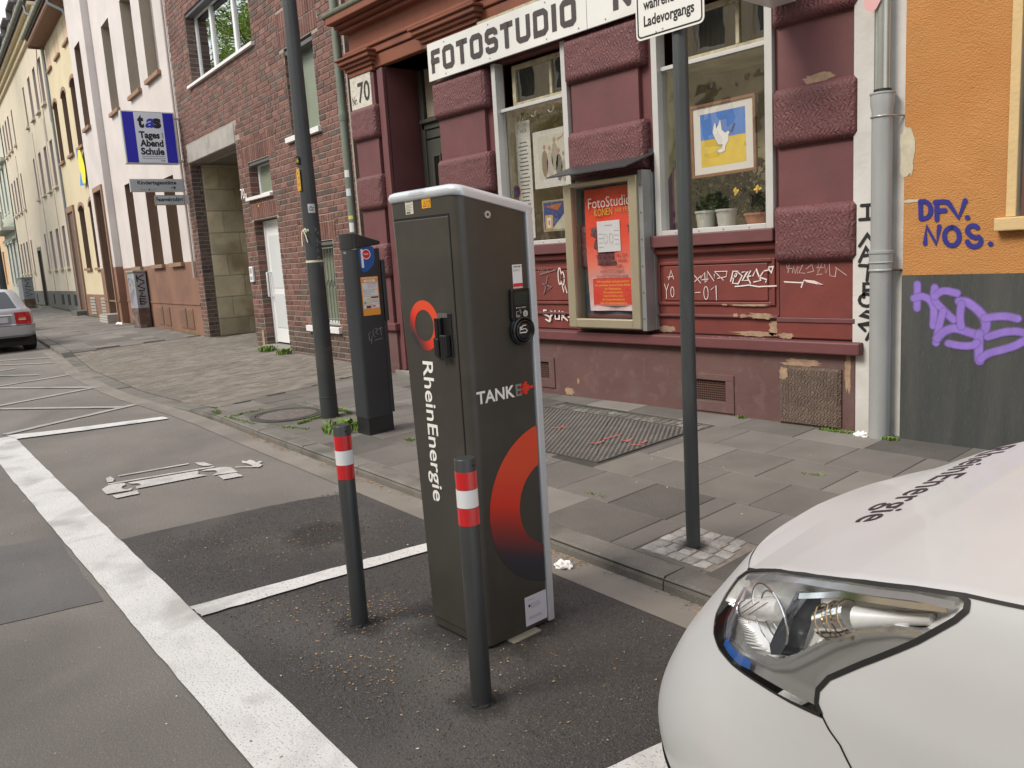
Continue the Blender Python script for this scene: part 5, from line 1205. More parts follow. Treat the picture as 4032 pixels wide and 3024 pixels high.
# bars in front of the low window
bars = MB(); a, b, c, d = BH['low']
gb_ = MB(); gb_.tube([BRK.p(a - .0, c + .12, -.05), BRK.p(b, c + .12, -.05)], .012, 6)
M_bar = mat('grille_bar_paint', (.16, .17, .15), .5, metal=.3)
gr_ = gb_.build('window_grille', M_bar, brh); gb_ = MB(); gb_.tube([BRK.p(a, d - .12, -.05), BRK.p(b, d - .12, -.05)], .012, 6); gb_.build('rail', M_bar, gr_)
for k in range(10): u = lerp(a + .05, b - .05, k / 9); mb = MB(); mb.tube([BRK.p(u, c + .06, -.05), BRK.p(u, d - .06, -.05)], .008, 6); mb.build('bar', M_bar, gr_)
for k in range(8): u = lerp(a + .11, b - .11, k / 7); mb = MB(); mb.tube([BRK.p(u + .05 * math.cos(q * .5236), (c + d) / 2 + .075 * math.sin(q * .5236), -.038) for q in range(13)], .007, 5, caps=False); mb.build('ring', M_bar, gr_)
# door
H = BH['door']; a, b, c, d = -4.45, -3.25, .26, 2.60
mb = MB()
for (e, f_, g_, h_) in ((a, a + .07, c, d), (b - .06, b, c, d), (a + .07, b - .06, d - .07, d)): mb.fb(BRK, e, f_, g_, h_, -.24, -.17)
mb.build('door_frame', M_upvc, brh, bevel=.006)
mb = MB(); mb.fb(BRK, a + .07, b - .06, c + .02, d - .07, -.23, -.19); dr = mb.build('door', M_upvc, brh, bevel=.004)
mb = MB()
for (g_, h_) in ((c + .3, 1.22), (1.32, d - .28)): mb.fb(BRK, a + .18, b - .17, g_, h_, -.20, -.183)
mb.build('door_panel', mat('white_door_panel', (.58, .61, .62), .35), dr, bevel=.01)
mb = MB(); mb.tube([BRK.p(a + .12, 1.16, -.19), BRK.p(a + .12, 1.17, -.10), BRK.p(a + .12, 1.63, -.10), BRK.p(a + .12, 1.64, -.19)], .017, 8); mb.build('handle', M_upvc, dr, smooth=40)
mb = MB(); mb.fb(BRK, -4.45, -3.22, .12, .245, -.40, .10); mb.build('door_step', MATS['step_stone'], brh, bevel=.01)
mb = MB(); mb.fb(BRK, -4.86, -4.68, 1.46, 1.76, .01, .055); ic = mb.build('intercom', M_upvc, brh, bevel=.01)
mb = MB(); mb.rect(BRK, -4.83, -4.71, 1.62, 1.73, .0565); mb.rect(BRK, -4.83, -4.71, 1.50, 1.57, .0565); mb.build('speaker_panel', mat('intercom_grey', (.35, .33, .3), .5), ic)
FN = Frame(BRK.p(-4.93, 3.02, .025), BRK.u, BRK.v, BRK.n)
mb = MB(); mb.text(FN, '70', -.02, .04, .19, .23, .0, .0); mb.text(FN, 'a', .23, .04, .12, .09, .0, .0); mb.build('house_number', mat('number_white', (.8, .8, .78), .4), brh)
mb = MB(); mb.tube([BRK.p(-4.05, 2.86, .012), BRK.p(-4.05, 2.86, .022)], .022, 10); mb.build('round_tag', mat('yellow_tag', (.7, .42, .05), .5), brh)
mb = MB(); mb.fb(BRK, -4.62, -4.50, .2, .52, .012, .02); mb.build('pale_patch', M_tan, brh)
# gateway passage: stone block wall on the left, dark soffit
M_stone = mat('painted_sandstone_block', (.52, .45, .30), .85, var=.22, vscale=2.4, rv=.22, bump=.25, bscale=12, stain=(.22, .15, .07), stain_amt=.7, stain_scale=1.3)
M_wj = mat('white_joint', (.62, .62, .54), .9, var=.1, vscale=9)
FG = Frame(BRK.p(-8.13, 0, 0), -BRK.n, (0, 0, 1), BRK.u)
mb = MB(); mb.rect(FG, .24, 6, .1, 4.12, -.02); mb.build('passage_wall', M_wj, brh)
z = .22; i = 0
while z < 4.10:
    h = .49 if z > .3 else .40; pass
    if i % 2: pass
    cur = .25; first = .36 if i % 2 else .70
    while cur < 5.6:
        e = cur + (first if cur == .25 else .68 + .06 * (rnd() - .5)); mb = MB(); mb.pillow(FG, cur + .008, e - .008, z + .008, min(z + h, 4.11) - .008, -.018, .006 + rnd() * .006, .006, 0, rnd()); mb.build('stone_block', M_stone, brh); cur = e
    z += h; i += 1
mb = MB(); mb.fb(BRK, -8.3, -4.8, 4.12, 4.128, -6, -.45); mb.quad(BRK.p(-4.97, .1, -.46), BRK.p(-4.97, .1, -6), BRK.p(-4.97, 4.12, -6), BRK.p(-4.97, 4.12, -.46)); mb.build('passage_ceiling', mat('passage_plaster', (.20, .185, .15), .9, var=.2, vscale=2), brh)
mb = MB(); mb.quad(BRK.p(-8.13, .1, -6), BRK.p(-4.97, .1, -6), BRK.p(-4.97, 4.12, -6), BRK.p(-8.13, 4.12, -6)); mb.build('passage_gate', M_dkgrn, brh)
# downpipe between brick house and shop
M_gpipe = mat('green_grey_pipe', (.155, .185, .145), .55, metal=.15, var=.2, vscale=3, stretch=(1, 1, .4), stain=(.10, .12, .10), stain_amt=.5, stain_scale=4)
dp = thing('downpipe', 'green grey downpipe with small stickers between brick house and shop', 'downpipe')
gx_, gy_ = -10.47, 6.30
mb = MB(); mb.tube([(gx_, gy_, .2), (gx_, gy_, 12)], .062, 16); mb.lathe([(.066, 3.70), (.07, 3.74), (.07, 3.80), (.066, 3.84)], gx_, gy_, 16); mb.lathe([(.068, 1.70), (.072, 1.72), (.072, 1.86), (.068, 1.88)], gx_, gy_, 16); mb.build('pipe', M_gpipe, dp, smooth=40)
for z, h, c in ((2.92, .10, (.62, .62, .60)), (2.66, .10, (.55, .58, .60)), (2.33, .05, (.6, .5, .1)), (2.15, .13, (.6, .62, .64)), (2.0, .09, (.50, .52, .42)), (1.88, .07, (.5, .6, .2))):
    mb = MB()
    for q in range(5):
        a0, a1 = R(-95 + q * 14), R(-95 + (q + 1) * 14); mb.quad(*[(gx_ + .0635 * math.cos(a), gy_ + .0635 * math.sin(a), zz) for a, zz in ((a0, z), (a1, z), (a1, z + h), (a0, z + h))], 0, None, c)
    o = mb.build('sticker', PR); tag(o, {2.92: 'upper white sticker on the green grey downpipe', 2.66: 'white sticker with blue drawing on the downpipe', 2.33: 'small yellow sticker on the downpipe', 2.15: 'white and black sticker on the downpipe', 2.0: 'pale yellowish sticker low on the downpipe', 1.88: 'bright green sticker lowest on the downpipe'}[z], 'sticker')
# ================================================================== PINK SCHOOL HOUSE
M_pinkw = mat('pale_pink_render', (.56, .515, .495), .92, var=.06, vscale=1.2, bump=.5, bscale=40, stain=(.46, .42, .40), stain_amt=.45, stain_scale=.9, bdist=.008)
M_brownw = mat('brown_base_paint', (.225, .118, .078), .85, var=.12, vscale=2, bump=.3, bscale=40, stain=(.14, .075, .052), stain_amt=.6, stain_scale=1)
M_brrev = mat('brown_reveal', (.185, .115, .078), .85, var=.08, vscale=3)
M_sillb = mat('brown_sill', (.26, .155, .10), .8, var=.1, vscale=4)
M_yel = mat('pale_yellow_render', (.57, .49, .33), .92, var=.05, vscale=1.2, bump=.4, bscale=30, stain=(.48, .39, .24), stain_amt=.4, stain_scale=.8)
M_cream = mat('cream_render', (.56, .495, .385), .92, var=.05, vscale=1, bump=.3, bscale=20, stain=(.47, .41, .33), stain_amt=.5, stain_scale=.5)
M_greyb = mat('grey_base_paint', (.095, .095, .085), .9, var=.15, vscale=1.5, stain=(.15, .145, .12), stain_amt=.4, stain_scale=1)
M_roof = mat('dark_roof_tile', (.06, .045, .04), .8, var=.2, vscale=3)
M_gutz = mat('weathered_zinc_gutter', (.23, .24, .195), .6, metal=.2, var=.15, vscale=3)
M_pipeg = mat('grey_house_pipe', (.20, .215, .22), .5, metal=.2, var=.1, vscale=3)
def recessed_window(par, F, H, dep, m_frame, d=0., shutter=0., sillm=None, sill_out=.09, sill_o=.08, glass=None, fw=.09):
    a, b, c, e = H; mb = MB()
    for (p, q, r, s_) in ((a, a + fw, c, e), (b - fw, b, c, e), (a + fw, b - fw, c, c + fw), (a + fw, b - fw, e - fw, e)): mb.fb(F, p, q, r, s_, d - dep - .04, d - dep + .03)
    w_ = mb.build('window', m_frame, par)
    mb = MB(); mb.rect(F, a + fw, b - fw, c + fw, e - fw, d - dep); mb.build('pane', glass or M_wglass2, w_)
    if shutter:
        n = int((e - c) * shutter / .06)
        mb = MB()
        for k in range(n): mb.fb(F, a + .02, b - .02, e - .05 - k * .06 - .055, e - .05 - k * .06, d - dep + .03, d - dep + .05)
        mb.build('roller_shutter', mat('shutter_grey', (.28, .26, .25), .6), w_)
    if sillm: mb = MB(); mb.fb(F, a - sill_o, b + sill_o, c - .09, c + .005, d - .05, d + sill_out); mb.build('window_sill', sillm, par)
    return w_
M_wglass2 = mat('dull_window_glass', (.05, .055, .055), .08, spec=.8)
pk = thing('school_house', 'pale pink house with brown base and tall deep set windows', 'house')
PW_L = [(-2.10, -1.08, 1.98, 4.05), (-4.06, -2.98, 1.98, 4.12), (-6.50, -5.54, 1.98, 4.35)]
PW_U = [(-2.25, -1.07, 6.42, 8.85), (-4.24, -3.09, 6.40, 8.80), (-6.85, -5.78, 6.40, 8.80)]
mb = MB(); wall_holes(mb, PNK, -8.25, 0, 0, 13, [(*h, .34) for h in PW_L + PW_U], 0, .34, 0, 2, 1.975, 1)
for i_, f_ in enumerate(mb.f):
    if mb.m[i_] == 2 and min(mb.v[q_].z for q_ in f_) > 5: mb.m[i_] = 3
mb.build('wall', [M_pinkw, M_brownw, M_brrev, mat('beige_reveal_paint', (.34, .285, .225), .85, var=.06, vscale=3)], pk)
DB = .21
mb = MB(); PD = (-9.98, -8.75, .12, 4.45); PU1 = (-10.08, -9.12, 6.45, 8.95)
wall_holes(mb, PNK, -10.85, -8.26, 0, 13, [(*PD, .55), (*PU1, .34)], DB, .34, 0, 2, 2.04, 1)
mb.quad(PNK.p(-8.26, 2.04, 0), PNK.p(-8.26, 2.04, DB), PNK.p(-8.26, 13, DB), PNK.p(-8.26, 13, 0), 0); mb.quad(PNK.p(-8.26, 0, 0), PNK.p(-8.26, 0, DB), PNK.p(-8.26, 2.04, DB), PNK.p(-8.26, 2.04, 0), 1)
mb.build('projecting_bay', [M_pinkw, M_brownw, M_brrev], pk)
mb = MB(); mb.fb(PNK, -10.85, 0, 0, 13, -9, -.8); mb.fb(PNK, -.02, .0, 0, 13, -.8, -.002); mb.build('body', M_pinkw, pk)
for k, h in enumerate(PW_L): recessed_window(pk, PNK, h, .30, M_upvc, sillm=M_sillb)
for k, h in enumerate(PW_U): recessed_window(pk, PNK, h, .30, M_upvc, shutter=(.95, .55, .2)[k], sillm=M_sillb)
recessed_window(pk, PNK, PU1, .30, M_upvc, d=DB, sillm=M_sillb)
mb = MB()
for (a, b, c, d) in ((PD[0] - .12, PD[0], .12, 4.45), (PD[1], PD[1] + .12, .12, 4.45), (PD[0] - .12, PD[1] + .12, 4.451, 4.6)): mb.fb(PNK, a, b, c, d, DB - .02, DB + .05)
mb.build('door_surround', M_sillb, pk); mb = MB(); mb.rect(PNK, *PD, DB - .5); mb.build('door', mat('dark_brown_door', (.04, .025, .02), .5), pk)
mb = MB(); mb.fb(PNK, -10.05, -8.7, .2, .56, DB - .5, DB + .35); dst = mb.build('door_steps', mat('striped_step', (.30, .27, .24), .8, var=.1, vscale=6), pk)
for k in range(4): mb = MB(); mb.fb(PNK, -10.05, -8.72, .24 + k * .08, .275 + k * .08, DB + .35, DB + .362); mb.build('step_slat', mat('pale_slat', (.5, .47, .43), .8), pk)
mb = MB(); mb.fb(PNK, -8.24, -.02, .95, 1.0, 0, .02); mb.fb(PNK, -10.84, -8.27, .95, 1.0, DB, DB + .02); mb.build('base_moulding', M_brownw, pk)
for (a, b) in ((-1.95, -1.40), (-1.30, -.75), (-4.4, -3.75), (-3.65, -3.0)):
    mb = MB(); mb.fb(PNK, a, b, .36, .86, 0, .02); vf = mb.build('vent_panel', M_brownw, pk, bevel=.006)
    for k in range(9): mb = MB(); mb.fb(PNK, a + .05, b - .05, .40 + k * .048, .42 + k * .048, .02, .028); mb.build('vent_slat', M_brrev, vf)
mb = MB(); mb.tube([PNK.p(-.10, 1.6, .05), PNK.p(-.10, 13, .05)], .030, 10); tag(mb.build('downpipe', mat('pale_pipe', (.42, .37, .34), .5), smooth=40), 'pale narrow pipe at the seam of pink and brick houses', 'downpipe')
# ================================================================== YELLOW HOUSE
ye = thing('yellow_house', 'pale yellow house with arched brown windows under a wooden eave', 'house')
def wall_arched(F, u0, u1, v0, v1, ops, d, par, m, name, mrev, dep=.3, rise=.17):
    mb = MB(); wall_holes(mb, F, u0, u1, v0, v1, [(*o, dep) for o in ops], d, dep, 0, 1)
    for (a, b, c, e) in ops:   # spandrels of the segmental heads
        n = 8; A = [((a + b) / 2 + (b - a) / 2 * math.cos(math.pi * i / n), e - rise + rise * math.sin(math.pi * i / n)) for i in range(n + 1)]
        for (x0, y0), (x1, y1) in zip(A, A[1:]): mb.poly([F.p(x0, y0, d), F.p(x0, e, d), F.p(x1, e, d), F.p(x1, y1, d)], 0); mb.quad(F.p(x0, y0, d), F.p(x1, y1, d), F.p(x1, y1, d - dep), F.p(x0, y0, d - dep), 1)
    return mb.build(name, [m, mrev], par)
YW = [(-17.13, -16.18, 6.25, 8.50), (-14.98, -13.98, 6.25, 8.50), (-12.88, -11.80, 6.25, 8.50), (-14.70, -13.58, 2.12, 4.40), (-12.48, -11.45, 2.10, 4.40)]
YD = (-17.05, -15.75, .5, 4.35)
wall_arched(PNK, -17.27, -10.86, 1.15, 11.3, YW, .02, ye, M_yel, 'wall', M_brrev)
mb = MB(); mb.fb(PNK, -15.6, -10.88, 0, 1.148, -.3, .05); mb.build('base', M_brownw, ye)
mb = MB(); mb.fb(PNK, -17.27, -10.86, 0, 11.3, -9, -.6); mb.build('body', M_yel, ye)
mb = MB()
for (a, b, c, d) in ((-17.25, -17.05, 0, 4.55), (-15.75, -15.6, 0, 4.55), (-17.05, -15.75, 4.33, 4.55)): mb.fb(PNK, a, b, c, d, .0, .09)
mb.build('door_surround', M_sillb, ye); mb = MB(); mb.rect(PNK, -17.05, -15.75, .3, 4.33, -.28 + .305); mb.build('door', mat('brown_door', (.10, .055, .035), .6), ye)
mb = MB(); mb.fb(PNK, -17.1, -15.62, .25, .52, -.2, .45); mb.build('door_step', M_greyb, ye)
for h in YW:
    recessed_window(ye, PNK, (h[0], h[1], h[2], h[3]), .27, mat('brown_window_frame', (.13, .075, .05), .6), d=.02, sillm=M_sillb)
    mb = MB(); n = 8; a, b, c, e = h; rs = .17
    A = [((a + b) / 2 + (b - a) / 2 * math.cos(math.pi * i / n), e - rs + rs * math.sin(math.pi * i / n)) for i in range(n + 1)]; B_ = [((a + b) / 2 + (b - a + .2) / 2 * math.cos(math.pi * i / n), e - rs + .0 + (rs + .13) * math.sin(math.pi * i / n)) for i in range(n + 1)]
    for i in range(n): mb.quad(PNK.p(*A[i], .045), PNK.p(*B_[i], .045), PNK.p(*B_[i + 1], .045), PNK.p(*A[i + 1], .045)); mb.quad(PNK.p(*B_[i], .045), PNK.p(*B_[i], .02), PNK.p(*B_[i + 1], .02), PNK.p(*B_[i + 1], .045))
    mb.build('window_arch', M_sillb, ye)
for a in (-17.1, -15.0, -12.85):
    for q in (0, .56):
        mb = MB(); mb.fb(PNK, a + q, a + q + .42, 9.72, 10.45, -.0, .0225); mb.build('blind_panel', mat('blind_panel_paint', (.50, .36, .25), .85), ye)
    mb = MB(); mb.fb(PNK, a - .06, a + 1.06, 9.62, 9.70, 0, .1); mb.build('panel_sill', M_sillb, ye)
for (a, b) in ((-14.6, -13.6), (-12.4, -11.5)):
    for k in range(6): mb = MB(); mb.fb(PNK, a, b, .42 + k * .11, .50 + k * .11, .05, .075); mb.build('vent_slat', mat('louvre_metal', (.33, .31, .26), .5), ye)
mb = MB(); mb.fb(PNK, -17.3, -10.86, 10.62, 10.66, 0, .55); mb.fb(PNK, -17.3, -10.86, 10.66, 10.86, .53, .57); mb.fb(PNK, -17.34, -17.3, 10.55, 10.95, 0, .57); mb.build('eave_boarding', mat('brown_eave_wood', (.19, .10, .06), .7, var=.15, vscale=5), ye)
mb = MB(); mb.hexa([PNK.p(-17.3, 10.9, .62), PNK.p(-10.86, 10.9, .62), PNK.p(-10.86, 16, -5), PNK.p(-17.3, 16, -5), PNK.p(-17.3, 10.8, .62), PNK.p(-10.86, 10.8, .62), PNK.p(-10.86, 15.9, -5), PNK.p(-17.3, 15.9, -5)]); mb.build('roof', M_roof, ye)
mb = MB(); mb.tube([PNK.p(-17.55, 10.97, .66), PNK.p(-10.86, 10.97, .66)], .085, 12); mb.build('gutter', M_gutz, ye, smooth=40)
for k in range(13): mb = MB(); mb.tube([PNK.p(-17.3 + k * .52, 10.97, .66), PNK.p(-17.27 + k * .52, 10.97, .66)], .09, 12); mb.build('gutter_bracket', mat('gutter_strap', (.12, .13, .1), .6), ye)
mb = MB(); mb.tube([PNK.p(-11.2, 10.9, .62), PNK.p(-11.2, 10.55, .6), PNK.p(-11.05, 10.35, .25), PNK.p(-10.98, 10.1, .12), PNK.p(-10.98, 8, .12), PNK.p(-10.98, .3, .12)], .055, 10); tag(mb.build('downpipe', M_pipeg, smooth=50), 'grey downpipe between the yellow house and pink house', 'downpipe')
fl = MB(); nF = 14
for i in range(nF):
    for k in range(2):
        z0, z1 = lerp(6.12, 4.95, i / nF), lerp(6.12, 4.95, (i + 1) / nF)
        w0, w1 = lerp(.36, .46, i / nF), lerp(.36, .46, (i + 1) / nF)
        def fp(s, z, w): return PNK.p(-12.34 + (s - .5) * w * 2 + .12 * (6.1 - z), z, .14 + .05 * math.sin(s * 7 + z * 3))
        for j in range(3):
            s0, s1 = k * .5 + j / 6, k * .5 + (j + 1) / 6
            fl.quad(fp(s0, z0, w0), fp(s1, z0, w0), fp(s1, z1, w1), fp(s0, z1, w1), 0, None, (.05, .24, .55) if k == 0 else (.75, .62, .04))
fl_ = fl.build('flag', PR, smooth=60); tag(fl_, 'blue and yellow flag hanging from the yellow house window', 'flag')
# ================================================================== CREAM HOUSE
cr = thing('cream_house', 'long cream house with grouped narrow windows and grey base', 'house')
CX = [(-19.62, -18.85), (-21.55, -20.75), (-23.45, -22.65), (-25.45, -24.95), (-31.3, -30.8), (-33.4, -32.7), (-34.9, -34.2), (-36.4, -35.7)]
ops = []
for (a, b) in CX:
    ops += [(a, b, 8.9, 10.68), (a, b, 5.6, 7.45), (a, b, 2.28, 3.98)]
CD = (-28.9, -27.4, .5, 3.48)
mb = MB(); wall_holes(mb, PNK, -37.4, -17.28, 0, 12.2, [(*o, .3) for o in ops] + [(*CD, .3)], 0, .3, 0, 2, 1.27, 1); mb.build('wall', [M_cream, M_greyb, mat('mauve_reveal', (.36, .30, .29), .9)], cr)
mb = MB(); mb.fb(PNK, -37.4, -17.28, 0, 12.2, -9, -.6); mb.build('body', M_cream, cr)
for o in ops: recessed_window(cr, PNK, o, .26, mat('mauve_frame', (.34, .29, .30), .7), sillm=M_cream, fw=.07, sill_out=.12, glass=mat('pale_blind_glass', (.36, .32, .33), .4))
mb = MB(); mb.rect(PNK, CD[0] + .15, CD[1] - .15, .5, 3.3, -.25); mb.build('door', mat('dark_grey_door', (.05, .052, .048), .5), cr)
mb = MB()
for (a, b, c, d) in ((CD[0], CD[0] + .15, .5, 3.48), (CD[1] - .15, CD[1], .5, 3.48), (CD[0] + .15, CD[1] - .15, 3.3, 3.48)): mb.fb(PNK, a, b, c, d, -.25, .02)
mb.build('door_frame', mat('door_frame_paint', (.07, .065, .05), .6), cr)
mb = MB(); mb.fb(PNK, CD[0], CD[1], .35, .5, -.2, .4); mb.build('door_step', M_conc, cr)
mb = MB(); mb.text(PNK, 'CKS', -28.6, 2.1, .22, .9, .02, -.235); mb.ribbon(PNK, [(-28.6, 1.9), (-28.2, 2.0), (-27.9, 1.85), (-27.7, 2.0)], .07, -.235); mb.build('graffiti', M_vio, cr)
for (a, b) in ((-18.95, -18.25), (-20.75, -20.05), (-22.6, -21.9), (-25.3, -24.9), (-32.0, -31.6), (-33.9, -33.3), (-35.2, -34.6), (-36.4, -35.8)): mb = MB(); mb.fb(PNK, a, b, .66, 1.12, .0, .012); mb.build('basement_window', M_hole, cr)
for s_ in (-24.2, -32.0, -20.2): mb = MB(); mb.tube([PNK.p(s_, 1.3, .01), PNK.p(s_ - .1, 8.5, .01)], .012, 5); mb.build('cable', mat('cable_beige', (.4, .36, .3), .8), cr)
mb = MB(); mb.tube([PNK.p(-19.6, 12.1, .1), PNK.p(-19.2, 11.2, .02), PNK.p(-19.9, 10.2, .02), PNK.p(-19.9, 7.5, .02)], .018, 5); mb.tube([PNK.p(-19.6, 12.1, .1), PNK.p(-18.2, 11.0, .02), PNK.p(-18.2, 8, .02)], .018, 5); mb.build('cable', MATS['cable_beige'], cr)
for (z0, z1, d) in ((11.75, 11.95, .12), (11.95, 12.15, .25), (12.15, 12.3, .4)): mb = MB(); mb.fb(PNK, -37.4, -17.28, z0, z1, -.1, d); mb.build('cornice', mat('cream_cornice', (.62, .52, .34), .85), cr, bevel=.03)
mb = MB(); mb.tube([PNK.p(-37.4, 12.42, .5), PNK.p(-17.5, 12.42, .5)], .10, 12); mb.build('gutter', M_gutz, cr, smooth=40)
for k in range(26): mb = MB(); mb.tube([PNK.p(-37 + k * .76, 12.42, .5), PNK.p(-36.96 + k * .76, 12.42, .5)], .105, 10); mb.build('gutter_bracket', MATS['gutter_strap'], cr)
mb = MB(); mb.tube([PNK.p(-17.75, 12.35, .45), PNK.p(-17.7, 11.95, .42), PNK.p(-17.35, 11.7, .15), PNK.p(-17.32, 11.2, .08), PNK.p(-17.32, .3, .08)], .05, 10); tag(mb.build('downpipe', M_pipeg, smooth=50), 'grey downpipe at the seam of cream and yellow houses', 'downpipe')
mb = MB(); mb.hexa([PNK.p(-37.4, 12.35, .5), PNK.p(-17.28, 12.35, .5), PNK.p(-17.28, 18, -5), PNK.p(-37.4, 18, -5), PNK.p(-37.4, 12.25, .5), PNK.p(-17.28, 12.25, .5), PNK.p(-17.28, 17.9, -5), PNK.p(-37.4, 17.9, -5)]); mb.build('roof', M_roof, cr)
for k, s_ in enumerate((-19.6, -22.6, -25.6, -28.6, -31.6, -34.6)):
    mb = MB(); mb.fb(PNK, s_ - .6, s_ + .6, 12.6, 14.3, -2.2, -.15); dm = mb.build('dormer', mat('dormer_white', (.55, .52, .52), .7), cr)
    mb = MB(); mb.fb(PNK, s_ - .42, s_ + .42, 12.85, 14.05, -.15, -.13); mb.build('dormer_window', M_wglass2, dm)
    mb = MB(); mb.fb(PNK, s_ - .8, s_ + .8, 14.3, 14.42, -2.4, .12); mb.fb(PNK, s_ - .8, s_ - .72, 13.9, 14.3, -2.4, .12); mb.build('dormer_roof', mat('dormer_zinc', (.19, .175, .18), .6), dm, bevel=.03)
# ================================================================== FARTHER HOUSES
gh = thing('green_house', 'pale green ornate house with balustrade beyond the cream house', 'house')
M_pgreen = mat('pale_green_stucco', (.47, .49, .42), .9, var=.1, vscale=1, stain=(.35, .37, .32), stain_amt=.4, stain_scale=1)
mb = MB(); GO = [(-39.9 - k * 2.1, -38.9 - k * 2.1, z, z + 2.5) for k in range(3) for z in (1.7, 6.1, 10)]
wall_holes(mb, PNK, -45.0, -37.42, 0, 14.5, [(*o, .25) for o in GO], .05, .25); mb.fb(PNK, -45, -37.42, 0, 14.5, -9, -.6); mb.build('wall', M_pgreen, gh)
for o in GO:
    recessed_window(gh, PNK, o, .2, M_upvc, sillm=M_pgreen, fw=.08)
    mb = MB(); mb.fb(PNK, o[0] - .15, o[1] + .15, o[3] + .02, o[3] + .22, .05, .2); mb.build('window_hood', M_pgreen, gh)
mb = MB(); mb.fb(PNK, -45, -37.6, 4.9, 5.1, .05, .75); mb.fb(PNK, -45, -37.6, 5.85, 5.98, .60, .75); mb.build('balcony', M_pgreen, gh, bevel=.02)
for k in range(14): mb = MB(); P = PNK.p(-44.7 + k * .54, 0, .67); mb.lathe([(.05, 5.1), (.11, 5.3), (.05, 5.5), (.10, 5.7), (.05, 5.85)], P.x, P.y, 8); mb.build('baluster', M_pgreen, gh, smooth=40)
for (z0, z1, d) in ((4.4, 4.55, .2), (8.9, 9.1, .25), (13.9, 14.5, .4)): mb = MB(); mb.fb(PNK, -45, -37.42, z0, z1, .05, d); mb.build('cornice', M_pgreen, gh)
oh2 = thing('far_house', 'distant orange yellow house at the far left of the street', 'house')
mb = MB(); FO = [(-49 - k * 2.6, -47.8 - k * 2.6, z, z + 2.1) for k in range(5) for z in (1.9, 5.3, 8.7)]
wall_holes(mb, PNK, -62, -45.03, 0, 12.5, [(*o, .25) for o in FO], .0, .25); mb.fb(PNK, -62, -45.03, 0, 12.5, -9, -.6); mb.build('wall', mat('far_apricot_render', (.55, .36, .20), .9, var=.1, vscale=.7), oh2)
for o in FO: recessed_window(oh2, PNK, o, .2, M_upvc, sillm=M_cream)
mb = MB(); mb.hexa([PNK.p(-62, 12.5, .5), PNK.p(-45.03, 12.5, .5), PNK.p(-45.03, 16.5, -5), PNK.p(-62, 16.5, -5), PNK.p(-62, 12.4, .5), PNK.p(-45.03, 12.4, .5), PNK.p(-45.03, 16.4, -5), PNK.p(-62, 16.4, -5)]); mb.build('roof', M_roof, oh2)
# ================================================================== CHARGING STATION
M_chg = mat('umbra_grey_powder_coat', (.046, .043, .037), .36, var=.10, vscale=2, stain=(.062, .058, .05), stain_amt=.45, stain_scale=7, bump=.06, bscale=400, spec=.55)
M_capw = mat('pale_silver_cap', (.56, .60, .64), .32, metal=.25)
M_gapk = mat('black_gap', (.004, .004, .004), .9)
M_blp = mat('black_plastic', (.012, .012, .013), .28)
ch = thing('charging_station', 'tall dark grey charging pillar with a silver cap and red ring logos', 'charging station')
def ztop(y): return 1.957 - (y - 2.04) * .21
def xl(z): return -2.995 - .042 * z
def plan(z, off=0., y1=2.405, rc=.045):
    a, b, c, d = xl(z) - off, -2.6 + off, 2.04 - off, y1 + off; P = []
    for (cx, cy, a0, r_) in ((b - rc, c + rc, -90, rc), (b - .008, d - .008, 0, .008), (a + .008, d - .008, 90, .008), (a + rc * .6, c + rc * .6, 180, rc * .6)):
        n = 6 if r_ > .02 else 2
        for i in range(n + 1): w = R(a0 + 90 * i / n); P.append((cx + r_ * math.cos(w), cy + r_ * math.sin(w)))
    return P
mb = MB()
def ring_loft(levels, mi=0):
    """levels: list of point rings"""
    k = len(mb.v); n = len(levels[0])
    for L_ in levels: mb.v += [Vector(p) for p in L_]
    for i in range(len(levels) - 1):
        for j in range(n): q = (j + 1) % n; mb.face((k + i * n + j, k + i * n + q, k + (i + 1) * n + q, k + (i + 1) * n + j), mi)
    mb.face([k + j for j in range(n)][::-1], mi); mb.face([k + (len(levels) - 1) * n + j for j in range(n)], mi)
ring_loft([[(x, y, .018) for x, y in plan(0)], [(x, y, 1.0) for x, y in plan(1.)], [(x, y, ztop(y) - .012) for x, y in plan(1.95)]])
mb.build('body', M_chg, ch, smooth=32)
mb = MB(); P_ = lambda o, dz: [(x, y, ztop(y) + dz) for x, y in plan(1.97, o, 2.44, .05)]
ring_loft([P_(.0, -.011), P_(.007, -.008), P_(.009, .012), P_(.004, .026), P_(-.010, .036), P_(-.03, .040)])
mb.build('cap', M_capw, ch, smooth=60)
mb = MB(); n = 8
prof = [(2.408, .012), (2.446, .012)] + [(2.446, 1.80)] + [(2.446 - .05 * (1 - math.cos(math.pi / 2 * i / n)), 1.80 + .085 * math.sin(math.pi / 2 * i / n)) for i in range(1, n + 1)] + [(2.33, 1.893), (2.33, 1.88), (2.408, 1.86)]
FS = Frame((-2.6, 0, 0), (0, 1, 0), (0, 0, 1), (1, 0, 0))
mb.prism(FS, [(2.408, .012), (2.446, .012), (2.446, 1.838), (2.440, 1.868), (2.424, 1.885), (2.408, 1.880)], -.49, .009); mb.build('edge_profile', M_capw, ch, bevel=.006)
mb = MB(); mb.box(-2.93, -2.64, 2.08, 2.40, 0, .02); mb.build('plinth', M_gapk, ch)
FF = Frame((0, 2.04, 0), (1, 0, 0), (0, 0, 1), (0, -1, 0))
mb = MB(); mb.prism(FF, [(xl(.06) + .014, .055), (-2.649, .055), (-2.649, 1.876), (xl(1.87) + .026, 1.878)], .0, .0012); mb.build('door_gap', M_gapk, ch)
mb = MB(); mb.prism(FF, [(xl(.06) + .017, .058), (-2.653, .058), (-2.653, 1.866), (xl(1.87) + .031, 1.868)], .0, .006); dr = mb.build('door', M_chg, ch, bevel=.004)
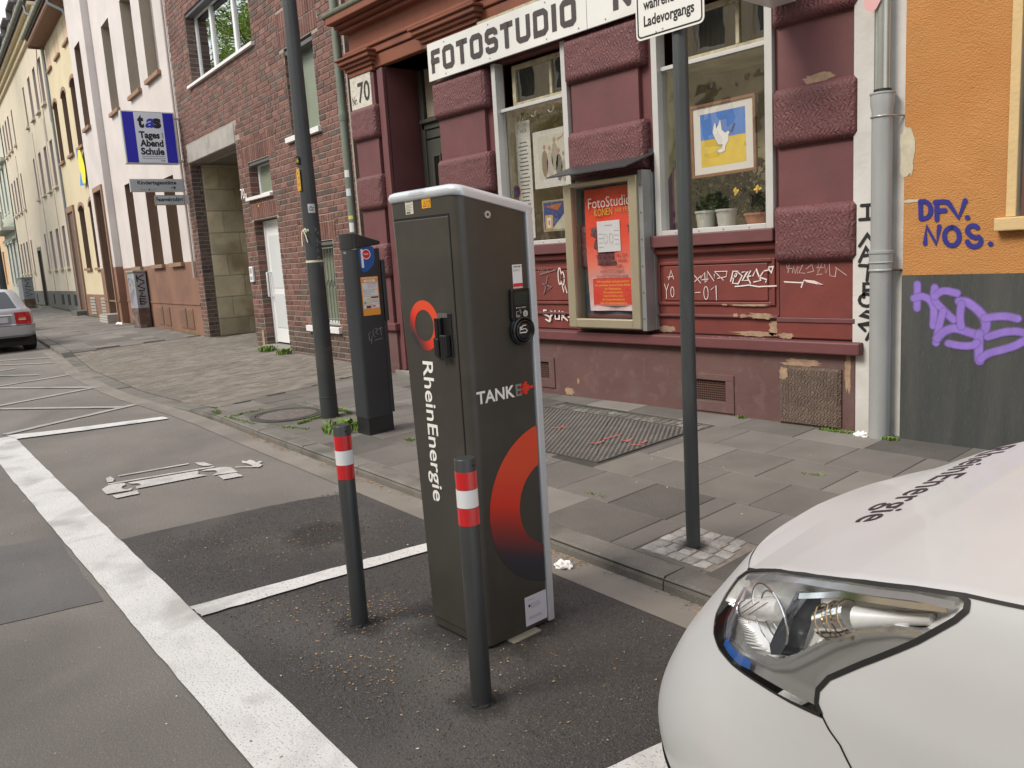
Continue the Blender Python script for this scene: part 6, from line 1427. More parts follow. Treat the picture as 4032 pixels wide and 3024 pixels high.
mb = MB(); mb.fb(FF, -2.765, -2.675, 1.29, 1.474, .006, .014); hd = mb.build('handle', M_blp, dr, bevel=.004)
for (a, b, c, d, e, f_) in ((-2.760, -2.730, 1.305, 1.455, .014, .034), (-2.785, -2.757, 1.290, 1.372, .014, .030), (-2.752, -2.728, 1.288, 1.37, .034, .046), (-2.722, -2.682, 1.292, 1.385, .014, .044), (-2.756, -2.735, 1.36, 1.455, .034, .040)):
    mb = MB(); mb.fb(FF, a, b, c, d, e, f_); mb.build('lever' if False else 'handle_lever', M_blp, dr, bevel=.006, bseg=3)
mb = MB(); mb.fb(FF, -2.757, -2.690, 1.455, 1.474, .0145, .018); mb.build('handle_bevel', mat('steel_edge', (.3, .3, .3), .3, metal=.8), dr)
RC, NV, BK = (.60, .045, .02), (.035, .045, .06), (.058, .054, .045)
def ringc(t):   # t 0 bright .. 1 body colour
    tab = [(0, (.64, .07, .028)), (.35, (.60, .035, .018)), (.58, (.24, .03, .025)), (.8, (.045, .030, .040)), (.9, (.024, .030, .042)), (1, (.030, .033, .036))]
    for (a, c), (b, d) in zip(tab, tab[1:]):
        if t <= b: u = (t - a) / (b - a); return tuple(lerp(p, q, u) for p, q in zip(c, d))
    return tab[-1][1]
mb = MB(); n = 72; cx, cz = -2.871, 1.417
for i in range(n):
    for r0, r1 in ((.068, .089), (.089, .109)):
        q = []
        for (a, r_) in ((i, r0), (i, r1), (i + 1, r1), (i + 1, r0)):
            w = 2 * math.pi * a / n; x, z = math.cos(w) * r_, math.sin(w) * r_; t = max(0, min(1, (-z * .55 - x * .75) / .095 * .5 + .18 + (.06 if z < -.03 else 0)))
            q.append((x, z, ringc(max(0, min(.97, (t - .12) * 1.5)))))
        mb.quad(*[FF.p(cx + x, cz + z * 1.0, .0072) for x, z, c in q], 0, None, tuple(c for x, z, c in q))
M_foil = mat('printed_foil', rough=.38, attr='Col')
mb.build('ring_logo', M_foil, dr, 'orange red ring fading to dark on the door')
mb = MB(); mb.text(FF, 'RheinEnergie', -2.904, 1.262, .072, .632, .012, .0072, rot=-math.pi / 2); mb.build('lettering', mat('white_foil', (.78, .78, .76), .45), dr, 'white vertical lettering RheinEnergie')
mb = MB(); mb.rect(FF, -2.951, -2.894, 1.892, 1.950, .001, 0, (.56, .54, .47))
mb.text(FF, 'MENNEKES', -2.944, 1.940, .006, .044, .01, .0015, 0, (.05, .05, .05))
for k in range(5): mb.rect(FF, -2.946, -2.9 - .012 * (k % 2), 1.930 - k * .006, 1.932 - k * .006, .0015, 0, (.2, .2, .19))
mb.rect(FF, -2.945, -2.915, 1.895, 1.902, .0015, 0, (.08, .08, .08)); mb.build('type_plate', PR, ch)
mb = MB(); mb.rect(FF, -2.830, -2.768, 1.908, 1.947, .001, 0, (.70, .34, .02)); mb.poly([FF.p(-2.823, 1.914, .0016), FF.p(-2.800, 1.914, .0016), FF.p(-2.8115, 1.940, .0016)], 0, None, (.03, .02, .01)); mb.poly([FF.p(-2.8195, 1.9165, .002), FF.p(-2.8035, 1.9165, .002), FF.p(-2.8115, 1.935, .002)], 0, None, (.7, .34, .02)); mb.rect(FF, -2.8125, -2.8105, 1.919, 1.929, .0022, 0, (.03, .02, .01))
for p in ([(-2.795, 1.915), (-2.795, 1.938), (-2.784, 1.934), (-2.784, 1.913), (-2.795, 1.915)], [(-2.784, 1.934), (-2.773, 1.938), (-2.773, 1.915), (-2.784, 1.913)]): mb.ribbon(FF, p, .0018, .0016, 0, (.03, .02, .01), cap=False)
mb.build('warning_sticker', PR, ch)
FT_ = Frame((0, 2.036, 0), (1, 0, 0), (0, 0, 1), (0, -1, 0))
mb = MB(); mb.text(FT_, '4 eichrecht', -2.90, 1.972, .009, .10, .0, .0065); mb.ribbon(FT_, [(-2.91, 1.966), (-2.80, 1.966), (-2.79, 1.986), (-2.90, 1.986), (-2.91, 1.966)], .0015, .006, cap=False); mb.build('embossed_mark', mat('embossed_grey', (.38, .40, .42), .4), ch)
# side face
mb = MB(); mb.tube([FS.p(2.196, 1.864, 0), FS.p(2.196, 1.864, .006)], .0155, 20); lk = mb.build('lock', mat('steel', (.45, .45, .45), .35, metal=.3), ch, smooth=40)
mb = MB(); mb.tube([FS.p(2.196, 1.864, .006), FS.p(2.196, 1.864, .0066)], .006, 8); mb.build('keyhole', M_gapk, lk)
mb = MB(); mb.rect(FS, 2.316, 2.371, 1.553, 1.653, .001, 0, (.72, .72, .73)); mb.rect(FS, 2.317, 2.3705, 1.559, 1.574, .0014, 0, (.62, .03, .03)); mb.text(FS, 'TANK', 2.320, 1.640, .008, .031, .02, .0014, 0, (.02, .02, .05)); mb.rect(FS, 2.353, 2.361, 1.640, 1.648, .0014, 0, (.10, .12, .3)); mb.rect(FS, 2.362, 2.370, 1.643, 1.646, .0014, 0, (.6, .03, .03))
for k in range(3): mb.rect(FS, 2.320, 2.362 - .01 * (k % 2), 1.632 - k * .0035, 1.6335 - k * .0035, .0014, 0, (.35, .35, .38))
mb.text(FS, 'www.', 2.320, 1.555, .003, .03, 0, .0014, 0, (.3, .3, .3)); mb.build('tariff_sticker', PR, ch)
dv = MB(); P = [(2.284, 1.428), (2.288, 1.545), (2.292, 1.552), (2.386, 1.554), (2.394, 1.548), (2.393, 1.43)]
n = 22
for i in range(n + 1): w = R(42 - 264 * i / n); P.append((2.343 + .066 * math.cos(w), 1.372 + .064 * math.sin(w)))
dv.prism(FS, P, 0, .017); dvo = dv.build('charge_unit', M_blp, ch, bevel=.005, bseg=3)
mb = MB(); mb.fb(FS, 2.304, 2.378, 1.482, 1.537, .017, .0175); mb.build('display', mat('lcd_display', (.030, .038, .032), .12), dvo)
mb = MB(); mb.text(FS, 'MENNEKES', 2.318, 1.468, .0055, .05, .01, .0178, 0, (.45, .45, .45)); mb.rect(FS, 2.310, 2.3155, 1.468, 1.4735, .0178, 0, (.45, .45, .45))
mb.ribbon(FS, [(2.330, 1.432), (2.311, 1.432), (2.311, 1.455), (2.322, 1.455)], .0025, .0178, 0, (.4, .4, .4)); mb.text(FS, 'RFID', 2.3135, 1.435, .006, .018, .01, .0178, 0, (.4, .4, .4))
for r_ in (.006, .011): mb.ribbon(FS, [(2.327 + r_ * math.cos(R(q)), 1.452 + r_ * math.sin(R(q))) for q in range(-40, 100, 20)], .002, .0178, 0, (.4, .4, .4))
mb.poly([FS.p(2.3625 + .015 * math.cos(R(30 + q * 60)), 1.443 + .016 * math.sin(R(30 + q * 60)), .0178) for q in range(6)], 0, None, (.42, .42, .42)); mb.text(FS, 'C', 2.3625, 1.438, .010, .009, .02, .0182, 0, (.03, .03, .03), 'c'); mb.build('printed_symbols', PR, dvo)
FC = Frame(FS.p(2.343, 1.372, .017), FS.u, FS.v, FS.n)
def ringmesh(mb, prof, n=36):
    k = len(mb.v)
    for (r_, d) in prof:
        for j in range(n): w = 2 * math.pi * j / n; mb.v.append(FC.p(r_ * math.cos(w), r_ * math.sin(w) * .97, d))
    for i in range(len(prof) - 1):
        for j in range(n): q = (j + 1) % n; mb.face((k + i * n + j, k + i * n + q, k + (i + 1) * n + q, k + (i + 1) * n + j))
    mb.face([k + j for j in range(n)][::-1]); mb.face([k + (len(prof) - 1) * n + j for j in range(n)])
mb = MB(); ringmesh(mb, [(.060, 0), (.062, .008), (.056, .012), (.047, .002), (.046, .010), (.041, .012), (.036, .003), (.035, .009), (.030, .010)]); mb.build('socket', M_blp, dvo, smooth=30)
mb = MB(); FC2 = Frame(FC.p(0, 0, .011), FC.u, FC.v, FC.n)
for p in ([(-.012, .012), (-.020, .012), (-.024, -.002)], [(-.024, .0), (.006, .004), (.014, .0), (.018, -.006), (.014, -.012), (-.024, -.012), (-.024, 0)], [(-.016, .004), (-.004, .018), (.012, .018)]): mb.ribbon(FC2, [(x - .004, z + .004) for x, z in p], .0035, 0)
mb.build('car_symbol', mat('white_print', (.75, .75, .75), .5), dvo)
WF = MATS['white_foil']
mb = MB(); mb.text(FS, 'TANK', 2.076, 1.090, .050, .212, .022, .0012); mb.build('lettering', WF, ch, 'bold white letters TANK')
mb = MB(); mb.text(FS, 'E', 2.294, 1.090, .050, .036, .022, .0012); mb.build('lettering', mat('grey_foil', (.19, .20, .19), .45), ch, 'grey letter E')
mb = MB()
for (a, b, c, d) in ((2.316, 2.338, 1.100, 1.108), (2.316, 2.338, 1.126, 1.134), (2.332, 2.346, 1.096, 1.138), (2.346, 2.362, 1.090, 1.146), (2.362, 2.372, 1.104, 1.132), (2.372, 2.406, 1.112, 1.124)): mb.rect(FS, a, b, c, d, .0016)
mb.build('plug_symbol', mat('red_foil', (.62, .035, .018), .42), ch)
mb = MB(); NA, NR = 90, 8; cu, cv_ = 2.475, .577
def arcpt(i, k):
    r_ = lerp(.200, .372, k / NR); w0 = math.acos(max(-1, (2.4035 - cu) / r_)); w = lerp(w0, 2 * math.pi - w0, i / NA); return cu + r_ * math.cos(w), cv_ + r_ * math.sin(w), r_, w
for i in range(NA):
    for k in range(NR):
        q = [arcpt(i, k), arcpt(i, k + 1), arcpt(i + 1, k + 1), arcpt(i + 1, k)]; cs = []
        for (u, v, r_, w) in q:
            t = (.80 - v) / .49 + (2.40 - u) * .7 - .15; cs.append(ringc(max(0, min(1, t))))
        mb.quad(*[FS.p(u, v, .0012) for u, v, _, _ in q], 0, None, tuple(cs))
mb.build('large_ring_logo', M_foil, ch, 'large red arc fading to dark blue at the foot')
mb = MB(); mb.rect(FS, 2.270, 2.4035, .034, .172, .002, 0, (.62, .62, .72)); mb.text(FS, 'Gefördert durch:', 2.29, .152, .005, .04, 0, .0025, 0, (.15, .15, .18))
mb.poly([FS.p(2.296 + .007 * math.cos(q * .785), .126 + .007 * math.sin(q * .785), .0025) for q in range(8)], 0, None, (.02, .02, .03))
for k, c in enumerate(((.02, .02, .02), (.55, .03, .03), (.65, .45, .05))): mb.rect(FS, 2.306, 2.3085, .104 + .01 * (2 - k), .114 + .01 * (2 - k), .0025, 0, c)
for k, s_ in enumerate(('Bundesministerium', 'für Verkehr und', 'digitale Infrastruktur')): mb.text(FS, s_, 2.313, .130 - k * .008, .0048, .045 + .004 * k, 0, .0025, 0, (.12, .12, .15))
for k, s_ in enumerate(('aufgrund eines Beschlusses', 'des Deutschen Bundestages')): mb.text(FS, s_, 2.29, .070 - k * .008, .0048, .078, 0, .0025, 0, (.12, .12, .15))
mb.build('funding_sticker', PR, ch)
mb = MB(); mb.box(-2.72, -2.56, 2.16, 2.33, .002, .012); tag(mb.build('cardboard_scrap', mat('grey_cardboard', (.20, .19, .15), .9), bevel=.004), 'flat grey cardboard scrap sticking out under the charging pillar', 'scrap')
# ================================================================== BOLLARDS
M_anth = mat('anthracite_tube', (.036, .039, .041), .42, var=.12, vscale=5, metal=.1, bump=.05, bscale=60)
def retro(name, c):
    return mat(name, c, .25, spec=.9, coat=.5, rand=0)
M_rr, M_rw = retro('red_reflective_foil', (.55, .008, .012)), retro('white_reflective_foil', (.72, .74, .76))
def make_bollard():
    t = thing('bollard', '', 'bollard'); r_ = .0395
    mb = MB(); mb.lathe([(r_, 0), (r_, .966), (r_ - .003, .970)], 0, 0, 40); mb.build('post', M_anth, t, smooth=40)
    for (a, b, m, nm) in ((.720, .786, M_rr, 'red_band'), (.788, .855, M_rw, 'white_band'), (.857, .923, M_rr, 'red_band')):
        mb = MB(); mb.lathe([(r_ + .0012, a), (r_ + .0012, b)], 0, 0, 40); mb.build(nm, m, t, smooth=40)
    mb = MB(); w = R(-4); mb.tube([(r_ * .9 * math.cos(w), r_ * .9 * math.sin(w), .945), ((r_ + .0008) * math.cos(w), (r_ + .0008) * math.sin(w), .945)], .0045, 8); mb.build('lock_hole', M_gapk, t)
    mb = MB(); mb.lathe([(.052, .001), (.047, .008), (.041, .012)], 0, 0, 14)
    for v_ in mb.v: v_.x += (rnd() - .5) * .012; v_.y += (rnd() - .5) * .012
    mb.build('tar_collar', mat('tar', (.012, .012, .012), .8, bump=.8, bscale=80), t)
    return t
b1 = make_bollard(); b1.location = (-3.27, 1.81, .004); b1['label'] = 'red and white banded bollard left of the charging pillar, farther from the camera'; b1['group'] = 'bollards protecting the charging pillar'
def dup(root, loc, rz=0, label=None):
    r_ = root.copy(); COL.objects.link(r_); r_.location = loc; r_.rotation_euler = (0, 0, rz)
    if label: r_['label'] = label
    for c in list(root.children):
        d = c.copy(); COL.objects.link(d); d.parent = r_
        for g in c.children: e = g.copy(); COL.objects.link(e); e.parent = d
    return r_
b2 = dup(b1, (-2.305, 1.765, .004), .25, 'red and white banded bollard in front of the charging pillar, nearer to the camera')
# ================================================================== PARKING METER
M_met = mat('dark_blue_grey_cabinet', (.026, .029, .035), .38, var=.08, vscale=3, bump=.1, bscale=150)
M_met2 = mat('black_meter_hood', (.018, .019, .021), .35, bump=.1, bscale=150)
pm = thing('parking_meter', 'dark parking ticket machine with blue P sign beside lamp post', 'parking meter')
mx0, mx1, my0, my1 = -6.76, -6.53, 3.90, 4.19
def rr(x0, x1, y0, y1, rc, n=4):
    P = []
    for (cx, cy, a0) in ((x1 - rc, y0 + rc, -90), (x1 - rc, y1 - rc, 0), (x0 + rc, y1 - rc, 90), (x0 + rc, y0 + rc, 180)):
        for i in range(n + 1): w = R(a0 + 90 * i / n); P.append((cx + rc * math.cos(w), cy + rc * math.sin(w)))
    return P
mb = MB(); ring_loft([[(x, y, .255) for x, y in rr(mx0, mx1, my0, my1, .025)], [(x, y, 1.825) for x, y in rr(mx0, mx1, my0, my1, .025)]]); mb.build('cabinet', M_met, pm, smooth=40)
mb = MB(); ring_loft([[(x, y, 1.826 + (y - my0) * .12) for x, y in rr(mx0 - .008, mx1 + .012, my0 - .008, my1 + .01, .03)], [(x, y, 1.975 - (y - my0) * .29) for x, y in rr(mx0 - .008, mx1 + .012, my0 - .008, my1 + .01, .03)]]); mb.build('hood', M_met2, pm, smooth=40, bevel=.008)
mb = MB(); mb.box(mx0 + .01, mx1 - .01, my0 + .012, my1 - .005, .06, .256); mb.build('plinth', M_met2, pm)
mb = MB(); mb.box(mx1 - .2, mx1 - .02, my1 + .001, my1 + .03, .27, 1.72); mb.box(mx1 - .2, mx1 + .0, my1 + .001, my1 + .042, 1.15, 1.72); mb.build('side_door', M_met, pm, bevel=.008)
FM = Frame((mx1, 0, 0), (0, 1, 0), (0, 0, 1), (1, 0, 0))
mb = MB(); mb.rect(FM, my1 - .034, my1 - .031, .27, 1.84, .0008); mb.build('panel_gap', M_gapk, pm)
mb = MB(); cu_, cv2 = 4.040, 1.725
P = [(3.955, 1.80), (3.965, 1.832), (3.99, 1.843), (4.08, 1.85), (4.115, 1.84), (4.122, 1.80), (4.122, 1.74), (4.11, 1.69), (4.07, 1.645), (4.03, 1.617), (3.99, 1.612), (3.972, 1.63), (3.960, 1.70)]
mb.prism(FM, P, 0, .003, 0, None, (.01, .085, .32))
mb.rect(FM, 3.978, 4.002, 1.655, 1.822, .0036, 0, (.75, .75, .76)); n = 24
mb.poly([FM.p(4.034 + .046 * math.cos(2 * math.pi * q / n), 1.776 + .046 * math.sin(2 * math.pi * q / n), .0040) for q in range(n)], 0, None, (.75, .75, .76)); mb.poly([FM.p(4.034 + .039 * math.cos(2 * math.pi * q / n), 1.776 + .039 * math.sin(2 * math.pi * q / n), .0044) for q in range(n)], 0, None, (.58, .015, .02))
mb.text(FM, 'KEUP', 4.034, 1.771, .013, .05, .02, .0048, 0, (.75, .74, .73), 'c')
mb.build('parking_sign', PR, pm, 'blue P sign with a red disc')
mb = MB(); mb.rect(FM, 3.952, 4.137, 1.215, 1.570, .002, 0, (.72, .30, .04)); mb.text(FM, 'HANDYPARKEN', 4.045, 1.551, .014, .165, .01, .0026, 0, (.8, .72, .6), 'c')
mb.rect(FM, 3.985, 4.105, 1.524, 1.542, .0026, 0, (.75, .75, .76)); mb.text(FM, '500034', 4.045, 1.527, .012, .08, .0, .0032, 0, (.3, .3, .32), 'c')
for (a, b, c, d) in ((3.962, 4.128, 1.455, 1.515), (3.962, 4.128, 1.393, 1.450), (3.962, 4.043, 1.352, 1.389), (4.047, 4.128, 1.352, 1.389), (3.962, 4.043, 1.316, 1.348), (4.047, 4.128, 1.316, 1.348), (3.962, 4.043, 1.280, 1.312), (4.047, 4.128, 1.280, 1.312)):
    mb.rect(FM, a, b, c, d, .0026, 0, (.66, .66, .68))
mb.text(FM, 'EASYPARK', 4.02, 1.500, .010, .10, .02, .0032, 0, (.30, .08, .35)); mb.text(FM, 'PARK NOW', 3.968, 1.430, .011, .085, .01, .0032, 0, (.05, .32, .15)); mb.ribbon(FM, [(4.062, 1.440), (4.070, 1.430), (4.086, 1.447)], .003, .0032, 0, (.05, .25, .3))
for k in range(3): mb.rect(FM, 4.02, 4.12 - .02 * (k % 2), 1.488 - k * .009, 1.4905 - k * .009, .0032, 0, (.3, .3, .45)); mb.rect(FM, 3.97, 4.06 - .02 * (k % 2), 1.42 - k * .008, 1.4225 - k * .008, .0032, 0, (.2, .5, .5))
for (a, b, c, d, col) in ((4.05, 4.126, 1.372, 1.386, (.03, .03, .03)), (3.968, 3.99, 1.322, 1.342, (.08, .4, .15)), (3.995, 4.037, 1.328, 1.334, (.1, .45, .2)), (4.055, 4.12, 1.334, 1.340, (.1, .35, .5)), (3.99, 4.04, 1.283, 1.305, (.04, .05, .06)), (4.055, 4.09, 1.29, 1.305, (.4, .1, .45)), (4.0, 4.04, 1.364, 1.37, (.25, .4, .25)), (4.06, 4.12, 1.358, 1.362, (.5, .4, .1))): mb.rect(FM, a, b, c, d, .0033, 0, col)
mb.build('payment_sticker', PR, pm, 'orange and white phone parking sticker')
FM2 = Frame((0, my0, 0), (1, 0, 0), (0, 0, 1), (0, -1, 0))
mb = MB(); mb.text(FM2, '155', -6.70, 1.79, .02, .045, 0, .001); mb.build('machine_number', mat('pale_print', (.5, .5, .48), .6), pm)
mb = MB()
for p in ([(4.02, .98), (3.99, .99), (3.99, 1.05), (4.01, 1.06)], [(4.01, .95), (4.02, 1.02)], [(4.04, 1.08), (4.035, 1.03), (4.055, 1.01)], [(4.06, 1.09), (4.09, 1.08), (4.065, 1.05), (4.09, 1.03)], [(4.10, 1.08), (4.14, 1.09)], [(4.12, 1.09), (4.125, 1.02)], [(4.05, .98), (4.13, .99)]): mb.ribbon(FM, p, .0035, .0012)
mb.build('graffiti', mat('faint_marker', (.30, .32, .36), .7), pm, 'thin pale scribbled tag')
# ================================================================== LAMP POST
M_lamp = mat('dark_grey_lamp_paint', (.040, .046, .050), .5, var=.12, vscale=4, bump=.15, bscale=40, stain=(.065, .066, .06), stain_amt=.4, stain_scale=3, metal=.1)
lx, ly = -7.74, 4.16; lz = sw(lx, ly)
lp = thing('lamp_post', 'tall tapering dark grey lamp post with stickers and paper ribbons', 'lamp post')
rad = lambda z: interp([(0, .094), (.30, .0925), (2.0, .086), (4.3, .068), (7.5, .045)], z)
mb = MB(); mb.lathe([(rad(z), z) for z in (lz - .02, .31)] + [(.0955, .312), (.0955, .322), (.092, .324)] + [(rad(z), z) for z in (1.0, 2.0, 3.0, 4.3, 7.5)], lx, ly, 32); mb.build('shaft', M_lamp, lp, smooth=40)
mb = MB(); mb.tube([(lx, ly, 7.45), (lx, ly, 7.9), (lx + .1, ly - .4, 8.2), (lx + .2, ly - 1.2, 8.35)], .035, 8); mb.build('arm', M_lamp, lp); mb = MB(); mb.box(lx + .08, lx + .35, ly - 1.9, ly - 1.1, 8.28, 8.4); mb.build('lantern', M_lamp, lp, bevel=.04)
def post_frame(ang, z, off=.0): w = R(ang); r_ = rad(z) + off; return Frame((lx + r_ * math.cos(w), ly + r_ * math.sin(w), z), (-math.sin(w), math.cos(w), 0), (0, 0, 1), (math.cos(w), math.sin(w), 0))
CAMA = -28
def wrap(z0, z1, a0, a1, col, name, m=PR, off=.0015, nn=6, par=None, label=None):
    mb = MB()
    for q in range(nn):
        b0, b1 = lerp(a0, a1, q / nn), lerp(a0, a1, (q + 1) / nn)
        mb.quad(*[(lx + (rad(z) + off) * math.cos(R(b)), ly + (rad(z) + off) * math.sin(R(b)), z) for b, z in ((b0, z0), (b1, z0), (b1, z1), (b0, z1))], 0, None, col)
    return mb.build(name, m)
o = wrap(2.235, 2.325, CAMA - 12, CAMA + 38, (.50, .52, .55), 'sticker', nn=4); tag(o, 'square white sticker with a small drawing on the lamp post', 'sticker')
mb = MB(); F_ = post_frame(CAMA + 12, 2.28, .004)
for p in ([(-.02, 0), (-.005, .02), (.01, .0), (.025, .01)], [(-.025, -.015), (-.01, -.02), (0, -.012), (.02, -.02)]): mb.ribbon(F_, p, .007, 0)
mb.build('print', mat('dark_drawing', (.03, .05, .06), .7), o)
yp = thing('yellow_plate', 'narrow yellow utility plate strapped to the lamp post', 'plate'); F_ = post_frame(CAMA - 62, 2.57, .012)
mb = MB(); mb.fb(F_, -.035, .035, -.11, .11, -.006, 0); mb.build('plate', mat('yellow_plastic', (.55, .31, .03), .5, var=.1, vscale=20), yp, bevel=.004)
mb = MB(); mb.text(F_, 'A', -.015, .055, .022, .02, 0, .001); mb.text(F_, 'T', 0, -.005, .03, .026, 0, .001); mb.text(F_, '72', -.012, -.06, .025, .028, 0, .001)
for (a, b) in ((-.025, .095), (.025, .095), (-.025, -.095), (.025, -.095)): mb.tube([F_.p(a, b, 0), F_.p(a, b, .002)], .004, 6)
mb.build('print', mat('dark_print', (.06, .05, .03), .7), yp)
F_ = post_frame(CAMA - 55, 2.76, .012); np_ = thing('number_plate_small', 'small black plate with yellow 16 on the lamp post', 'plate')
mb = MB(); mb.fb(F_, -.03, .03, -.035, .045, -.006, 0); mb.build('plate', M_blp, np_, bevel=.003); mb = MB(); mb.text(F_, '16', 0, -.02, .042, .036, .01, .001, align='c'); mb.build('print', mat('yellow_digits', (.65, .45, .08), .6), np_)
np_.name = 'number_plate'
M_rib = mat('pale_yellow_ribbon', (.58, .57, .42), .85, var=.05, vscale=20)
o1 = wrap(2.05, 2.075, CAMA - 85, CAMA - 20, None, 'paper_ribbon', M_rib, .002, 8); tag(o1, 'upper torn pale ribbon with two hanging ends on the lamp post', 'ribbon')
F_ = post_frame(CAMA - 60, 2.06, .006)
for P in ([(0, 0), (.035, -.05), (.06, -.12)], [(-.03, 0), (-.045, -.07), (-.05, -.15)], [(-.02, .0), (.04, .02), (.05, -.02)]): mb = MB(); mb.ribbon(F_, P, .016, .004 + .002 * rnd(), cap=False); mb.build('ribbon_end', M_rib, o1)
o2 = wrap(1.735, 1.757, CAMA - 90, CAMA + 85, None, 'paper_ribbon', M_rib, .002, 14); tag(o2, 'lower pale ribbon tied round the lamp post with loose ends', 'ribbon')
F_ = post_frame(CAMA + 70, 1.75, .006); mb = MB(); mb.ribbon(F_, [(-.01, 0), (.03, -.01), (.06, -.05), (.085, -.13), (.09, -.18)], .018, .006, cap=False); mb.build('ribbon_end', M_rib, o2); mb = MB(); mb.ribbon(F_, [(0, .0), (.08, .015)], .018, .012, cap=False); mb.build('ribbon_end', M_rib, o2)
mb = MB(); F_ = post_frame(CAMA + 35, 1.92, .002)
for k, P in enumerate(([(-.02, .13), (-.02, .17), (0, .15), (-.02, .13)], [(0, .12), (.01, .10), (.02, .125)], [(-.02, .06), (-.02, .02), (.0, .02), (0, .06), (-.01, -.02), (-.03, -.01)], [(.01, .0), (.02, .03), (.03, 0)], [(-.025, -.05), (-.02, -.09), (0, -.07), (-.01, -.045)], [(-.02, -.12), (.01, -.15), (-.01, -.17), (-.03, -.15), (-.01, -.13)], [(.0, -.2), (.015, -.24), (.02, -.19)])): mb.ribbon(F_, P, .005, .0005 * k)
mb.build('graffiti', mat('grey_marker', (.22, .23, .25), .7), lp, 'thin pale handwriting')
F_ = post_frame(CAMA + 15, .82, .002); mb = MB()
for P in ([(-.02, 0), (-.02, .04), (0, .03), (-.01, .02), (.01, .0), (-.02, 0)], [(.02, 0), (.03, .04), (.045, 0)], [(.02, -.04), (0, -.06), (.0, -.09), (.03, -.1)]): mb.ribbon(F_, P, .004, 0)
mb.build('graffiti', mat('dim_marker', (.10, .11, .11), .7), lp, 'dim scratched tag')
# ================================================================== SIGN POST
sx_, sy_ = -2.535, 3.445
spn = thing('sign_post', 'grey steel sign post standing in the granite sett patch', 'post')
mb = MB(); mb.lathe([(.0375, sw(sx_, sy_) - .02), (.0375, 4.2)], sx_, sy_, 32); mb.build('tube', mat('scuffed_grey_tube', (.062, .070, .072), .48, metal=.35, var=.2, vscale=6, stretch=(2, 2, .3), stain=(.11, .12, .12), stain_amt=.5, stain_scale=5, bump=.1, bscale=50), spn, smooth=40)
mb = MB()
for z in (2.78, 3.02): mb.tube([(sx_ + .041 * math.cos(q * .5236), sy_ + .041 * math.sin(q * .5236), z) for q in range(13)], .006, 6)
mb.build('clamp', M_alu, spn)
ss = thing('traffic_sign', 'white supplementary sign lettered Ladevorgangs on the sign post', 'sign')
FT = Frame((0, 3.398, 0), (1, 0, 0), (0, 0, 1), (0, -1, 0))
def rrect(a, b, c, d, r_, n=5):
    P = []
    for (cx, cy, a0) in ((b - r_, c + r_, -90), (b - r_, d - r_, 0), (a + r_, d - r_, 90), (a + r_, c + r_, 180)):
        for i in range(n + 1): w = R(a0 + 90 * i / n); P.append((cx + r_ * math.cos(w), cy + r_ * math.sin(w)))
    return P
mb = MB(); mb.prism(FT, rrect(-2.764, -2.357, 2.713, 3.12, .028), 0, .003); mb.build('plate', mat('sign_white', (.70, .70, .68), .35), ss)
mb = MB(); po_ = rrect(-2.755, -2.366, 2.722, 3.111, .022); pi_ = rrect(-2.747, -2.374, 2.730, 3.103, .016)
for i in range(len(po_)): j = (i + 1) % len(po_); mb.quad(*[FT.p(*q, .0036) for q in (po_[i], po_[j], pi_[j], pi_[i])])
mb.build('border', mat('sign_black', (.012, .012, .012), .5), ss)
for txt, z, w in (('Ladevorgangs', 2.774, .302), ('während des', 2.852, .275)):
    mb = MB(); mb.text(FT, txt, -2.714, z, .048, w, .026, .0038); mb.build('lettering', MATS['sign_black'], ss)
mb = MB()
for z in (2.742,): mb.tube([FT.p(-2.60, z, .003), FT.p(-2.60, z, .006)], .005, 8); mb.tube([FT.p(-2.64, z - .006, .003), FT.p(-2.64, z - .006, .006)], .005, 8)
mb.build('rivets', M_alu, ss, kind='stuff')
# ================================================================== PROJECTING SIGNS AT THE SCHOOL
base = Vector((-19.0, 7.2, 0))
FQ = Frame(base + BRK.n * 1.222, -BRK.n, (0, 0, 1), BRK.u)
ts = thing('school_sign', 'projecting blue and white light box sign of the evening school', 'sign')
mb = MB(); mb.fb(FQ, 0, 1.12, 4.14, 5.27, -.16, 0); mb.build('housing', M_alu, ts, bevel=.015)
mb = MB(); mb.rect(FQ, .03, .265, 4.17, 5.24, .004, 0, (.016, .013, .42)); mb.rect(FQ, .265, .865, 4.17, 5.24, .004, 0, (.70, .74, .82)); mb.rect(FQ, .865, 1.09, 4.17, 5.24, .004, 0, (.016, .013, .42))
mb.text(FQ, 't', .33, 4.93, .26, .13, .055, .006, 0, (.01, .01, .012)); mb.text(FQ, 's', .64, 4.93, .26, .18, .055, .006, 0, (.01, .01, .012)); mb.text(FQ, 'a', .47, 4.93, .26, .19, .03, .008, 0, (.02, .04, .42), slant=.35)
for txt, z, w in (('Tages', 4.695, .43), ('Abend', 4.52, .49), ('Schule', 4.345, .49)): mb.text(FQ, txt, .33, z, .135, w, .045, .006, 0, (.01, .01, .012))
mb.text(FQ, 'und', .835, 4.70, .04, .11, .015, .006, 0, (.01, .01, .012), rot=math.pi / 2)
mb.text(FQ, 'Staatlich anerkanntes Weiter-', .34, 4.295, .02, .48, .015, .006, 0, (.02, .02, .03)); mb.text(FQ, 'bildungskolleg (Abendrealschule)', .34, 4.25, .02, .48, .015, .006, 0, (.02, .02, .03)); mb.text(FQ, 'Köln', .82, 4.20, .03, .09, .015, .006, 0, (.01, .01, .012), 'r')
mb.build('sign_face', PR, ts)
mb = MB()
for z in (4.22, 5.15): mb.tube([FQ.p(1.10, z, -.08), FQ.p(1.36, z, -.08)], .028, 8)
mb.build('bracket', M_alu, ts, smooth=40)
ks = thing('nursery_sign', 'long grey projecting sign reading Kindertagesstätte with an arrow', 'sign')
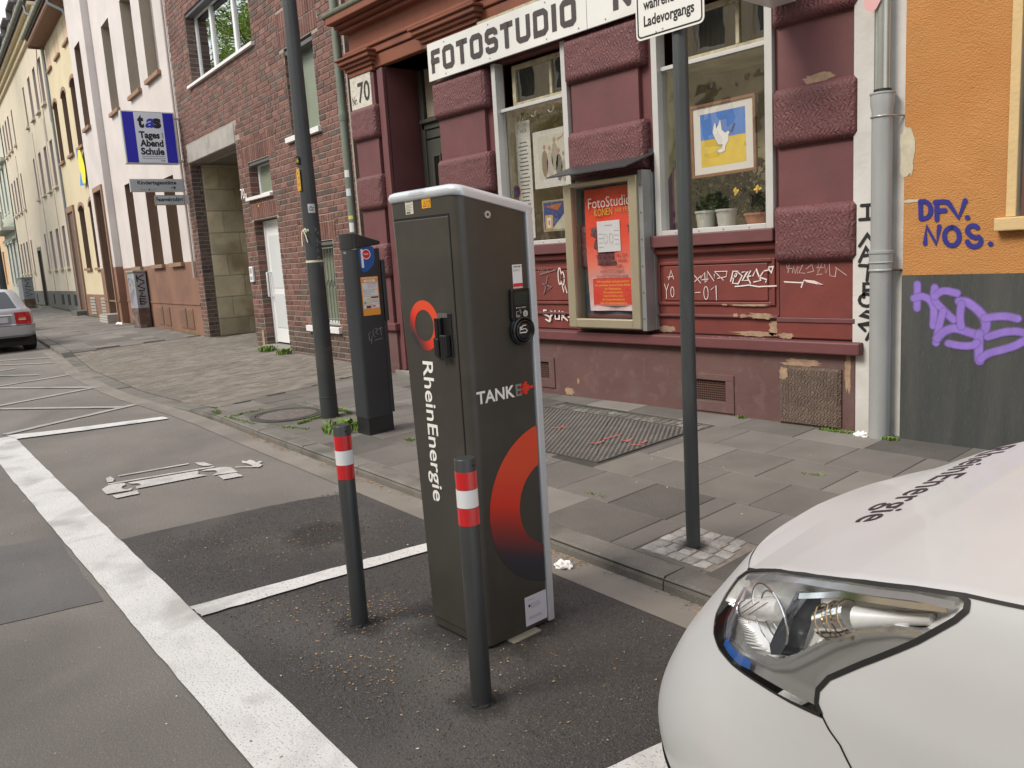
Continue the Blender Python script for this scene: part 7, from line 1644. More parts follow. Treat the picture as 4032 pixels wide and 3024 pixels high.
mb = MB(); mb.fb(FQ, .01, 1.145, 3.535, 3.82, -.05, 0); mb.build('board', M_alu, ks, bevel=.008)
mb = MB(); mb.rect(FQ, .03, 1.125, 3.555, 3.80, .003, 0, (.42, .44, .46)); mb.text(FQ, 'Kindertagesstätte', .17, 3.70, .075, .82, .03, .005, 0, (.012, .012, .012)); mb.text(FQ, 'Stadt', .22, 3.575, .028, .14, .01, .005, 0, (.48, .16, .13)); mb.text(FQ, 'Köln', .44, 3.575, .028, .11, .01, .005, 0, (.48, .16, .13)); mb.poly([FQ.p(.40 + .02 * math.cos(q * 1.047), 3.588 + .02 * math.sin(q * 1.047), .005) for q in range(6)], 0, None, (.03, .03, .03))
mb.ribbon(FQ, [(.86, 3.625), (.955, 3.625)], .016, .005, 0, (.012, .012, .012), cap=False); mb.ribbon(FQ, [(.925, 3.66), (.96, 3.625), (.925, 3.59)], .018, .006, 0, (.012, .012, .012), cap=False); mb.build('sign_face', PR, ks)
mb = MB()
for z in (3.58, 3.78): mb.tube([FQ.p(1.14, z, -.03), FQ.p(1.30, z, -.03)], .012, 6)
mb.build('bracket', M_alu, ks)
fz = thing('fire_access_sign', 'small white sign reading Feuerwehrzufahrt below the nursery sign', 'sign')
mb = MB(); mb.fb(FQ, .49, 1.13, 3.245, 3.465, -.04, 0); mb.build('frame', mat('tan_sign_frame', (.36, .26, .14), .7), fz); mb = MB(); mb.rect(FQ, .51, 1.11, 3.265, 3.445, .003, 0, (.46, .52, .55)); mb.text(FQ, 'Feuerwehrzufahrt', .525, 3.33, .085, .57, .03, .005, 0, (.012, .012, .012)); mb.rect(FQ, .80, .88, 3.29, 3.297, .005, 0, (.1, .1, .1)); mb.rect(FQ, .93, 1.08, 3.29, 3.297, .005, 0, (.2, .2, .2)); mb.build('sign_face', PR, fz)
mb = MB(); mb.fb(FQ, 1.132, 1.29, 3.27, 3.47, -.03, -.01); mb.build('bracket', M_alu, fz)
# ================================================================== STREET CABINETS
def cabinet(x0, x1, y0, y1, z1, zs, label, letters, seed):
    t = thing('street_cabinet', label, 'street cabinet'); g0 = sw((x0 + x1) / 2, y0)
    mb = MB(); mb.box(x0, x1, y0, y1, g0 - .05, zs); mb.build('base', mat('brown_cabinet_base', (.11, .065, .05), .85, var=.3, vscale=5, stain=(.3, .28, .26), stain_amt=.7, stain_scale=4), t, bevel=.01)
    mb = MB(); mb.box(x0, x1, y0, y1, zs + .01, z1 - .04); mb.build('housing', mat('grey_cabinet', (.27, .29, .30), .7, var=.12, vscale=5, stain=(.22, .19, .28), stain_amt=.6, stain_scale=2.4), t, bevel=.015)
    mb = MB(); mb.box(x0 - .03, x1 + .03, y0 - .03, y1 + .03, z1 - .04, z1 + .02); mb.build('lid', mat('mossy_lid', (.25, .25, .2), .85, var=.2, vscale=9), t, bevel=.015)
    F_ = Frame((x1, y0, 0), (0, 1, 0), (0, 0, 1), (1, 0, 0)); w = y1 - y0; random.seed(seed)
    S = {'K': [[(0, 1), (0, 0)], [(1, 1), (0, .5), (1, 0)]], 'V': [[(1, 1), (0, .5), (1, 0)]], 'M': [[(0, 0), (1, .2), (0, .5), (1, .8), (0, 1)]], 'E': [[(.9, 1), (.1, 1), (.6, .55), (.1, .1), (.9, 0)], ], 'B': [[(.1, 0), (.1, 1), (.9, .8), (.2, .5), (1, .3), (.6, 0), (.1, .1)]]}
    n = len(letters)
    for i, ch_ in enumerate(letters):
        mb = MB(); zt = z1 - .12 - i * (z1 - zs - .2) / n; h = (z1 - zs - .2) / n * .8
        for P in S[ch_]: mb.ribbon(F_, [(w * (.22 + .56 * x), zt - h + h * y) for x, y in P], .034, .004)
        mb.build('graffiti_letter', M_blk, t)
    F2 = Frame((0, y0, 0), (1, 0, 0), (0, 0, 1), (0, -1, 0)); mb = MB()
    for q in range(14): zz = lerp(zs + .1, z1 - .15, rnd()); xx = lerp(x0 + .1, x1 - .12, rnd()); mb.ribbon(F2, [(xx, zz), (xx + .1 * (rnd() - .3), zz + .12 * rnd()), (xx + .15 * (rnd() - .5), zz - .15 * rnd())], .02, .004 + .0004 * q, 0, random.choice([(.12, .10, .16), (.5, .48, .5), (.3, .22, .14), (.18, .15, .3)]))
    mb.build('graffiti', PRM, t, 'tangle of coloured tags on the road side'); return t
cabinet(-24.75, -24.15, 7.36, 7.68, 1.86, .80, 'grey graffiti covered street cabinet by the pink house', 'KVEB', 3)
cabinet(-48.2, -47.2, 9.0, 9.5, 2.0, .9, 'far grey street cabinet at the end of the cream house', 'EM', 4)
lp2 = thing('lamp_post', 'distant dark lamp post at the far left edge of the street', 'lamp post')
mb = MB(); mb.lathe([(.16, .5), (.14, 3), (.10, 8)], -45.6, 7.9, 14); mb.build('shaft', M_lamp, lp2, smooth=40); mb = MB(); mb.tube([(-45.6, 7.9, 7.9), (-45.4, 6.9, 8.3), (-45.2, 6, 8.4)], .06, 8); mb.build('arm', M_lamp, lp2)
# ================================================================== WHITE CAR (nose seen from the driver side)
M_car = mat('white_car_paint', (.50, .508, .515), .36, coat=.22, spec=.4, var=.02, vscale=4, stain=(.49, .485, .47), stain_amt=.35, stain_scale=5)
M_seam = mat('shut_line_black', (.006, .006, .007), .6)
M_gask = mat('rubber_gasket', (.014, .014, .015), .45)
M_chrome = mat('reflector_chrome', (.88, .88, .87), .14, metal=1.)
M_chr2 = mat('satin_reflector', (.80, .80, .79), .26, metal=.25, var=.05, vscale=20)
M_bez = mat('headlight_bezel_grey', (.24, .235, .225), .28, metal=.25)
M_lens = glass_mat('headlight_lens', tint=(.96, .97, .98), base=.03)
car = thing('white_car', 'white car nose with large clear headlight and hood lettering RheinEnergie', 'car')
XF = [(.10, -1.36), (.2, -1.46), (.3, -1.53), (.38, -1.54), (.45, -1.515), (.52, -1.475), (.58, -1.44), (.66, -1.38), (.72, -1.33), (.8, -1.265), (.88, -1.20), (.95, -1.12), (1.05, -1.0), (1.15, -.85)]
HW = [(.12, .80), (.3, .85), (.5, .875), (.8, .87), (.95, .85), (1.05, .825), (1.12, .79)]
ZT = [(0, .885), (.25, .88), (.41, .895), (.53, .960), (.755, 1.033), (.905, 1.064), (.975, 1.074), (1.2, 1.084), (1.7, 1.09), (4, 1.12)]
ZC = [(-1.2, .885), (-1.17, .895), (-1.1, .918), (-1.0, .952), (-.8, 1.008), (-.5, 1.068), (0, 1.145), (.3, 1.18)]
def smooth_tab(tab):
    def f(x):
        s_ = 0; wsum = 0
        for k, w in ((-.04, 1), (-.02, 2), (0, 3), (.02, 2), (.04, 1)): s_ += w * interp(tab, x + k); wsum += w
        return s_ / wsum
    return f
xf_, hw_, zc_ = smooth_tab(XF), smooth_tab(HW), smooth_tab(ZC)
zt_ = lambda s: interp(ZT, s)
CXs, CYc, NE = -.45, 2.25, 2.6
def CS(s, z, off=0.):
    hw, xf = hw_(z), xf_(z)
    if s <= 1: th = max(1e-4, s * math.pi / 2); p = Vector((CXs - (CXs - xf) * max(0, math.cos(th)) ** (2 / NE), CYc - hw * math.sin(th) ** (2 / NE), z))
    else: p = Vector((CXs + (s - 1), CYc - hw, z))
    if off:
        e = .004; n = (CS(s + e, z) - CS(max(s - e, 0), z)).cross(CS(s, z + e) - CS(s, z - e)).normalized(); 
        if n.y > 0 and s > .3 or n.x > 0 and s <= .3: n = -n
        p = p + n * off
    return p
HL = [(.410, .891), (.47, .927), (.530, .957), (.64, .997), (.755, 1.029), (.905, 1.060), (.968, 1.070), (.980, 1.065), (.981, 1.050), (.972, 1.030), (.935, .975), (.875, .900), (.835, .845), (.825, .812), (.830, .785), (.845, .765), (.790, .757), (.710, .750), (.625, .740), (.555, .738), (.495, .745), (.435, .770), (.400, .812), (.388, .855)]
def inpoly(p, poly):
    x, y = p; c = False; j = len(poly) - 1
    for i in range(len(poly)):
        xi, yi = poly[i]; xj, yj = poly[j]
        if (yi > y) != (yj > y) and x < (xj - xi) * (y - yi) / (yj - yi) + xi: c = not c
        j = i
    return c
def nearest(p, poly):
    best = (9e9, None)
    for i in range(len(poly)):
        ax, ay = poly[i]; bx, by = poly[(i + 1) % len(poly)]; dx, dy = bx - ax, by - ay; t = max(0, min(1, ((p[0] - ax) * dx + (p[1] - ay) * dy) / (dx * dx + dy * dy + 1e-12)))
        q = (ax + dx * t, ay + dy * t); d = (q[0] - p[0]) ** 2 + (q[1] - p[1]) ** 2
        if d < best[0]: best = (d, q)
    return best
HLs = [(a / .0035, b / .0062) for a, b in HL]
def shell(mirror=False):
    NSg, NZ = 330, 130; ss_ = [1.15 * (i / NSg) for i in range(NSg + 1)] + [1.15 + .1 * i for i in range(1, 30)]
    V, SZ = [], []
    for s in ss_:
        for j in range(NZ + 1):
            z = lerp(.22, zt_(s), j / NZ)
            if .36 < s < 1.0 and z > .7:
                d, q = nearest((s / .0035, z / .0062), HLs)
                if d < .72 ** 2 and j < NZ: SZ.append((q[0] * .0035, q[1] * .0062)); continue
            SZ.append((s, z))
    body, lens = [], []; n = NZ + 1
    for i in range(len(ss_) - 1):
        for j in range(NZ):
            q = (i * n + j, (i + 1) * n + j, (i + 1) * n + j + 1, i * n + j + 1); c = (sum(SZ[k][0] for k in q) / 4, sum(SZ[k][1] for k in q) / 4)
            # wheel arch opening
            p = CS(c[0], c[1]) if c[0] > 1.0 else None
            if p is not None and ((p.x - .12) ** 2 + (c[1] - .33) ** 2) < .36 ** 2: continue
            (lens if (.36 < c[0] < 1.0 and inpoly(c, HL)) else body).append(q)
    return SZ, body, lens
SZ, bodyf, lensf = shell()
def mk(faces, name, m, par, offf=lambda s, z: 0., mir=False, keep=None, smooth=50):
    used = {}; mb = MB()
    for f in faces:
        idx = []
        for k in f:
            if k not in used:
                used[k] = len(mb.v); s, z = SZ[k]; p = CS(s, z, offf(s, z))
                if mir: p = Vector((p.x, 2 * CYc - p.y, p.z))
                mb.v.append(p)
            idx.append(used[k])
        mb.face(idx if mir else idx[::-1])
    return mb.build(name, m, par, smooth=smooth)
mk(bodyf, 'body_front', M_car, car); mk(bodyf, 'body_front', M_car, car, mir=True)
hl = mk(lensf, 'headlight', M_lens, car); hl['label'] = 'near clear headlight with chrome reflectors'
hl2 = mk(lensf, 'headlight', M_lens, car, mir=True)
ARC = [(.950, 1.000), (.905, .990), (.850, .972), (.810, .945), (.770, .905), (.745, .868), (.720, .832), (.685, .806), (.620, .785), (.565, .785), (.52, .80), (.42, .80), (.3, .78), (.3, .6), (1.0, .6), (1.1, .9), (1.0, 1.01)]
def depth(s, z):
    e = min(1, math.sqrt(nearest((s, z), HL)[0]) / .03); d = .030 + .02 * e
    if inpoly((s, z), ARC):
        return -(d - .012 * e)
    r_ = math.hypot((s - .62) / .16, (z - .87) / .10); d += .045 * max(0, 1 - r_ * r_)          # round main bowl
    k = (z - (.915 + .30 * (s - .72))) / .05
    if s > .72: d += .028 * max(0, 1 - k * k)                                                     # long upper trough
    return -d * e - .006
up = [f for f in lensf if not inpoly((sum(SZ[k][0] for k in f) / 4, sum(SZ[k][1] for k in f) / 4), ARC)]; lo = [f for f in lensf if f not in set(up)]
for mir in (False, True):
    h_ = hl2 if mir else hl
    mk(up, 'reflector', M_chr2, h_, depth, mir); mk(lo, 'bezel', M_bez, h_, depth, mir)
def sribbon(pts, w, off, m, name, par, n=6, wf=None):
    """band on the body surface along (s, z) points"""
    P = []
    for (a, b), (c, d) in zip(pts, pts[1:]):
        for i in range(n): P.append((lerp(a, c, i / n), lerp(b, d, i / n)))
    P.append(pts[-1]); mb = MB(); C3 = [CS(s, z, off) for s, z in P]; k = 0
    for i, p in enumerate(C3):
        t = (C3[min(i + 1, len(C3) - 1)] - C3[max(i - 1, 0)]).normalized(); e = .004; s, z = P[i]
        nrm = (CS(s, z, off + .01) - p).normalized(); sd = t.cross(nrm) * (w / 2 if not wf else wf(i / len(C3)) / 2); mb.v += [p - sd, p + sd]
    for i in range(len(C3) - 1): mb.face((2 * i, 2 * i + 1, 2 * i + 3, 2 * i + 2))
    return mb.build(name, m, par, smooth=60)
OUT = HL + [HL[0]]
sribbon(OUT, .012, .0016, M_gask, 'gasket', hl, wf=lambda t: .005 + .006 * sstep(.20, .32, t) * (1 - sstep(.58, .70, t)) + .003 * (1 - sstep(.0, .25, t)))
sribbon([(.42, .880), (.53, .942), (.64, .984), (.755, 1.015), (.9, 1.046), (.965, 1.052)], .014, -.006, mat('lens_upper_trim', (.38, .38, .40), .3, metal=.6), 'trim_strip', hl)
sribbon([(.66, .955), (.755, 1.0), (.9, 1.03), (.955, 1.042)], .012, -.012, M_chrome, 'trim_strip', hl)
# seams and inner details
sribbon([(.845, .765), (.860, .745), (.880, .725), (.900, .690), (.93, .60), (.95, .5), (.96, .36)], .0045, .0012, M_seam, 'bumper_seam', car)
mb = MB()
def inner(s, z, d): return CS(s, z, -d)
rib = [(.615, .955), (.640, .910), (.655, .860), (.662, .825), (.680, .808), (.703, .822), (.703, .845), (.672, .910), (.662, .972), (.635, .965)]
k = len(mb.v); n = len(rib); mb.v += [inner(s, z, .028) for s, z in rib] + [inner(s, z, .075) for s, z in rib]; mb.face(range(k, k + n))
for i in range(n): j = (i + 1) % n; mb.face((k + i, k + n + i, k + n + j, k + j))
mb.build('divider_rib', mat('dark_rib', (.05, .055, .065), .15, metal=.3), hl)
def capsule(s0, z0, s1, z1, d, r_, m, name, r1=None, n=16):
    a, b = inner(s0, z0, d), inner(s1, z1, d); mb = MB(); mb.tube([lerp(a, b, t) if False else a + (b - a) * t for t in (0, .33, .66, 1)], [r_, (r_ + (r1 or r_)) / 2, (r1 or r_), (r1 or r_) * .9], n); return mb.build(name, m, hl, smooth=50)
capsule(.735, .925, .790, .965, .045, .030, M_chrome, 'projector', .036); capsule(.800, .965, .93, 1.012, .048, .026, M_chr2, 'reflector_tube', .012)
capsule(.44, .82, .60, .905, .050, .024, M_chr2, 'reflector_tube', .030)
bc = inner(.60, .875, .030); bu = (inner(.66, .875, .03) - inner(.54, .875, .03)).normalized(); bv = Vector((0, 0, 1)); bv = (bv - bu * bv.dot(bu)).normalized()
for k_, (ra, rb, dd) in enumerate(((.100, .066, 0), (.074, .050, .012), (.045, .034, .02))):
    nrm_ = bu.cross(bv); nrm_ = nrm_ if nrm_.y > 0 else -nrm_
    mb = MB(); mb.tube([bc + nrm_ * dd + bu * ra * math.cos(q * .2618) + bv * rb * math.sin(q * .2618) for q in range(25)], .0022, 6, caps=False); mb.build('bowl_ring', (M_chrome, mat('grey_trim', (.12, .12, .13), .3), M_chrome)[k_], hl)
for (s, z) in ((.75, .935), (.77, .95), (.79, .963)):
    mb = MB(); c = inner(s, z, .040); ax = (inner(.79, .965, .04) - inner(.735, .925, .04)).normalized(); u_ = ax.orthogonal().normalized(); v_ = ax.cross(u_); mb.tube([c + (u_ * math.cos(q * .524) + v_ * math.sin(q * .524)) * .037 for q in range(13)], .0018, 5, caps=False); mb.build('trim_ring', mat('amber_chrome', (.6, .42, .2), .15, metal=1), hl)
sribbon([(.53, .752), (.575, .750), (.62, .752), (.655, .762)], .022, -.016, mat('blue_strip', (.02, .09, .32), .3), 'blue_strip', hl)
sribbon([(.93, .985), (.885, .975), (.84, .950), (.80, .908), (.77, .862), (.74, .82), (.70, .792), (.62, .772), (.55, .772)], .006, -.014, M_chrome, 'trim_strip', hl)
sribbon([(.42, .86), (.45, .82), (.49, .78), (.53, .762)], .03, -.02, mat('fluted_lens', (.30, .33, .40), .2, metal=.6), 'fluted_strip', hl)
mb = MB()
for q in range(5): a = inner(.44 + q * .03, .80 + q * .012, .012); b = inner(.47 + q * .03, .845 + q * .014, .012); mb.tube([a, b], .0012, 4)
mb.build('lens_flutes', M_chrome, hl, kind='stuff')
# red and blue speckle of the side marker at the far edge of the lens
if 0: sribbon([(.455, .880), (.445, .845), (.45, .81), (.47, .782)], .008, -.010, mat('red_marker', (.30, .03, .04), .2), 'marker_strip', hl)
# hood
def hood_pt(s, r, mir=False):
    B = CS(s, zt_(s)); B.z += .001; C_ = Vector((B.x, CYc, zc_(B.x))); e = 1 - (1 - r) ** 1.75
    p = Vector((B.x, lerp(B.y, C_.y, r), lerp(B.z, max(C_.z, B.z), e)))
    return p
def hood_z(x, y):
    yy = y if y <= CYc else 2 * CYc - y; lo_, hi = 0., 1.7
    if x > CXs: s = 1 + (x - CXs)
    else:
        for _ in range(30):
            m_ = (lo_ + hi) / 2
            if CS(m_, zt_(m_)).x < x: lo_ = m_
            else: hi = m_
        s = lo_
    B = CS(s, zt_(s)); r = (yy - B.y) / (CYc - B.y); return hood_pt(s, max(0, min(1, r))).z
NH, NRh = 120, 40
for mir in (False, True):
    mb = MB(); SS = [1.0 * i / 100 for i in range(101)] + [1 + .05 * i for i in range(1, 14)]
    for s in SS:
        for j in range(NRh + 1):
            p = hood_pt(s, j / NRh)
            if j == 0: p = p + Vector((0, .003, -.004))
            if mir: p.y = 2 * CYc - p.y
            mb.v.append(p)
    for i in range(len(SS) - 1):
        for j in range(NRh): a = i * (NRh + 1) + j; f = (a, a + NRh + 1, a + NRh + 2, a + 1); mb.face(f if mir else f[::-1])
    mb.build('hood', M_car, car, smooth=60)
mb = MB(); pts = [CS(s, zt_(s)) + Vector((0, 0, -.002)) for s in [.02 * i for i in range(20, 85)]]
sribbon([(s, zt_(s) - .001) for s in [.40, .45, .5, .55, .6, .7, .8, .9, .975, 1.1, 1.3, 1.5, 1.65]], .007, .0015, M_seam, 'hood_gap', car)
FH = Frame((-.938, 2.905, 0), (0, -1, 0), (1, 0, 0), (0, 0, 1))
mb = MB(); mb.text(FH, 'RheinEnergie', 0, 0, .082, .955, .006, 0)
# subdivide the letters so that they follow the hood
k = MB(); 
for f in mb.f: k.poly([mb.v[i] for i in f])
me_ = bpy.data.meshes.new('tmp'); me_.from_pydata([tuple(v) for v in k.v], [], k.f); bm = bmesh.new(); bm.from_mesh(me_); bmesh.ops.remove_doubles(bm, verts=bm.verts, dist=1e-5)
bmesh.ops.triangulate(bm, faces=bm.faces)
for _ in range(2): bmesh.ops.subdivide_edges(bm, edges=[e for e in bm.edges if e.calc_length() > .012], cuts=1)
bmesh.ops.triangulate(bm, faces=bm.faces)
for v in bm.verts: v.co.z = hood_z(v.co.x, v.co.y) + .0016
me2 = bpy.data.meshes.new('lettering'); bm.to_mesh(me2); bm.free(); me2.materials.append(mat('dark_car_lettering', (.035, .022, .032), .5)); o = bpy.data.objects.new('lettering', me2); COL.objects.link(o); o.parent = car; bpy.data.meshes.remove(me_)
# lower black bumper edge, rest of the car body (behind the frame edge)
mb = MB()
for i in range(60):
    for sgn in (1, -1):
        s0, s1 = i / 60 * 1.1, (i + 1) / 60 * 1.1; q = []
        for s, z, o_ in ((s0, .14, -.01), (s1, .14, -.01), (s1, .29, .012), (s0, .29, .012)):
            p = CS(s, z, o_); p.y = p.y if sgn == 1 else 2 * CYc - p.y; q.append(p)
        if i < 25 or True:
            if s0 < .46 or True:
                zt2 = lerp(.29, .22, sstep(.40, .62, s0)); q[2] = CS(s1, max(.2, lerp(.29, .22, sstep(.40, .62, s1))), .010); q[3] = CS(s0, max(.2, zt2), .010)
                if sgn == -1:
                    for w_ in (2, 3): q[w_] = Vector((q[w_].x, 2 * CYc - q[w_].y, q[w_].z))
                mb.quad(*q)
mb.build('bumper_trim', mat('black_bumper_plastic', (.018, .018, .02), .55), car, smooth=40, merge=True)
mb = MB()
for (a, b, c, d, e, f_) in ((.205, 2.9, 1.378, 3.122, .22, 1.10),): 
    mb.box(.6, b, c, d, .25, 1.12)
mb.box(.22, .6, 1.40, 3.10, .70, 1.10); mb.build('body_rear', M_car, car, bevel=.05, bseg=3)
mb = MB(); mb.hexa([(.95, 1.52, 1.78), (2.7, 1.52, 1.80), (2.7, 2.98, 1.80), (.95, 2.98, 1.78), (.22, 1.43, 1.13), (2.9, 1.42, 1.12), (2.9, 3.08, 1.12), (.22, 3.07, 1.13)]); mb.build('cabin', mat('dark_car_glass', (.02, .022, .024), .05, spec=.8), car, bevel=.06, bseg=3)
mb = MB(); mb.box(1.0, 2.7, 1.50, 3.0, 1.79, 1.84); mb.build('roof', M_car, car, bevel=.02)
for (x, y) in ((.12, 1.50), (.12, 3.0), (2.35, 1.50), (2.35, 3.0)):
    mb = MB(); mb.tube([(x, y - .10, .33), (x, y + .10, .33)], .31, 32); w_ = mb.build('wheel', mat('tyre_rubber', (.018, .018, .018), .85), car, bevel=.03)
    mb = MB(); mb.tube([(x, y - .105, .33), (x, y + .105, .33)], .21, 24); mb.build('rim', M_chr2, w_)
# ================================================================== SILVER ESTATE CAR
M_sil = mat('silver_car_paint', (.42, .43, .46), .28, metal=.45, coat=.8)
sc2 = thing('silver_car', 'silver estate car parked at the kerb seen from behind', 'car')
GCZ = .12; cy0 = 3.50
random.seed(77)
LV = [(.36, .80, -22.12, -26.25, .3), (.46, .83, -22.02, -26.38, .3), (.52, .865, -21.96, -26.42, .3), (.62, .885, -21.94, -26.44, .28), (.735, .885, -21.95, -26.42, .26), (.75, .872, -22.02, -26.40, .24), (.78, .865, -22.05, -26.36, .24), (.95, .862, -22.06, -26.25, .24), (1.05, .850, -22.08, -26.1, .24), (1.11, .825, -22.10, -25.2, .24), (1.135, .80, -22.12, -25.1, .22),
      (1.16, .775, -22.14, -25.0, .22), (1.30, .72, -22.22, -24.65, .22), (1.45, .655, -22.32, -24.25, .2), (1.53, .61, -22.39, -24.05, .2), (1.575, .56, -22.46, -23.95, .2), (1.60, .44, -22.58, -23.8, .2), (1.607, .2, -22.8, -23.6, .1)]
def car_ring(L_, n=10):
    z, hw, xr, xf, rc = L_; rc = min(rc, hw * .9); P = []
    for (cx, cyy, a0) in ((xr - rc, cy0 - hw + rc, -90), (xr - rc, cy0 + hw - rc, 0), (xf + rc, cy0 + hw - rc, 90), (xf + rc, cy0 - hw + rc, 180)):
        for i in range(n + 1): w = R(a0 + 90 * i / n); P.append((cx + rc * math.cos(w), cyy + rc * math.sin(w), z))
    return P
mb = MB(); ring_loft([car_ring(L_) for L_ in LV]); mb.build('body', M_sil, sc2, smooth=28)
def lvl(z):
    for a, b in zip(LV, LV[1:]):
        if a[0] <= z <= b[0]: t = (z - a[0]) / (b[0] - a[0]); return tuple(lerp(p, q, t) for p, q in zip(a, b))
def patch(z0, z1, i0, i1, m, name, off=.006, nz_=6, col=None, par=sc2, n=10, shift0=0, shift1=0):
    """surface patch between two ring indices"""
    mb = MB(); rows = []
    for k in range(nz_ + 1):
        L_ = lvl(lerp(z0, z1, k / nz_)); P = car_ring((L_[0], L_[1] + off, L_[2] + off, L_[3], L_[4]), n); t = k / nz_
        a, b = i0 + shift0 * t, i1 + shift1 * t; row = []
        for q in range(13):
            x = lerp(a, b, q / 12); f0 = int(math.floor(x)); fr = x - f0; p0, p1 = Vector(P[f0 % len(P)]), Vector(P[(f0 + 1) % len(P)]); row.append(p0 + (p1 - p0) * fr)
        rows.append(row)
    k = 0
    for row in rows: mb.v += row
    for r_ in range(nz_):
        for q in range(12): mb.face((r_ * 13 + q, r_ * 13 + q + 1, (r_ + 1) * 13 + q + 1, (r_ + 1) * 13 + q))
    return mb.build(name, m, par, smooth=50)
M_cgl = mat('car_glass', (.025, .03, .032), .04, spec=1.)
patch(1.15, 1.535, 10.03, 10.97, M_cgl, 'rear_window')
patch(1.18, 1.50, 22.05, 31.5, M_cgl, 'side_window'); 
M_tail = mat('red_tail_light', (.42, .012, .015), .15, coat=.6); M_tail2 = mat('tail_light_amber', (.62, .14, .03), .15, coat=.6); M_tail3 = mat('tail_light_clear', (.6, .5, .42), .15)
for (a, b) in ((10.86, 15.5), (5.5, 10.14)):
    tl = patch(.765, 1.045, a, b, M_tail, 'tail_light', .010)
    ca, cb = (a + .05, a + 1.2) if a > 8 else (b - 1.2, b - .05); patch(.862, .895, ca, cb, M_tail3, 'reversing_lamp', .013, par=tl); patch(.90, .935, ca, cb, M_tail2, 'indicator', .013, par=tl)
patch(.738, .752, 6, 24, M_seam, 'bumper_gap', .004, 1)
patch(.36, .465, 6, 24, mat('dark_underbody', (.01, .01, .01), .8), 'lower_bumper', .010, 2)
mb = MB(); mb.box(-22.06, -22.035, 3.12, 3.87, .80, .985); mb.build('plate_recess', mat('plate_recess_grey', (.25, .26, .28), .4), sc2, bevel=.01)
mb = MB(); mb.box(-22.036, -22.026, 3.24, 3.80, .82, .945); mb.build('number_plate', mat('blank_plate', (.50, .50, .52), .5), sc2, 'plain pale number plate')
mb = MB(); mb.tube([(-22.03, 3.90, .99), (-22.03, 3.10, .99)], .012, 8); mb.build('trim_bar', M_chr2, sc2)
mb = MB(); mb.box(-24.5, -24.35, 4.35, 4.50, 1.14, 1.26); mb.build('mirror', M_sil, sc2, bevel=.03)
for (x, y) in ((-22.55, 2.76), (-22.55, 4.26), (-25.2, 2.76), (-25.2, 4.26)):
    mb = MB(); mb.tube([(x, y - .12, .43), (x, y + .12, .43)], .31, 28); w_ = mb.build('wheel', MATS['tyre_rubber'], sc2, bevel=.03)
    mb = MB(); mb.tube([(x, y - .125, .43), (x, y + .125, .43)], .2, 20); mb.build('rim', M_chr2, w_)
mb = MB(); mb.box(-25.9, -22.1, 2.7, 4.3, .26, .5); mb.build('underbody', MATS['dark_underbody'], sc2)
dc2 = thing('dark_car', 'dark car parked beyond the silver estate car', 'car')
LV2 = LV; cy0 = 4.15
LV = [(L_[0] + .03, L_[1], L_[2] - 6.2, L_[3] - 6.2, L_[4]) for L_ in LV2]
mb = MB(); ring_loft([car_ring(L_) for L_ in LV]); mb.build('body', mat('black_car_paint', (.012, .010, .012), .25, coat=.8), dc2, smooth=28)
patch(1.195, 1.545, 10.12, 10.88, M_cgl, 'rear_window', par=dc2)
for (x, y) in ((-28.75, 3.4), (-28.75, 4.9), (-31.4, 3.4), (-31.4, 4.9)):
    mb = MB(); mb.tube([(x, y - .12, .47), (x, y + .12, .47)], .31, 20); mb.build('wheel', MATS['tyre_rubber'], dc2)
# ================================================================== OTHER SIDE OF THE STREET (mirrored in panes and paint)
def ohouse(x0, x1, h, m, label, seed):
    t = thing('opposite_house', label, 'house'); FO_ = Frame((0, -9.6, 0), (-1, 0, 0), (0, 0, 1), (0, 1, 0))
    u0, u1 = -x1, -x0; ops = []; nw = int((u1 - u0) / 2.1)
    for k in range(nw):
        for z in (1.2, 4.5, 7.6, 10.6):
            if z + 1.9 < h: ops.append((u0 + .6 + k * 2.1, u0 + 1.7 + k * 2.1, z, z + 1.9))
    mb = MB(); wall_holes(mb, FO_, u0, u1, 0, h, [(*o, .2) for o in ops], 0, .2); mb.fb(FO_, u0, u1, 0, h, -8, -.5); mb.build('wall', m, t)
    for o in ops: recessed_window(t, FO_, o, .17, M_upvc)
    mb = MB(); mb.fb(FO_, u0, u1, h, h + .3, -8, .4); mb.build('cornice', m, t)
    return t
ohouse(-8, 14, 10.5, mat('opposite_sand_render', (.72, .58, .38), .9, var=.08, vscale=1), 'sand coloured house across the street, reflected in the shop windows', 1)
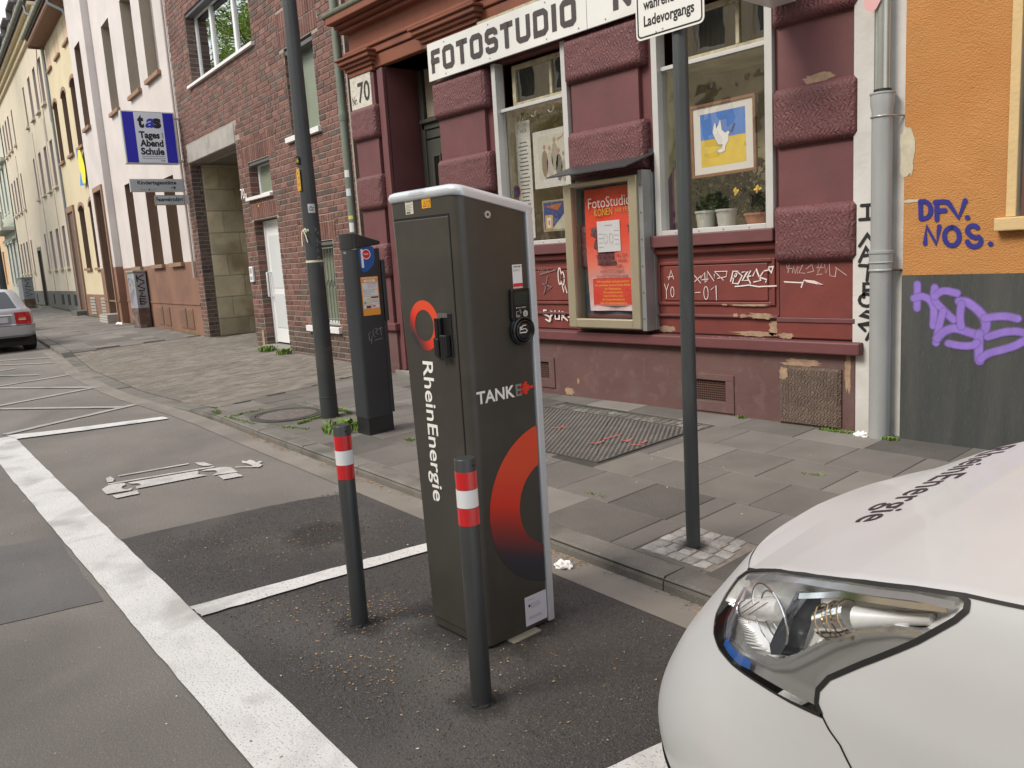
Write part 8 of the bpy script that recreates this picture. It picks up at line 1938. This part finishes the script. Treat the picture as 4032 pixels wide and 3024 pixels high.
ohouse(-28, -8.05, 10.2, mat('opposite_beige_render', (.78, .66, .46), .9, var=.08, vscale=1), 'beige house across the street, reflected in the display windows', 2)
ohouse(-70, -38, 9.0, mat('opposite_grey_render', (.45, .44, .42), .9, var=.08, vscale=1), 'grey house far across the street opposite the cream house', 3)
M_leaf = mat('tree_leaf', (.27, .40, .07), .55, rv=.5, spec=.3); M_bark = mat('tree_bark', (.09, .07, .05), .95, var=.3, vscale=9, bump=.8, bscale=20)
def tree(x, y, h, label, seed, cw=1., nl=230, ls=1.):
    random.seed(seed); t = thing('street_tree', label, 'tree'); mb = MB(); mb.tube([(x, y, 0), (x + .1, y, h * .25), (x, y + .1, h * .45), (x + .1, y, h * .7)], [.24, .19, .15, .07], 10)
    tips = []
    for k in range(22):
        a = k * 2.4; z0 = h * (.32 + .4 * rnd()); l = h * (.16 + .16 * rnd()) * cw; p0 = Vector((x, y, z0)); p2 = p0 + Vector((math.cos(a) * l, math.sin(a) * l, l * (.45 + .5 * rnd()))); mb.tube([p0, (p0 + p2) / 2 + Vector((0, 0, .15)), p2], [.07, .045, .02], 6); tips += [p2, (p0 + p2) / 2 + Vector((rnd() - .5, rnd() - .5, .6))]
    mb.build('trunk', M_bark, t, smooth=60); mb = MB(); tips.append(Vector((x, y, h * .85)))
    for c in tips:
        for q in range(nl):
            d = Vector((random.gauss(0, 1), random.gauss(0, 1), random.gauss(0, .7))); p = c + d * .6 * cw; u_ = Vector((rnd() - .5, rnd() - .5, rnd() - .5)).normalized() * (.05 + .06 * rnd()) * ls; w_ = u_.orthogonal().normalized() * .05; mb.quad(p - u_, p + w_, p + u_, p - w_, 0, rnd())
    mb.build('crown', M_leaf, t)
tree(-46, -2.6, 19, 'leafy green tree across the street, mirrored in the upper brick house window', 5, 1.1, 520, 1.3)
tree(-60, -4.5, 20, 'taller leafy tree across the street farther down the road', 6, 1.1, 400, 1.5)
tree(-19.5, -7.2, 6.5, 'leafy tree across the street mirrored in the shop windows', 7)
tree(6.5, -7.0, 9.5, 'leafy tree behind the camera mirrored in the headlight', 8)
